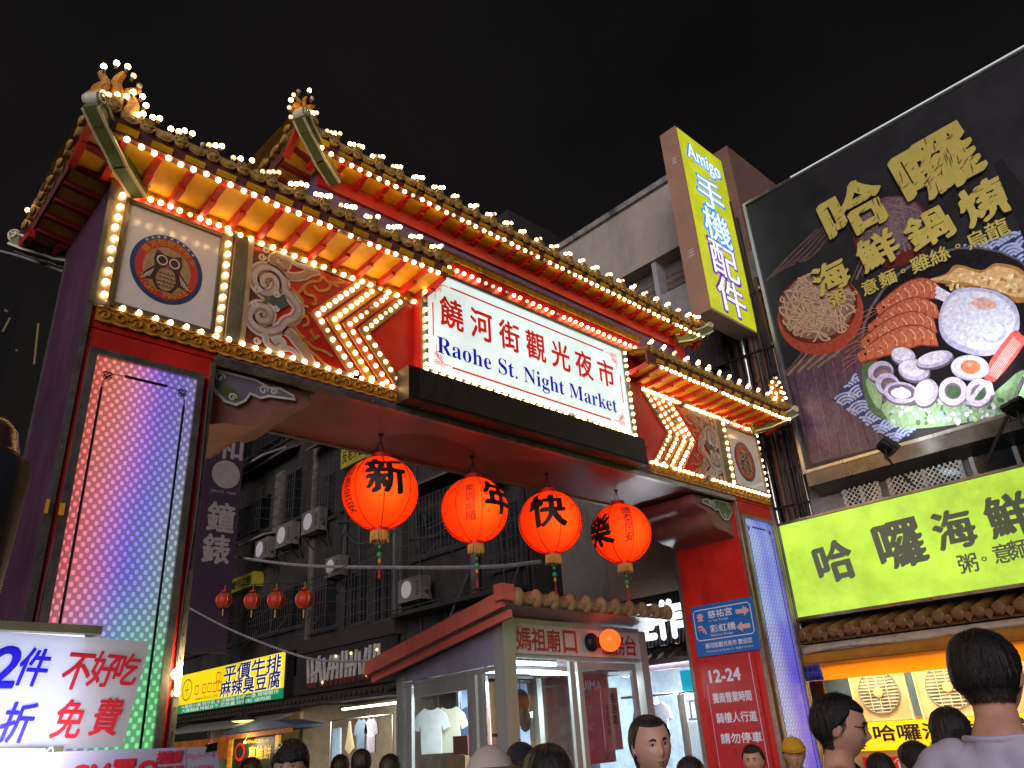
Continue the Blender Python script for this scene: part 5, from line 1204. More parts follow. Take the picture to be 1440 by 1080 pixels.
s.box(12.9, 13.0, 8.36, 8.42, .2, 1.66); s.box(12.9, 13.0, 9.2, 9.28, .2, 2.1); s.out('steel_gate', steel, sh)
s = MB(); s.box(12.89, 12.9, 8.18, 8.42, .95, 1.58); s.out('red_couplet', mat('couplet_red', 'b02028', .5), sh); 
s = MB(); s.text('\n'.join('招財進寶'), (12.886, 8.3, 1.27), NY, EZ, None, .5); s.out('couplet_lettering', mat('couplet_gold', 'c8a050', var=0), sh)
t = thing('shop_ceiling_light', 'white tube lights on the ceiling of the bright shop', 'light', (14, 9, 2.7))
s = MB()
for x in (13.4, 14.3): s.tube([(x, 7.8, 2.70), (x, 10.9, 2.70)], .03, 8)
s.out('tube', mat('tube_glow_cool', '202020'), t); lamp('shop_front_fill', 'POINT', (12.98, 9.3, 1.95), 280, (.82, .92, 1), t, .15); lamp('shop_lamp', 'AREA', (14, 9.4, 2.65), 150, (.82, .94, 1), t, 2.5, (14, 9.4, 0), None, 1.5)  # point fill added in the shop opening to brighten the gate ceiling
for i, (y, col, lab) in enumerate(((9.75, 'd8dce4', 'white T-shirt hanging on the rail of the bright shop'), (10.1, '3a4668', 'navy T-shirt hanging at the far end of the bright shop rail'))):
    t = thing('hung_shirt', lab, 'shirt', (12.9, y, 1.7)); s = MB(); c = V((12.9, y, 1.72)); P = [(-.11, .26), (-.05, .23), (.05, .23), (.11, .26), (.24, .16), (.30, -.02), (.20, -.07), (.17, .02), (.16, -.38), (-.16, -.38), (-.17, .02), (-.20, -.07), (-.30, -.02), (-.24, .16)]
    s.prism([c+V((0, -a, b)) for a, b in P], (.03, 0, 0)); s.tube([c+EZ*.24, c+EZ*.36], .005, 5); s.out('shirt_cloth', mat('shirt_'+col, col, .85, var=.12), t)
# second block: dark, barred windows
b2 = block('sooty_building', 'sooty dark apartment block with barred windows behind the lanterns', 12.9, 17.9, 2.9, 15.5, soot, 5, 12.95)
for y0, y1, z0, z1, cg in ((13.2, 14.2, 5.3, 6.9, .3), (15.1, 17.6, 6.2, 7.6, .45), (13.3, 14.6, 8.2, 9.6, .3), (15.2, 17.4, 9.2, 10.8, .4), (15.0, 16.2, 3.6, 4.7, 0)): window(b2, y0, y1, z0, z1, 12.95, cg)
s = MB(); s.box(12.3, 12.95, 12.95, 17.8, 4.62, 4.72); s.bar((12.32, 13, 4.8), (12.32, 17.8, 4.8), .03, .03); s.out('ledge', soot2, b2)
s = MB(); s.tube([(12.85, 14.75, 2.9), (12.85, 14.75, 12)], .06, 8); s.tube([(12.86, 12.98, 2.9), (12.86, 12.98, 13)], .05, 8); s.out('drain_pipe', dark, b2)
s = MB(); s.prism([(12.9, 12.95, 4.6), (12.1, 12.95, 4.1), (12.1, 12.95, 4.03), (12.9, 12.95, 4.5)], (0, 2.6, 0)); s.bar((12.9, 13.2, 5.4), (12.15, 13.2, 4.12), .03, .03); s.bar((12.9, 15.2, 5.4), (12.15, 15.2, 4.12), .03, .03); s.out('lean_to_roof', mat('grey_sheet_roof', '6a6264', .6, .3, .3, 5), b2)
# third and fourth blocks
b3 = block('grey_tiled_building', 'grey tiled apartment block with cage balconies beyond the sooty building', 17.9, 23.2, 3.9, 17.5, soot2)
for y0, y1, z0, z1, cg in ((18.3, 19.3, 8.6, 10.6, 0), (19.6, 20.6, 4.8, 6.4, .25), (21.6, 22.7, 8.4, 10.0, .4), (20.0, 21.2, 8.5, 10.3, .35), (21.3, 22.8, 4.9, 6.3, .5), (18.4, 19.3, 4.7, 6.2, .2), (18.6, 22.6, 11.8, 13.4, .45), (18.6, 22.6, 15, 16.5, 0)): window(b3, y0, y1, z0, z1, WX, cg)
s = MB(); s.tube([(12.7, 18.05, 3.9), (12.7, 18.05, 14)], .06, 8); s.tube([(12.72, 20.85, 3.9), (12.72, 20.85, 15)], .05, 8); s.out('drain_pipe', mat('green_pipe', '26382e', .6), b3)
s = MB(); s.m = 0; s.box(12.5, 12.8, 17.9, 23.2, 4.25, 4.65); s.out('signband', mat('brown_signband', '3a302a', .6, 0, .2), b3)
b4 = block('far_apartment_block', 'dark far apartment block with caged windows behind the string of small lanterns', 23.2, 34.0, 4.5, 19.5, soot)
for y0, y1, z0, z1, cg in ((23.9, 25.2, 8.9, 10.8, .4), (26.2, 29.6, 9.0, 10.4, .5), (23.4, 27.9, 5.2, 6.6, .5), (28.6, 33.5, 5.2, 6.8, .5), (24, 27.5, 12.2, 14, .5), (28.2, 30.5, 12.4, 14, 0), (24, 30, 15.8, 17.4, .4)): window(b4, y0, y1, z0, z1, WX, cg)
s = MB(); s.prism([(12.8, 25.4, 12.0), (11.9, 25.4, 11.5), (11.9, 25.4, 11.42), (12.8, 25.4, 11.9)], (0, 4.4, 0)); s.prism([(12.8, 25.5, 8.8), (12.2, 25.5, 8.6), (12.2, 25.5, 8.54), (12.8, 25.5, 8.7)], (0, 2, 0)); s.out('window_canopy', mat('pale_sheet', '8a8680', .6, 0, .2), b4)
# air conditioners
def aircon(y, z, w, h, lab, fan=True):
    a = thing('air_conditioner', lab, 'air conditioner', (12.5, y, z), 'air conditioners on the facade'); s = MB(); s.box(12.35, 12.68, y-w/2, y+w/2, z, z+h); bd_ = s.out('casing', mat('aged_white_casing', '6e685e', .5, 0, .15, 6, grime=.25), a)
    s = MB(); c = (12.349, y+w*.12, z+h*.52); s.lathe([(h*.36, 0), (h*.37, .012), (h*.34, .012)], c, 20, (-1, 0, 0))
    for i in range(1, 5): r = h*.07*i; s.tube([V(c)+V((-.008, cos(q)*r, sin(q)*r)) for q in [k*pi/8 for k in range(17)]], .004, 4)
    s.m = 1; s.lathe([(h*.33, .001), (.02, .003)], c, 20, (-1, 0, 0)); s.m = 2
    for i in range(6): s.box(12.344, 12.35, y-w*.45, y-w*.28, z+h*.2+i*h*.1, z+h*.24+i*h*.1)
    s.out('fan_grille', [white, black, dark], bd_)
    s = MB(); s.box(12.32, 12.79, y-w*.4, y-w*.34, z-.06, z-.002); s.box(12.32, 12.79, y+w*.34, y+w*.4, z-.06, z-.002); s.bar((12.35, y+w*.37, z-.04), (12.78, y+w*.37, z-.45), .03, .03); s.bar((12.35, y-w*.37, z-.04), (12.78, y-w*.37, z-.45), .03, .03); s.tube(curve([(12.5, y-w/2, z+.2), (12.5, y-w/2-.2, z+.15), (12.6, y-w/2-.22, z-.2), (12.78, y-w/2-.1, z-.5)], 5), .025, 6); s.out('wall_bracket', dark, a)
aircon(25.9, 7.75, 1.0, .75, 'old white air conditioner, farthest of the row of three under the caged windows'); aircon(24.3, 7.9, 1.1, .78, 'old white air conditioner, middle one of the row of three'); aircon(22.5, 7.98, 1.1, .76, 'old white air conditioner, nearest of the row of three'); aircon(17.0, 4.95, 1.0, .62, 'air conditioner on the ledge above the booth roof'); aircon(21.0, 6.3, .8, .6, 'small air conditioner on a bracket below the row of three')
# loose cables, a drying rail and patched sheets cluttering the facades
for nm, lb, y0, y1, zlo, zhi, nn_, X_ in (('facade_cables', 'tangle of dark cables looping across the sooty building behind the lanterns', 13, 17.8, 4.2, 9.5, 9, 12.85), ('facade_cables', 'drooping cables crossing the grey tiled building by the air conditioners', 18, 23, 4.6, 11.5, 9, 12.7), ('facade_cables', 'long sagging cables strung along the far apartment block', 23.4, 33.5, 5.0, 12.5, 10, 12.5)):
    t = thing(nm, lb, 'cables', (X_, (y0+y1)/2, zlo), 'cables on the facades'); s = MB(); rq = random.Random(int(y0*7))
    for i in range(nn_):
        a, c = sorted((rq.uniform(y0, y1), rq.uniform(y0, y1))); z = rq.uniform(zlo, zhi); dz = rq.uniform(-.6, .6)
        s.tube(curve([(X_, a, z), (X_-rq.uniform(0, .2), a+(c-a)*.33, z+dz*.3-rq.uniform(.05, .35)), (X_-rq.uniform(0, .25), a+(c-a)*.66, z+dz*.6-rq.uniform(.05, .35)), (X_, c, z+dz)], 5), rq.uniform(.012, .028), 5)
        if i % 3 == 0: s.tube(curve([(X_, c, z+dz), (X_, c+.05, z+dz-1.2), (X_, c-.04, z+dz-2.6)], 4), .018, 5)
    s.out('cable_lines', mat('grey_brown_cable', '4a4642', .7), t)
for y0, y1, z, bb in ((19.4, 22.8, 10.9, b3), (13.2, 14.6, 7.4, b2), (24.2, 27.8, 11.4, b4), (15.0, 17.6, 8.0, b2)):
    s = MB(); s.prism([(12.9, y0, z+.35), (12.2, y0, z), (12.2, y0, z-.05), (12.9, y0, z+.3)], (0, y1-y0, 0))
    for k in range(int((y1-y0)/.12)): s.bar((12.88, y0+k*.12, z+.36), (12.2, y0+k*.12, z+.02), .03, .02)
    s.out('ribbed_canopy', mat('stained_canopy_sheet', '66605a', .7, .1, .3, 4, grime=.4), bb)
for y0, y1, z0_, z1_, bb in ((18.0, 18.3, 4.7, 9.5, b3), (22.9, 23.15, 4.7, 14, b3), (14.9, 15.1, 3.0, 9.6, b2), (25.3, 25.9, 8.8, 11, b4)):
    s = MB(); s.box(12.72 if bb is not b2 else 12.9, 12.82 if bb is not b2 else 12.96, y0, y1, z0_, z1_); s.out('pilaster', mat('stained_concrete', '6e665c', .8, 0, .3, 2, grime=.5), bb)
# hanging banner, small signs
t = thing('clock_shop_banner', 'tall dark purple vertical sign with pale characters hung beside the left pillar', 'sign', (10.9, 26, 6))
s = MB(); s.box(9.6, 11.45, 26, 26.15, 4.6, 14.6); b_ = s.out('banner_panel', mat('aubergine_panel', '3c2838', .6, 0, .1, 2), t)
s = MB(); y = 25.99
for ch, px, py, h in (('和', 324, 628, .98), ('鐘', 311, 727, 1.0), ('錶', 304, 772, .98)): p = W(px, py, Y=y); s.text(ch, p, EX, EZ, h*.95, h, bold=.022, heavy=6)
p = W(318, 667, Y=y); s.poly([p+V((cos(a)*.52, 0, sin(a)*.52)) for a in [k*2*pi/36 for k in range(36)]]); p = W(314, 692, Y=y); s.text('SINCE 1960', p, EX, EZ, .9, .1)
s.out('lettering', mat('pale_taupe_letters', '9a8c84', .6, var=.1), b_, smooth=False)
t = thing('yellow_wall_sign', 'small unlit yellow wall sign with dark characters tucked behind the largest lantern', 'sign', (12.4, 20, 9.5))
s = MB(); s.box(12.3, 12.8, 19.2, 20.6, 9.6, 10.3); b_ = s.out('panel', mat('dull_yellow', 'a89c30', .6), t); s = MB(); s.text('反毛牙醫', (12.296, 19.9, 9.95), NY, EZ, 1.2, .4, bold=.01); s.out('lettering', black, b_, smooth=False)
t = thing('yellow_wall_sign', 'long unlit yellow wall sign below the row of three air conditioners', 'sign', (12.4, 27.6, 7)); s = MB(); s.box(12.4, 12.78, 26.4, 28.9, 6.95, 7.45); b_ = s.out('panel', mat('dull_yellow', 'a89c30'), t); s = MB(); s.text('水電行工程', (12.396, 27.6, 7.2), NY, EZ, 2.0, .3, bold=.01); s.out('lettering', black, b_, smooth=False)
# string of small unlit lanterns
slm = mat('small_lantern_red', 'b83020', .5, 0, .1, 6)
W5 = [W(273, 843, X=11.0), W(315, 844, X=11.0), W(355, 845, X=11.0), W(388, 844, X=11.0), W(428, 843, X=11.0)]
LBL = ['small unlit red lantern half hidden by the left pillar, first of the string', 'small unlit red lantern, second along the string from the left pillar', 'small unlit red lantern in the middle of the string of five', 'small unlit red lantern, fourth along the string from the left pillar', 'small unlit red lantern at the right end of the string of five']
proto = None
for p, lb in zip(W5, LBL):
    if proto is None:
        t = thing('small_lantern', lb, 'lantern', p, 'small unlit lanterns on a string'); s = MB(); r = .265
        s.lathe([(.10, .27), (.11, .31), (.09, .31)], p, 12)
        prof = []
        for i in range(17): la = -1.2+2.4*i/16; prof.append((r*cos(la), r*.95*sin(la)))
        s.lathe(prof, p, 18); o = s.out('paper_shade', slm, t)
        s = MB(); s.tube([p+EZ*.29, p+EZ*.5], .01, 5); s.tube([p-EZ*.28, p-EZ*.5], .025, 5); s.out('tassel', fringe, t)
        s = MB()
        for i in range(8): a = i*pi/4; s.tube([p+V((cos(a)*cos(q)*r*1.005, sin(a)*cos(q)*r*1.005, sin(q)*r*.955)) for q in [-1.2+2.4*j/10 for j in range(11)]], .008, 4)
        s.out('shade_rib', gold, o); proto = t
    else: copy_tree(proto, p)['label'] = lb
t = thing('lantern_cord', 'thin cord carrying the string of small unlit lanterns', 'cord', W5[2]+EZ*.5)
s = MB(); s.tube(curve([W5[0]+V((0, 4, .7))]+[p+EZ*.5 for p in W5]+[W5[4]+V((0, -4, .6))], 5), .012, 5); s.out('cord_line', dark, t)
t = thing('overhead_cable', 'thick pale overhead cable sagging across the street behind the lanterns', 'cable', (11, 20, 6)); s = MB(); s.tube(curve([W(258, 772, X=12), W(330, 783, X=12), W(425, 795, X=12), W(560, 798, X=12), W(690, 797, X=12), W(760, 790, X=12)], 6), .05, 6); s.out('cable_line', mat('grey_cable', '8a8480', .7), t)
t = thing('overhead_cable', 'thin pale cable slanting from the left pillar to the yellow snack sign', 'cable', (10, 22, 5)); s = MB(); s.tube(curve([W(266, 855, X=10), W(330, 888, X=10), W(420, 922, X=10), W(475, 930, X=10), W(540, 928, X=10)], 6), .03, 6); s.out('cable_line', mat('grey_cable', '8a8480'), t)
# ---- ground floor of the far blocks
gf = thing('street_level_shops', 'dim row of street level shops under a tiled canopy along the far right side', 'shop row', (13.5, 24, 0))
s = MB(); s.box(14.6, 14.8, 12.9, 34, 0, 3.0); s.m = 1; s.box(12.85, 14.6, 12.9, 34, 2.78, 2.9); s.m = 0; s.box(12.8, 14.6, 17.7, 17.9, 0, 2.8); s.box(12.8, 14.6, 23.1, 23.3, 0, 2.8); s.out('shop_room', [mat('shop_wall_cream', 'a89a80', .7, 0, .2), soot], gf)
s = MB()
for i in range(62): y = 17.9+i*.255; s.tube([(12.95, y, 3.05), (12.25, y, 2.88)], .085, 8); s.lathe([(.085, 0), (.03, .02)], (12.25, y, 2.88), 10, (-1, 0, 0))
s.out('canopy_tiles', mat('dark_roof_tile', '3a3028'), gf)
s = MB(); s.box(12.3, 12.8, 17.9, 34, 2.72, 2.82); s.m = 1; s.prism([(12.6, 23.4, 2.62), (11.7, 23.4, 2.36), (11.7, 23.4, 2.30), (12.6, 23.4, 2.54)], (0, 8, 0)); s.out('canopy_beam', [soot, mat('grey_awning_sheet', '7a7670', .6)], gf)
t = thing('snack_sign', 'yellow lit snack sign with dark blue characters and a green bottom strip', 'sign', (12.3, 27, 3))
s = MB(); s.m = 0; s.box(12.22, 12.5, 23.3, 31.6, 2.98, 4.42); bx = s.out('sign_box', dark, t)
s = MB(); s.m = 0; s.box(12.20, 12.215, 23.36, 31.54, 3.32, 4.38); s.m = 1; s.box(12.20, 12.215, 23.36, 31.54, 3.02, 3.32); s.out('lit_face', [mat('yellow_sign_face', 'e0c820', var=0, em='ecd40c', es=.78, emvar=.1, sc=1), mat('green_sign_face', '0c7040', var=0, em='0f8a54', es=.7)], bx, smooth=False)
s = MB(); x = 12.19
s.m = 1
s.text('平價牛排', (x, 25.6, 4.08), NY, EZ, 4.1, .52, bold=.05, heavy=8); s.text('麻辣臭豆腐', (x, 25.7, 3.60), NY, EZ, 4.3, .50, bold=.05, heavy=8)
s.m = 0
s.text('平價牛排', (x-.012, 25.6, 4.08), NY, EZ, 4.1, .52, bold=.014, heavy=6, shear=.1); s.text('麻辣臭豆腐', (x-.012, 25.7, 3.60), NY, EZ, 4.3, .50, bold=.014, heavy=6)
s.m = 2
def sq(y, z, r): s.ribbon([(x, y+a*r, z+b_*r) for a, b_ in ((-1, -1), (1, -1), (1, 1), (-1, 1))], .05, NX, True)
for y, z in ((29.9, 3.75), (29.25, 3.75), (28.8, 3.75), (28.35, 3.72), (27.95, 3.72), (28.15, 4.05)): sq(y, z, .14)
s.m = 3
s.ribbon([(x, 30.8+cos(a)*.42, 3.82+sin(a)*.36) for a in [k*pi/12 for k in range(24)]], .05, NX, True); s.ribbon([(x, 31.0, 3.82), (x, 30.6, 3.82)], .04, NX); s.ribbon([(x, 30.8, 4.05), (x, 30.8, 3.6)], .04, NX); s.text('www.food.com', (x, 29.0, 3.45), NY, EZ, 1.9, .13)
s.m = 1; s.text('大腸包小腸.蚵仔煎.生活報報.好吃一番.現場製作', (x, 27.4, 3.24), NY, EZ, 7.6, .13); s.text('大腸麵線.特製豆干.花枝羹.炒米粉.滷肉飯', (x, 27.6, 3.10), NY, EZ, 7.0, .12)
s.out('lettering', [mat('deep_blue_ink', '14186a', var=0, em='14186a', es=.3), mat('white_edge', 'e8e8e0', var=0, em='e8e8e0', es=.6), mat('sign_red_ink', 'd8261a'), mat('ochre_ink', 'a06a10', var=0, em='a06a10', es=.4)], bx, smooth=False)
t = thing('wooden_letter_sign', 'row of chipped white wooden plank letters on the dark fascia beside the snack sign', 'sign', (12.4, 20.2, 3.6))
s = MB(); s.box(12.42, 12.6, 17.9, 23.0, 3.05, 4.2); b_ = s.out('backing', mat('dark_fascia_board', '2a2420', .7), t)
s = MB(); rnd = random.Random(3)
for i in range(17):
    y = 22.2-i*.235; tl = rnd.uniform(-.12, .12); s.m = 0; s.bar((12.39, y+tl, 3.2), (12.39, y-tl, 4.0+rnd.uniform(-.05, .08)), .13, .03, (1, 0, 0)); s.m = 1; s.bar((12.385, y+tl, 3.18), (12.385, y+tl*.6, 3.34), .14, .034, (1, 0, 0))
for i in range(4): y = 21.8-i*.95; s.m = 0; s.bar((12.37, y+.2, 3.55+rnd.uniform(-.1, .1)), (12.37, y-.25, 3.65), .1, .03, (1, 0, 0))
s.out('plank_letters', [mat('chipped_white_wood', 'b4aca2', .7, 0, .35, 14, grime=.4), mat('red_brown_wood', '5a2a20', .7)], b_)
t = thing('wall_spot', 'row of tiny yellow bulbs glowing behind the wooden plank letters', 'light', (12.4, 20.5, 3.6)); s = MB()
for y, z in ((21.3, 3.3), (20.6, 3.95), (19.8, 3.95), (19.0, 3.3), (18.5, 3.9)): s.ball((12.36, y, z), .04, 8, 6)
s.out('bulb', mat('yellow_glow', '202020', var=0, em=(1, .75, .25), es=2.2), t)
# orange cloth awning, pendant lamp, food stall
t = thing('orange_cloth', 'faded orange cloth hung under the grey awning at the far stall', 'cloth', (11.9, 28, 1.7)); s = MB(); n = 36
for i in range(n):
    f_ = lambda k: V((11.75+.05*sin(k*.9)+.02*sin(k*2.3), 31.5-k*.155, 0)); a, c = f_(i), f_(i+1)
    s.poly([a+EZ*2.05, a+EZ*(1.42+.02*sin(i)), c+EZ*(1.42+.02*sin(i+1)), c+EZ*2.05])
s.out('cloth_sheet', mat('orange_cloth', 'c87020', .8, 0, .15, 5, trans=.35), t)
t = thing('pendant_lamp', 'round tin pendant lamp glowing warm under the snack sign', 'lamp', W(342, 1013, X=11.9)); p = W(342, 1013, X=11.9); s = MB(); s.m = 0; s.lathe([(.05, .25), (.10, .18), (.40, .02), (.42, 0)], p, 20); s.tube([p+EZ*.2, p+EZ*.7], .02, 6); hd = s.out('lamp_shade', dark, t); s = MB(); s.lathe([(.36, -.01), (.25, -.05), (.05, -.07)], p, 16); s.out('lamp_glow', mat('yellow_glow', '202020'), hd); lamp('pendant_light', 'POINT', p-EZ*.15, 150, (1, .7, .3), t, .1)
t = thing('food_stall', 'small food stall with a blue and orange roof and gold characters on its board', 'stall', (11.8, 23.4, 0)); p = W(420, 1020, X=11.6)
s = MB(); s.m = 0; s.prism([(11.5, 25.8, 2.18), (11.5, 24.6, 2.34), (11.5, 22.6, 2.38), (11.5, 21.3, 2.20), (11.5, 21.3, 2.12), (11.5, 25.8, 2.08)], (1.0, 0, 0)); s.m = 1; s.prism([(11.46, 25.8, 2.09), (11.46, 21.3, 2.13), (11.46, 21.3, 2.02), (11.46, 25.8, 1.95)], (.03, 0, 0)); s.out('roof', [mat('slate_blue_cloth', '4a5460', .7), mat('orange_trim_cloth', 'b8641c', .7)], t)
s = MB(); s.m = 0; s.box(11.6, 11.65, 22.4, 25.2, .9, 1.95); s.m = 1; s.box(11.55, 11.62, 22.2, 22.4, .9, 1.98); s.box(11.55, 11.62, 25.2, 25.45, .9, 1.98); s.m = 2; s.box(11.5, 12.4, 22.2, 25.4, 0, .9); b_ = s.out('menu_board', [mat('stall_green_board', '28301c', .6), mat('couplet_yellow', 'd0a020', .5, em='d0a020', es=.35), wood], t)
s = MB(); s.m = 0; s.text('車輪餅', (11.59, 23.4, 1.55), NY, EZ, 1.4, .36, bold=.02); s.text('原味紅豆奶油', (11.59, 23.6, 1.86), NY, EZ, 1.4, .10); s.text('\n'.join('招牌美食'), (11.54, 22.3, 1.45), NY, EZ, None, .85); s.m = 1; s.text('\n'.join('鮮甜好吃'), (11.54, 25.32, 1.45), NY, EZ, None, .85); s.ribbon([(11.585, 24.7+cos(a)*.3, 1.6+sin(a)*.22) for a in [k*pi/10 for k in range(20)]], .08, NX, True); s.out('lettering', [mat('gold_letter_lit', 'd8b040', var=0, em='d8b040', es=.5), mat('sign_red_ink', 'd8261a')], b_, smooth=False)
t = thing('stall_lamp', 'warm bare bulb under the roof of the small food stall', 'light', (11.3, 23.8, 1.9)); s = MB(); s.ball((11.35, 23.9, 1.85), .05, 8, 6); s.tube([(11.35, 23.9, 1.9), (11.48, 23.9, 2.1)], .008, 5); s.out('bulb', mat('yellow_glow', '202020'), t); lamp('stall_light', 'POINT', (11.2, 23.9, 1.8), 45, (1, .8, .5), t, .08)
# clothes shop
t = thing('clothes_shop_light', 'cool white strip light over the rack of T-shirts at the far clothes shop', 'light', (13.2, 19.8, 2.6)); s = MB(); s.tube([(13.0, 18.3, 2.55), (13.0, 21.2, 2.55)], .03, 8); s.out('tube', mat('tube_glow_cool', '202020'), t); lamp('shop_lamp', 'AREA', (12.7, 19.6, 2.6), 190, (1, .95, .85), t, 1.0, (13.6, 19.6, .8), None, 3)
for i, (y, z, col, lab) in enumerate(((19.25, 1.86, '6a6870', 'grey T-shirt with white print on the rack at the far clothes shop'), (19.75, 1.86, '3c4a58', 'slate T-shirt hanging beside the grey printed T-shirt'), (20.35, 1.8, '8a7a60', 'tan cloth hanging behind the slate T-shirt'), (21.0, 1.75, '8fa8b8', 'pale blue trousers hanging nearest the food stall'))):
    t = thing('rack_shirt', lab, 'shirt', (12.7, y, z), 'clothes on the far rack'); s = MB(); c = V((12.7, y, z)); P = [(-.12, .36), (-.05, .33), (.05, .33), (.12, .36), (.28, .22), (.34, -.02), (.22, -.07), (.2, .05), (.19, -.48), (-.19, -.48), (-.2, .05), (-.22, -.07), (-.34, -.02), (-.28, .22)]
    if i == 2: P = [(-.02, .4), (.03, .4), (.10, .1), (.26, -.3), (.05, -.45), (-.2, -.3), (-.08, .1)]
    if i == 3: P = [(-.2, .3), (.2, .3), (.24, -.6), (.05, -.6), (0, 0), (-.05, -.6), (-.24, -.6)]
    s.prism([c+V((0, -a, b_)) for a, b_ in P], (.04, 0, 0)); o = s.out('shirt_cloth', mat('rack_'+col, col, .85, var=.15), t)
    if i == 0: s = MB(); s.text('FEEL\nGOOD', (12.69, y, z+.05), NY, EZ, .24, .3, bold=.02); s.out('print', white, o, smooth=False)
t = thing('clothes_rail', 'thin steel rail the far T-shirts hang from', 'rail', (12.72, 20, 2.2)); s = MB(); s.tube([(12.72, 18.2, 2.26), (12.72, 21.4, 2.26)], .02, 6); s.tube([(12.72, 18.25, 0), (12.72, 18.25, 2.26)], .02, 6); s.tube([(12.72, 21.35, 0), (12.72, 21.35, 2.26)], .02, 6); s.out('rail_tube', steel, t)
# ================================================================== far dark town on the left
for i, (x0, x1, y, zt_) in enumerate(((-22, 1.5, 46, 22), (1.6, 7.2, 52, 30))):
    b = thing('distant_tower', ['unlit dark apartment tower far left of the gate', 'tall dark block far off behind the left roof eave'][i], 'building', ((x0+x1)/2, y+4, 0)); s = MB(); s.box(x0, x1, y, y+8, 0, zt_); s.out('wall', mat('night_concrete', '0e0d0d', .8, 0, .2, .4), b)
    s = MB()
    for fl in range(int(zt_/3.2)):
        for k in range(int((x1-x0)/2.4)): s.box(x0+.6+k*2.4, x0+1.9+k*2.4, y-.05, y-.01, 1.2+fl*3.2, 2.8+fl*3.2)
    s.out('window', glass_d, b)
for i, (px, py, px2, py2) in enumerate(((54, 455, 48, 512), (6, 436, 11, 438), (14, 447, 4, 466), (22, 492, 25, 493))):
    p, q = W(px, py, Y=45.6), W(px2, py2, Y=45.6); t = thing('distant_light', ['thin upright strip of yellow light on the dark tower', 'tiny warm window light low on the dark tower edge', 'faint slanting light streak on the dark tower at the frame edge', 'tiny white light dot beneath the tower lights'][i], 'light', p); s = MB(); s.tube([p, q], .055, 6); s.out('strip', mat('far_glow', '202020', var=0, em=(1, .62, .16), es=.10), t)
t = thing('overhead_wire', 'dark overhead wire running to the left roof corner of the gate', 'wire', (0, 8, 5)); s = MB(); s.tube(curve([W(-40, 345, Y=9), W(20, 358, Y=8.5), W(95, 384, Y=7.3)], 6), .012, 5); s.out('wire_line', mat('grey_cable', '8a8480'), t)
# ================================================================== stall signs at lower left
SYL = 3.2
t = thing('stall_lightbox', 'white lit stall box with blue price characters 2件 at the lower left', 'sign', (.4, SYL, 1.6)); fs = V((.995, .10, 0)); fn2 = V((.10, -.995, 0))
o_ = W(0, 968, Y=SYL)
def LS(px, py, k=0): # point on the sheet plane
    a = px/1440; r = W(px, py, Y=SYL); u = (r.x-o_.x); s_ = u/(fs.x-(r.x/r.y)*fs.y); q = o_+fs*s_; return V((q.x, q.y, 1.6+(r.z-1.6)*q.y/r.y))+fn2*k
z0, z1 = LS(40, 1052).z, LS(40, 887).z
def pt(px, z, k=0): q = LS(px, 968, k); return V((q.x, q.y, z))
bm_ = mat('olive_box_rim', '6a6a48', .5, .3)
s = MB(); s.m = 0; a, c = pt(-170, z0), pt(112, z0); s.prism([a-fn2*.03, c-fn2*.03, c-fn2*.16, a-fn2*.16], (0, 0, z1-z0)); bx = s.out('lit_case', mat('white_box_glow', 'e4e8ee', .4, var=0, em='dfe6ff', es=1.45, emvar=.12, sc=5), t, smooth=False)
s = MB(); a, c = pt(-170, z1+.012), pt(128, z1+.012); s.bar(a-fn2*.08, c-fn2*.08, .2, .03); a, c = pt(-170, z0-.02), pt(100, z0-.02); s.bar(a-fn2*.08, c-fn2*.08, .2, .04); s.out('case_rim', bm_, bx)
t2 = thing('plastic_sign_sheet', 'grey corrugated plastic sheet with red characters 不好吃免費 over the lightbox', 'sign', pt(150, z0))
s = MB(); a, b_, c, d = pt(-170, z0), LS(172, 1050), LS(211, 902), pt(-170, z1)
m_ = mat('corrugated_sheet', 'c8c8d0', .45, 0, .05, 5, trans=.62)
s.poly([a, b_, c, d]); sh_ = s.out('plastic_sheet', m_, t2, smooth=False)
s = MB(); s.m = 0; 
def LT(ch, px, py, h, k, rot=-.05): s.m = k; s.text(ch, LS(px, py, .004), fs, EZ, h*.62, h*.82, bold=.014, heavy=6, shear=.16, rot=rot)
for ch, px, py in (('不', 108, 944), ('好', 146, 941), ('吃', 178, 941)): LT(ch, px, py, .148 if ch != '吃' else .135, 0)
for ch, px, py in (('免', 97, 1011), ('費', 150, 1008)): LT(ch, px, py, .15, 0)
s.m = 1; s.text('2', LS(8, 938, .004), fs, EZ, .08, .13, bold=.02, heavy=6, shear=.18)
for ch, px, py in (('件', 47, 938), ('折', 24, 1016)): LT(ch, px, py, .15, 1)
s.out('lettering', [mat('sheet_red_ink', 'b8202c', .5, var=0, em='b8202c', es=.12), mat('sheet_blue_ink', '2018c0', .5, var=0, em='2018c8', es=.3)], sh_, smooth=False)
t = thing('pepper_bun_board', 'lower grey stall board with red lettering 胡椒餅 clipped beneath the plastic sheet', 'sign', (1, SYL-.1, 1.3))
s = MB(); q = [LS(-60, 1062, .03), LS(-60, 1200, .03), LS(312, 1190, .03), LS(300, 1050, .03)]
s.poly([q[0], q[1], q[2], q[3]]); bd2 = s.out('board_sheet', mat('pale_violet_sheet', 'a8a4b8', .5, 0, .05), t, smooth=False)
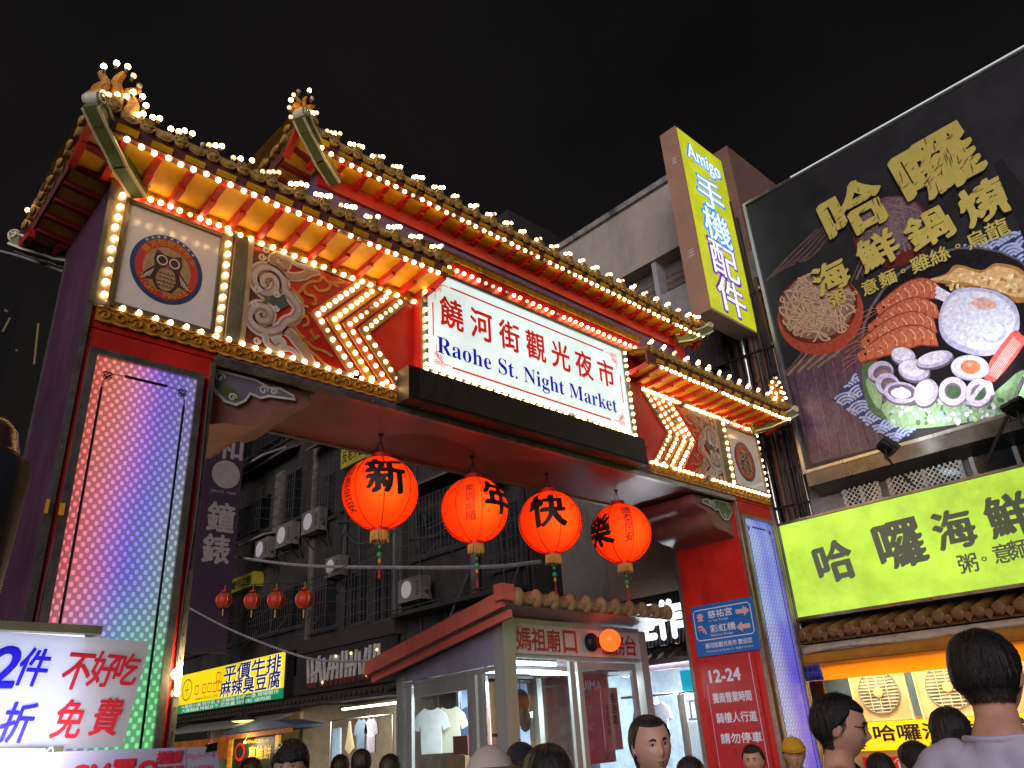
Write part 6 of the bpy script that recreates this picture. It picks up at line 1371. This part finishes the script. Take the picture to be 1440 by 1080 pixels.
s = MB(); s.text('胡椒餅', LS(232, 1065, .033), fs, EZ, .10, .045, bold=.02, shear=.1); s.text('ペッパーケーキ', LS(277, 1063, .033), fs, EZ, .115, .03); s.text('半熟蛋', LS(232, 1086, .033), fs, EZ, .10, .045, bold=.02); s.text('十二兩彈薄合', LS(277, 1082, .033), fs, EZ, .10, .03); s.text('CM買Q', LS(155, 1088, .033), fs, EZ, .30, .085, bold=.03); s.ribbon([LS(255, 1052, .033), LS(256, 1120, .033)], .002, fn2); s.out('lettering', mat('sheet_red_ink', 'b8202c'), bd2, smooth=False)
t = thing('binder_clip', 'black binder clip on the corner of the lower stall board', 'clip', LS(291, 1055, .03)); p = LS(291, 1053, .036); s = MB(); s.prism([p+fs*a+EZ*b2 for a, b2 in ((-.022, -.012), (.02, -.008), (.026, .022), (-.016, .016))], fn2*-.02); s.out('clip_body', black, t); s = MB(); s.tube(curve([p+fs*-.01+EZ*.018, p+fs*-.022+EZ*.055, p+fs*-.016+EZ*.065, p+fs*-.006+EZ*.055, p+fs*.004+EZ*.02], 4), .0016, 5); s.out('clip_wire', steel, t)
t = thing('stall_tube', 'short white tube light fixed under the lit stall box', 'light', LS(10, 1066, .1)); s = MB(); s.tube([LS(-120, 1071, .08), LS(44, 1064, .08)], .009, 8); s.out('tube', mat('tube_glow_cool', '202020'), t); s = MB(); s.tube([LS(-120, 1058, .07), LS(52, 1056, .07)], .006, 6); s.tube(curve([LS(50, 1060, .08), LS(60, 1052, .08), LS(61, 1068, .08), LS(56, 1072, .08)], 4), .002, 5); s.out('fitting', white, t)
lamp('stall_lamp', 'AREA', LS(-30, 1075, .12), 5, (.9, .88, 1), t, .5, LS(-30, 1075, .12)+V((.35, .75, .9)), None, .08)
# dark draped stand at the left edge
t = thing('draped_stand', 'dark draped stand with a round brown lamp housing on top at the left edge', 'stand', (.2, 3.6, 0)); s = MB(); p = W(-22, 642, Y=3.6)
s.lathe([(a*.5, b*.62) for a, b in [(.26, -.02), (.262, .02), (.24, .04), (.235, .07), (.225, .08), (.20, .18), (.13, .25), (.04, .275)]], p, 28); s.out('lamp_housing', mat('brown_lacquer', '4a3430', .25, .2, .2, 5), t)
s = MB(); n = 40; L0 = []; rings = []
for j, (z, r) in enumerate(((p.z-.02, .165), (p.z-.07, .172), (p.z-.35, .16), (p.z-.8, .14), (p.z-1.4, .13), (0.02, .15))): rings.append([(p.x+cos(k*2*pi/n)*r*(1+.03*sin(k*5+j)), p.y+sin(k*2*pi/n)*r*(1+.03*sin(k*5+j)), z) for k in range(n)])
vs = [v for r in rings for v in r]; s.add(vs, [(j*n+k, j*n+(k+1) % n, (j+1)*n+(k+1) % n, (j+1)*n+k)[::-1] for j in range(5) for k in range(n)]); s.add(rings[0], [tuple(range(n))]); s.out('drape', mat('dark_blue_drape', '1a1c2a', .7, 0, .3, 3), t)
# bare bulbs on the pillar edge
t = thing('pillar_bulbs', 'two bare glaring bulbs on a cord beside the left pillar edge', 'light', (2.4, 6.1, 2)); s = MB(); p1, p2 = W(248, 948, Y=6.0), W(247, 975, Y=6.0); s.m = 0; s.ball(p1, .04, 10, 7); s.ball(p2, .032, 10, 7); s.m = 1; s.tube(curve([p1+EZ*.3+V((-.02, .0, 0)), p1+EZ*.03, p2+EZ*.03, p2-EZ*.4], 4), .006, 5); s.out('bulb', [mat('warm_bulb_glow', '202020', var=0, em=(1, .8, .45), es=8), dark], t); lamp('bulb_light', 'POINT', p1+V((.06, -.05, 0)), 70, (1, .75, .4), t, .04)
# ================================================================== people
skinm = mat('skin', 'c8957a', .5, 0, .16, 9, spec=.35)
skin2 = mat('skin_pale', 'd0a088', .48, 0, .14, 9, spec=.35)
for m__ in (skinm, skin2):
    q_ = m__.node_tree.nodes['Principled BSDF']; q_.inputs['Subsurface Weight'].default_value = .12; q_.inputs['Subsurface Radius'].default_value = (.012, .004, .002)
hairm = mat('black_hair', '1a1310', .46, 0, .7, 90, spec=.45, stretch=(1, 1, .07), bump=.5)
hair2 = mat('brown_black_hair', '2c221d', .5, 0, .3, 60)
lipm = mat('lips', 'a05a50', .4, var=.05); eyew = mat('eye_white', 'c8c2ba', .3, var=0); iris = mat('dark_iris', '140c08', .15, var=0)
trous = mat('dark_trousers', '22242c', .8, 0, .2)
def rotz(v, a): return V((v[0]*cos(a)-v[1]*sin(a), v[0]*sin(a)+v[1]*cos(a), v[2]))
def head_pt(t, p):
    """surface point of a head: t azimuth (pi/2 = face), p latitude; unit: head half height"""
    x, y, z = cos(p)*cos(t), cos(p)*sin(t), sin(p)
    k = max(0, 1-abs(z)**2.7)**.5/max(.02, cos(p)) if z > 0 else 1
    k = min(k, 1.35); X, Y, Z = x*.67*k, y*.83*k, z*(.93 if z > 0 else 1)
    f = max(0, y)
    if z < 0:
        k = -z; X *= 1-.30*k**1.6; Y *= 1-.12*k**2 if y > 0 else 1-.30*k**1.2
        if y > 0: Y += .03*k*f
    else: X *= 1+.04*z; Y *= 1+.02*z
    g = lambda cx, cz, sx, sz: math.exp(-((x-cx)/sx)**2-((z-cz)/sz)**2)
    if y > 0:
        Y += .05*g(0, .18, .5, .12)                                  # brow
        Y -= .075*(g(.34, .02, .17, .11)+g(-.34, .02, .17, .11))      # eye sockets
        Y += .17*g(0, -.26, .105, .13)+.08*g(0, -.08, .09, .2)        # nose
        Y += .035*(g(.12, -.29, .07, .06)+g(-.12, -.29, .07, .06))
        Y += .055*g(0, -.50, .2, .05)+.05*g(0, -.60, .17, .05)-.03*g(0, -.55, .2, .02)   # lips
        Y += .06*g(0, -.84, .22, .12)                                # chin
        Y += .03*(g(.45, -.25, .2, .2)+g(-.45, -.25, .2, .2)); X *= 1+.03*f
    return V((X, Y, Z))
def skin_body(H, fat, lean=0):
    h = H; J = [(0, 0, .53), (0, .005, .62), (0, 0, .72), (0, -.012, .80), (0, -.012, .845), (0, .004, .885)]
    R = [.082*fat, .075*fat, .085*fat, .062*fat, .036, .034]; E_ = [(0, 1), (1, 2), (2, 3), (3, 4), (4, 5)]
    def add(p, r, par): J.append(p); R.append(r); E_.append((par, len(J)-1)); return len(J)-1
    for s in (-1, 1):
        a = add((s*.062, -.01, .815), .046*fat, 3); a = add((s*.108*fat**.5, -.012, .80), .036*fat, a); a = add((s*.122*fat**.5, -.015, .62), .025, a); a = add((s*.125, .05, .49), .017, a)
        pm = add((s*.125, .065, .455), .019, a)
        for k, (dx, ln) in enumerate(((-.016, .045), (-.006, .052), (.005, .049), (.015, .038))):
            q = add((s*.125+dx, .072, .432), .0062, pm); q = add((s*.125+dx*1.1, .076, .432-ln*.5), .0056, q); add((s*.125+dx*1.1, .070, .432-ln), .0048, q)
        q = add((s*.125-s*.020, .085, .45), .0064, pm); add((s*.125-s*.026, .092, .425), .0055, q)
        a = add((s*.05, 0, .50), .062*fat, 0); a = add((s*.055, .008, .28), .036*fat**.5, a); a = add((s*.056, -.012, .05), .024, a); a = add((s*.06, .03, .022), .022, a); add((s*.064, .085, .016), .018, a)
    me = bpy.data.meshes.new('skel'); me.from_pydata([V(p)*h for p in J], E_, [])
    o = bpy.data.objects.new('skel', me); COL.objects.link(o)
    m = o.modifiers.new('Skin', 'SKIN'); m.use_smooth_shade = True; m.branch_smoothing = .6
    for i, v in enumerate(me.skin_vertices[0].data): r = R[i]*h; v.radius = (r*1.25, r*.85) if i in (0, 1, 2, 3) else (r, r); v.use_root = i == 0
    ss = o.modifiers.new('Sub', 'SUBSURF'); ss.levels = 2; ss.render_levels = 2
    r = bpy.data.meshes.new_from_object(o.evaluated_get(bpy.context.evaluated_depsgraph_get()))
    vs = [v.co.copy() for v in r.vertices]; fs = [tuple(p.vertices) for p in r.polygons]
    bpy.data.objects.remove(o); bpy.data.meshes.remove(me); bpy.data.meshes.remove(r)
    return vs, fs
BODY = {}
def person(label, px, py, Y, look, shirt, hair, hs=1.0, fat=1.0, skin=skinm, tilt=0, nod=0, glasses=False, cap=None, sleeveless=False, face=True, lum=1.0, vox=.009, group=None):
    """px, py, Y: where the head centre stands; look: heading of the face in world degrees (90 = +Y)"""
    C_ = W(px, py, Y=Y); HH = .118*hs                       # half height of the head
    H = C_.z+HH*.95; A = radians(look-90)
    k = (round(fat, 2),)
    if k not in BODY: BODY[k] = skin_body(1.0, fat)
    bv, bf = BODY[k]
    # head mesh
    hv = []; hf = []; n, m_ = 56, 44
    for i in range(m_+1):
        p = -pi/2+pi*i/m_
        for j in range(n): hv.append(head_pt(j*2*pi/n, p)*HH)
    for i in range(m_):
        for j in range(n): hf.append((i*n+j, i*n+(j+1) % n, (i+1)*n+(j+1) % n, (i+1)*n+j))
    mb = MB(); hc = V((0, .012*H, H-HH*.95))
    mb.add([v*H for v in bv], bf)
    hm = MB(); hm.add(hv, hf)
    for s in (-1, 1):                                        # ears
        ear = [V((s*(.66+.05*cos(t*1.0)), -.06+.13*cos(t), .0+.22*sin(t)-.05))*HH for t in [q*2*pi/12 for q in range(13)]]
        hm.tube(ear, HH*.05, 6); hm.ball(V((s*.67, -.05, -.05))*HH, (HH*.05, HH*.12, HH*.19), 8, 6)
    R_ = Matrix.Rotation(A, 3, 'Z'); RH = Matrix.Rotation(radians(tilt), 3, 'Y') @ Matrix.Rotation(radians(nod), 3, 'X')
    def TH(v): return RH @ V(v) + hc
    base = V((C_.x, C_.y, 0)) - R_ @ V((hc.x, hc.y, 0))
    mb.add([TH(v) for v in hm.v], hm.f)
    # neck
    mb.tube([hc+V((0, -.035*1.0, -.17*hs)), hc+V((0, -.02, -.10*hs)), hc+V((0, -.012, -.03))], [.058*hs*fat**.5, .050*hs*fat**.4, .049*hs], 18)
    me = bpy.data.meshes.new('blank'); me.from_pydata(mb.v, [], mb.f); tmp = bpy.data.objects.new('blank', me); COL.objects.link(tmp)
    rm = tmp.modifiers.new('R', 'REMESH'); rm.mode = 'VOXEL'; rm.voxel_size = vox
    sm = tmp.modifiers.new('S', 'SMOOTH'); sm.iterations = 2; sm.factor = .5
    fin = bpy.data.meshes.new_from_object(tmp.evaluated_get(bpy.context.evaluated_depsgraph_get()))
    bpy.data.objects.remove(tmp); bpy.data.meshes.remove(me)
    P = thing('person', label, 'person', base, group)
    zn = H-HH*1.95-.052*hs                                  # neckline height
    fin.update(); nv = len(fin.vertices); nor = [v.normal.copy() for v in fin.vertices]
    mi = []
    for pl in fin.polygons:
        c = pl.center; ax = abs(c.x)
        arm = ax > (.098*H*fat**.5)
        top = c.z < zn + max(0, ax-.055)*.25 + (-.035 if c.y > .01 else .015)*(1 if ax < .08 else 0)
        if c.z < .045*H: mi.append(3)
        elif c.z < .50*H and not arm: mi.append(2)
        elif top and not (arm and c.z < .70*H) and c.z > .44*H and not (sleeveless and (arm or (c.z > .79*H and ax > .075*H))): mi.append(1)
        else: mi.append(0)
    out_v = {}
    for pl, q in zip(fin.polygons, mi):
        if q in (1, 2):
            for i in pl.vertices: out_v[i] = .012 if q == 1 else .008
    for i, d in out_v.items():
        v = fin.vertices[i]; fold = .004*sin(v.co.z*55+v.co.x*30)+.003*sin(v.co.x*80+v.co.y*40); v.co += nor[i]*(d+fold)
    for v in fin.vertices: v.co = R_ @ v.co
    for mm in (skin, shirt, trous, black): fin.materials.append(mm)
    fin.polygons.foreach_set('material_index', mi); fin.polygons.foreach_set('use_smooth', [True]*len(fin.polygons)); fin.update()
    vs1 = set(i for pl, q in zip(fin.polygons, mi) if q == 0 for i in pl.vertices); vs2 = set(i for pl, q in zip(fin.polygons, mi) if q == 1 for i in pl.vertices); ctr = V((0, .0, 0)); bins = {}
    for i in vs1 & vs2:
        c = fin.vertices[i].co
        if c.z > .74*H: bins.setdefault(int((math.atan2(c.y, c.x)+pi)/(2*pi)*20) % 20, []).append(c.copy())
    bo = bpy.data.objects.new('body', fin); COL.objects.link(bo); bo.parent = P; ORG[bo.name] = V(base)
    if len(bins) >= 14 and not sleeveless:
        ring = [sum(bins[k], V((0, 0, 0)))/len(bins[k]) for k in sorted(bins)]; ring = [(ring[k-1]+ring[k]*2+ring[(k+1) % len(ring)])/4 for k in range(len(ring))]
        q = curve(ring, 4, True); q.append(q[0]); s = MB(); s.tube([base+p for p in q], .0085, 8); s.out('collar', shirt, bo)
    def emit(s, name, mats, par=P, sharp=60):
        s.v = [tuple(base + R_ @ TH(v)) for v in s.v]; return s.out(name, mats, par, sharp=sharp)
    def hp(x, z, o=0):   # front surface point at unit coordinates
        p = math.asin(max(-1, min(1, z))); cx = max(-1, min(1, x/max(.05, cos(p)))); t = math.acos(cx); q = head_pt(t, p); return V((q.x, q.y+o, q.z))*HH
    if face:
        for s_ in (-1, 1):
            s = MB(); c = hp(.33*s_, .02); s.m = 0; s.ball(c+V((0, -.002, 0))*hs, (.0155*hs, .0065*hs, .0058*hs), 12, 8); s.m = 1; s.ball(c+V((0, .0022, .0005))*hs, (.0060*hs, .0034*hs, .0056*hs), 10, 7)
            s.m = 2; s.tube([c+V((a*.0145, .0055-abs(a)*.004, .0045-abs(a)**2*.005+.0002))*hs for a in (-1, -.6, 0, .6, 1)], [.0008*hs, .0016*hs, .002*hs, .0016*hs, .0008*hs], 5); emit(s, 'eye', [eyew, iris, hairm])
            s = MB(); s.tube(curve([hp(.17*s_, .17, .01), hp(.33*s_, .215, .012), hp(.50*s_, .16, .012)], 4), [.002*hs, .004*hs, .0044*hs, .0044*hs, .0042*hs, .004*hs, .003*hs, .002*hs, .001*hs], 6); emit(s, 'eyebrow', hairm)
        s = MB(); s.tube(curve([hp(-.17, -.535, .0), hp(-.06, -.51, .012), hp(0, -.52, .012), hp(.06, -.51, .012), hp(.17, -.535, 0)], 3), [.001*hs]+[.0026*hs]*11+[.001*hs], 6); s.tube(curve([hp(-.15, -.56, .0), hp(0, -.60, .012), hp(.15, -.56, 0)], 4), [.001*hs]+[.0033*hs]*7+[.001*hs], 6); emit(s, 'lips', lipm)
    if glasses:
        s = MB()
        for s_ in (-1, 1):
            c = hp(.34*s_, .0)+V((0, .014, 0)); s.tube([c+V((cos(a)*.025, -abs(cos(a))*.004, sin(a)*.019)) for a in [q*2*pi/18 for q in range(19)]],   .0024, 6)
            s.tube([c+V((.025*s_, -.004, .006)), V((s_*.68*HH, 0, .04*HH+.004)), V((s_*.70*HH, -.16*HH, .0))], .0022, 6)
        s.tube([hp(-.34, 0)+V((.023, .012, 0)), V((0, .86*HH+.008, .03*HH)), hp(.34, 0)+V((-.023, .012, 0))], .0014, 6); emit(s, 'glasses', black)
    # hair shell
    rnd = random.Random(px)
    if hair:
        style = hair; s = MB(); n, m_ = 72, 40; keep = {}; idx = {}
        def hl(t):                                           # hairline latitude by azimuth
            y = sin(t); ax = abs(cos(t))
            front = {'tied': .62, 'short': .52, 'fringe': .20, 'long': .5, 'crop': .55}[style]
            if y > .55: return front+.10*(1-(y-.55)/.45)*(1 if style != 'fringe' else 0)-.0
            if y > .1: return front-(.55-y)/.45*(front+.02 if style in ('short', 'crop') else front+.15)
            if y > -.25: return .0-(.1-y)*.5 if style in ('short', 'crop', 'fringe') else -.35
            return {'tied': -.52, 'short': -.46, 'fringe': -.5, 'long': -.75, 'crop': -.36}[style]
        thick = {'tied': .06, 'short': .10, 'fringe': .12, 'long': .12, 'crop': .075}[style]
        grid = []; cl = [rnd.uniform(-1, 1) for _ in range(n)]
        for i in range(m_+1):
            p = -1.0+(pi/2+1.0)*i/m_; rowp = []
            for j in range(n):
                t = j*2*pi/n; h0 = math.asin(max(-1, min(1, hl(t)))); pp = h0+(pi/2-h0)*(i/m_)
                q = head_pt(t, pp); e = min(1, i/4)**.6*(1-.25*min(1, max(0, sin(t))))
                no = V((q.x/.46, q.y/.7, q.z*.85)).normalized(); w = thick*e*(.85+.25*sin(j*2.1+i*.3)*.3+.12*rnd.uniform(-1, 1)*(style in ('short', 'crop', 'fringe')))
                rowp.append((q+no*(w+.012+e*(.016*sin(j*1.9+3*sin(i*.11))+.013*cl[j])))*HH)
            grid.append(rowp)
        s.v = [tuple(v) for r_ in grid for v in r_]
        for i in range(m_):
            for j in range(n): s.f.append((i*n+j, i*n+(j+1) % n, (i+1)*n+(j+1) % n, (i+1)*n+j)); s.mi.append(0)
        if style in ('short', 'crop', 'fringe'):             # tufts that break the outline
            s.m = 0
            big = vox < .008
            for _ in range(13000 if big else 1400):
                s.m = 1 if rnd.random() < .4 else 0; u = rnd.random()**1.25; i = min(m_-1, int(u*m_)); j = rnd.randrange(n); q = grid[i][j].lerp(grid[i+1][(j+1) % n], rnd.random()); no = q.normalized(); up_ = i > m_*.55
                k = (.35 if i < 5 else .7 if not up_ else 1.15)*(.75 if style == 'crop' else 1.1)
                fl = V((-no.y, no.x, 0))*rnd.uniform(-.5, .7)
                dn = V((no.x*.4+rnd.uniform(-.35, .35), no.y*.5+(.25 if up_ else -.1), (-.85+rnd.uniform(-.2, .2)) if not up_ else rnd.uniform(-.5, .35)))+fl*.5
                tip = q+(no*rnd.uniform(.01, .07)+dn*rnd.uniform(.04, .12))*HH*k; sd = no.cross(dn).normalized()*HH*(.007 if big else .012); s.add([q-sd-no*.004, q+sd-no*.004, tip], [(0, 1, 2)])
            for _ in range(5200 if big else 500):                # stubble fading into the nape and temples
                t = pi+rnd.uniform(-.35, pi+.35); d_ = rnd.random()**1.8*.30; p = math.asin(max(-1, min(1, hl(t))))-d_+.05; q = head_pt(t, p)*HH; no = V((q.x/.46, q.y/.7, q.z*.85)).normalized(); sd = no.cross(V((0, 0, 1))).normalized()*HH*.006
                s.m = 0; s.add([q-sd+no*.002, q+sd+no*.002, q+no*HH*.035+V((0, 0, -HH*rnd.uniform(.03, .07)))], [(0, 1, 2)])
        if style == 'tied': s.ball(V((0, -.95, -.05))*HH, (.3*HH, .26*HH, .34*HH), 14, 10); s.tube(curve([V((.1, -1.0, -.05))*HH, V((.16, -1.12, -.5))*HH, V((.1, -1.0, -1.1))*HH], 5), [.2*HH*(1-.07*q) for q in range(11)], 10)
        if style == 'long':
            for k in range(46):
                t = pi*1.02+pi*.96*k/45; x, y = cos(t)*.72, sin(t)*.90; s.tube(curve([V((x, y, .2))*HH, V((x*1.12, y*1.05, -.5))*HH, V((x*1.15, y*1.0-.05, -1.4-.2*rnd.random()))*HH, V((x*1.0, y*.95-.1, -2.4-.5*rnd.random()))*HH], 4), [HH*.10]*10+[HH*.08, HH*.06, HH*.02], 5)
        emit(s, 'hair', [hairm, hair2])
    if cap:
        s = MB(); n = 40; cm, emb = cap
        pr = []
        for i in range(14):
            p = .12+1.45*i/13
            for j in range(n): q = head_pt(j*2*pi/n, p); w = 1.14+.02*sin(j*6*2*pi/n*1); pr.append(V((q.x*w, q.y*w-.02, q.z*1.1+.04))*HH)
        s.add(pr, [(i*n+j, i*n+(j+1) % n, (i+1)*n+(j+1) % n, (i+1)*n+j) for i in range(13) for j in range(n)]+[tuple(range(13*n, 14*n))])
        s.ball(V((0, -.02, 1.17))*HH, (.07*HH, .07*HH, .04*HH), 8, 6)
        A_ = [V((cos(a)*.70, .52+sin(a)*.95, .22-.12*sin(a)))*HH for a in [pi*q/14 for q in range(15)]]; B_ = [V((cos(a)*.70, .40+sin(a)*.45, .27))*HH for a in [pi*q/14 for q in range(15)]]
        for q in range(14): s.prism([A_[q], A_[q+1], B_[q+1], B_[q]], (0, 0, .035*HH))
        if emb: s.m = 1; s.ball(V((0, .98, .55))*HH, (.15*HH, .04*HH, .12*HH), 10, 6); s.ball(V((.0, 1.0, .7))*HH, (.07*HH, .03*HH, .07*HH), 8, 6)
        emit(s, 'cap', [cm, emb or cm])
    return P, bo, base, R_, hc, H, HH
def look_at(px, Y_, deg): return deg
lav = mat('lavender_grey_shirt', 'c0b8c8', .85, 0, .08, 6); tan_t = mat('tan_tank_top', '8a7464', .85, 0, .1, 6); blk_t = mat('black_shirt', '1c1c20', .85, 0, .2); gry_t = mat('grey_shirt', '54545c', .85, 0, .15); wht_t = mat('white_shirt', 'b8b6b2', .85, 0, .08)
# headings: the camera looks along about 45.6 degrees (world), so 45 is turned away from it
P = person('man seen from behind in a lavender grey T-shirt with cropped black hair, head turned right', 1388, 950, .76, 0, lav, 'crop', 1.02, 1.12, vox=.0065, face=True, nod=-4)
P = person('woman with long loose black hair in front of the yellow menu strip, seen from behind', 1338, 1032, 1.5, 35, blk_t, 'long', .95, .9, face=False)
P = person('man in profile with black rimmed glasses and a tan tank top, looking right', 1180, 1022, 1.62, -70, tan_t, 'short', 1.04, 1.05, glasses=True, sleeveless=True, vox=.006, nod=-8, tilt=0)
base, R_, hc, H = P[2:6]
s = MB(); s.tube(curve([base+R_ @ V(p) for p in ((-.11, .11, H*.74), (-.105, .05, H*.83), (-.10, -.03, H*.845), (-.10, -.13, H*.76))], 6), .014, 6); s.out('shoulder_strap', black, P[0])
P = person('short haired child in front of the red menu banner', 1289, 1074, 1.95, 60, gry_t, 'short', .95, .85, face=False)
P = person('person in a yellow baseball cap by the foot of the blue light panel', 1117, 1060, 3.3, 215, wht_t, 'short', .95, .9, cap=(mat('yellow_cap_cloth', 'c89418', .8, 0, .1, 8), None))
P = person('person with tousled black hair in front of the red notice board', 1060, 1070, 3.8, 200, blk_t, 'short', 1.0, .95)
P = person('woman with tied back black hair looking aside, in front of the bright shop', 915, 1048, 2.25, 240, blk_t, 'tied', 1.02, .88, skin=skin2, vox=.0055, tilt=4)
P = person('dark haired person low between the woman and the notice board', 972, 1092, 3.4, 60, blk_t, 'short', 1.0, .9, face=False)
P = person('person with smooth black hair seen from behind below the hanging cap', 772, 1098, 2.3, 45, gry_t, 'tied', 1.1, .9, face=False)
P = person('person in a black cap with a gold badge in front of the booth', 733, 1074, 3.9, 30, blk_t, 'short', 1.0, 1.0, cap=(mat('black_cap_cloth', '16161a', .8), mat('gold_badge', 'c09020', .4, .5)), face=False)
P = person('person in a pale bucket hood with an olive brim, nearest the booth corner', 690, 1104, 2.4, 60, wht_t, None, .95, .95, face=False)
base, R_, hc, H, HH = P[2:7]; s = MB(); n = 30; prof = [(1.25, -1.0), (1.22, -.2), (1.12, .35), (.9, .8), (.5, 1.1), (.12, 1.2), (.02, 1.2)]
s.m = 0; s.lathe([(r*.75*HH, z*HH) for r, z in prof], base+R_ @ hc, n); s.m = 1; a_ = base+R_ @ hc
for q in range(12): t0, t1 = [(-.9+1.8*k/12) + math.atan2(-.75, -.65)+.55 for k in (q, q+1)]; s.prism([a_+V((cos(t)*r*HH, sin(t)*r*HH, z*HH)) for t, r, z in ((t0, .95, .45), (t1, .95, .45), (t1, 1.45, .05), (t0, 1.45, .05))], (0, 0, .012))
s.out('hood', [mat('pale_hood_cloth', 'b8ac9c', .85, 0, .08), mat('olive_brim', '6a5c30', .8)], P[0])
P = person('boy with a thick black fringe in front of the small food stall', 408, 1078, 3.9, 232, gry_t, 'fringe', 1.0, .85, skin=skin2)
for px, py, Y_, lb in ((508, 1074, 6.6, 'dark haired passer-by farther up the street under the T-shirts'), (478, 1080, 7.4, 'dark haired passer-by just left of the one under the T-shirts'), (352, 1086, 7.2, 'dark haired passer-by beyond the boy, by the orange cloth'), (548, 1082, 6.2, 'dark haired passer-by at the near corner post of the booth'), (1240, 1086, 2.6, 'dark haired person bending behind the man with glasses')):
    person(lb, px, py, Y_, 50, blk_t, 'short', 1.0, 1.0, face=False, vox=.012, group='passers-by in the crowd' if Y_ > 6 else None)
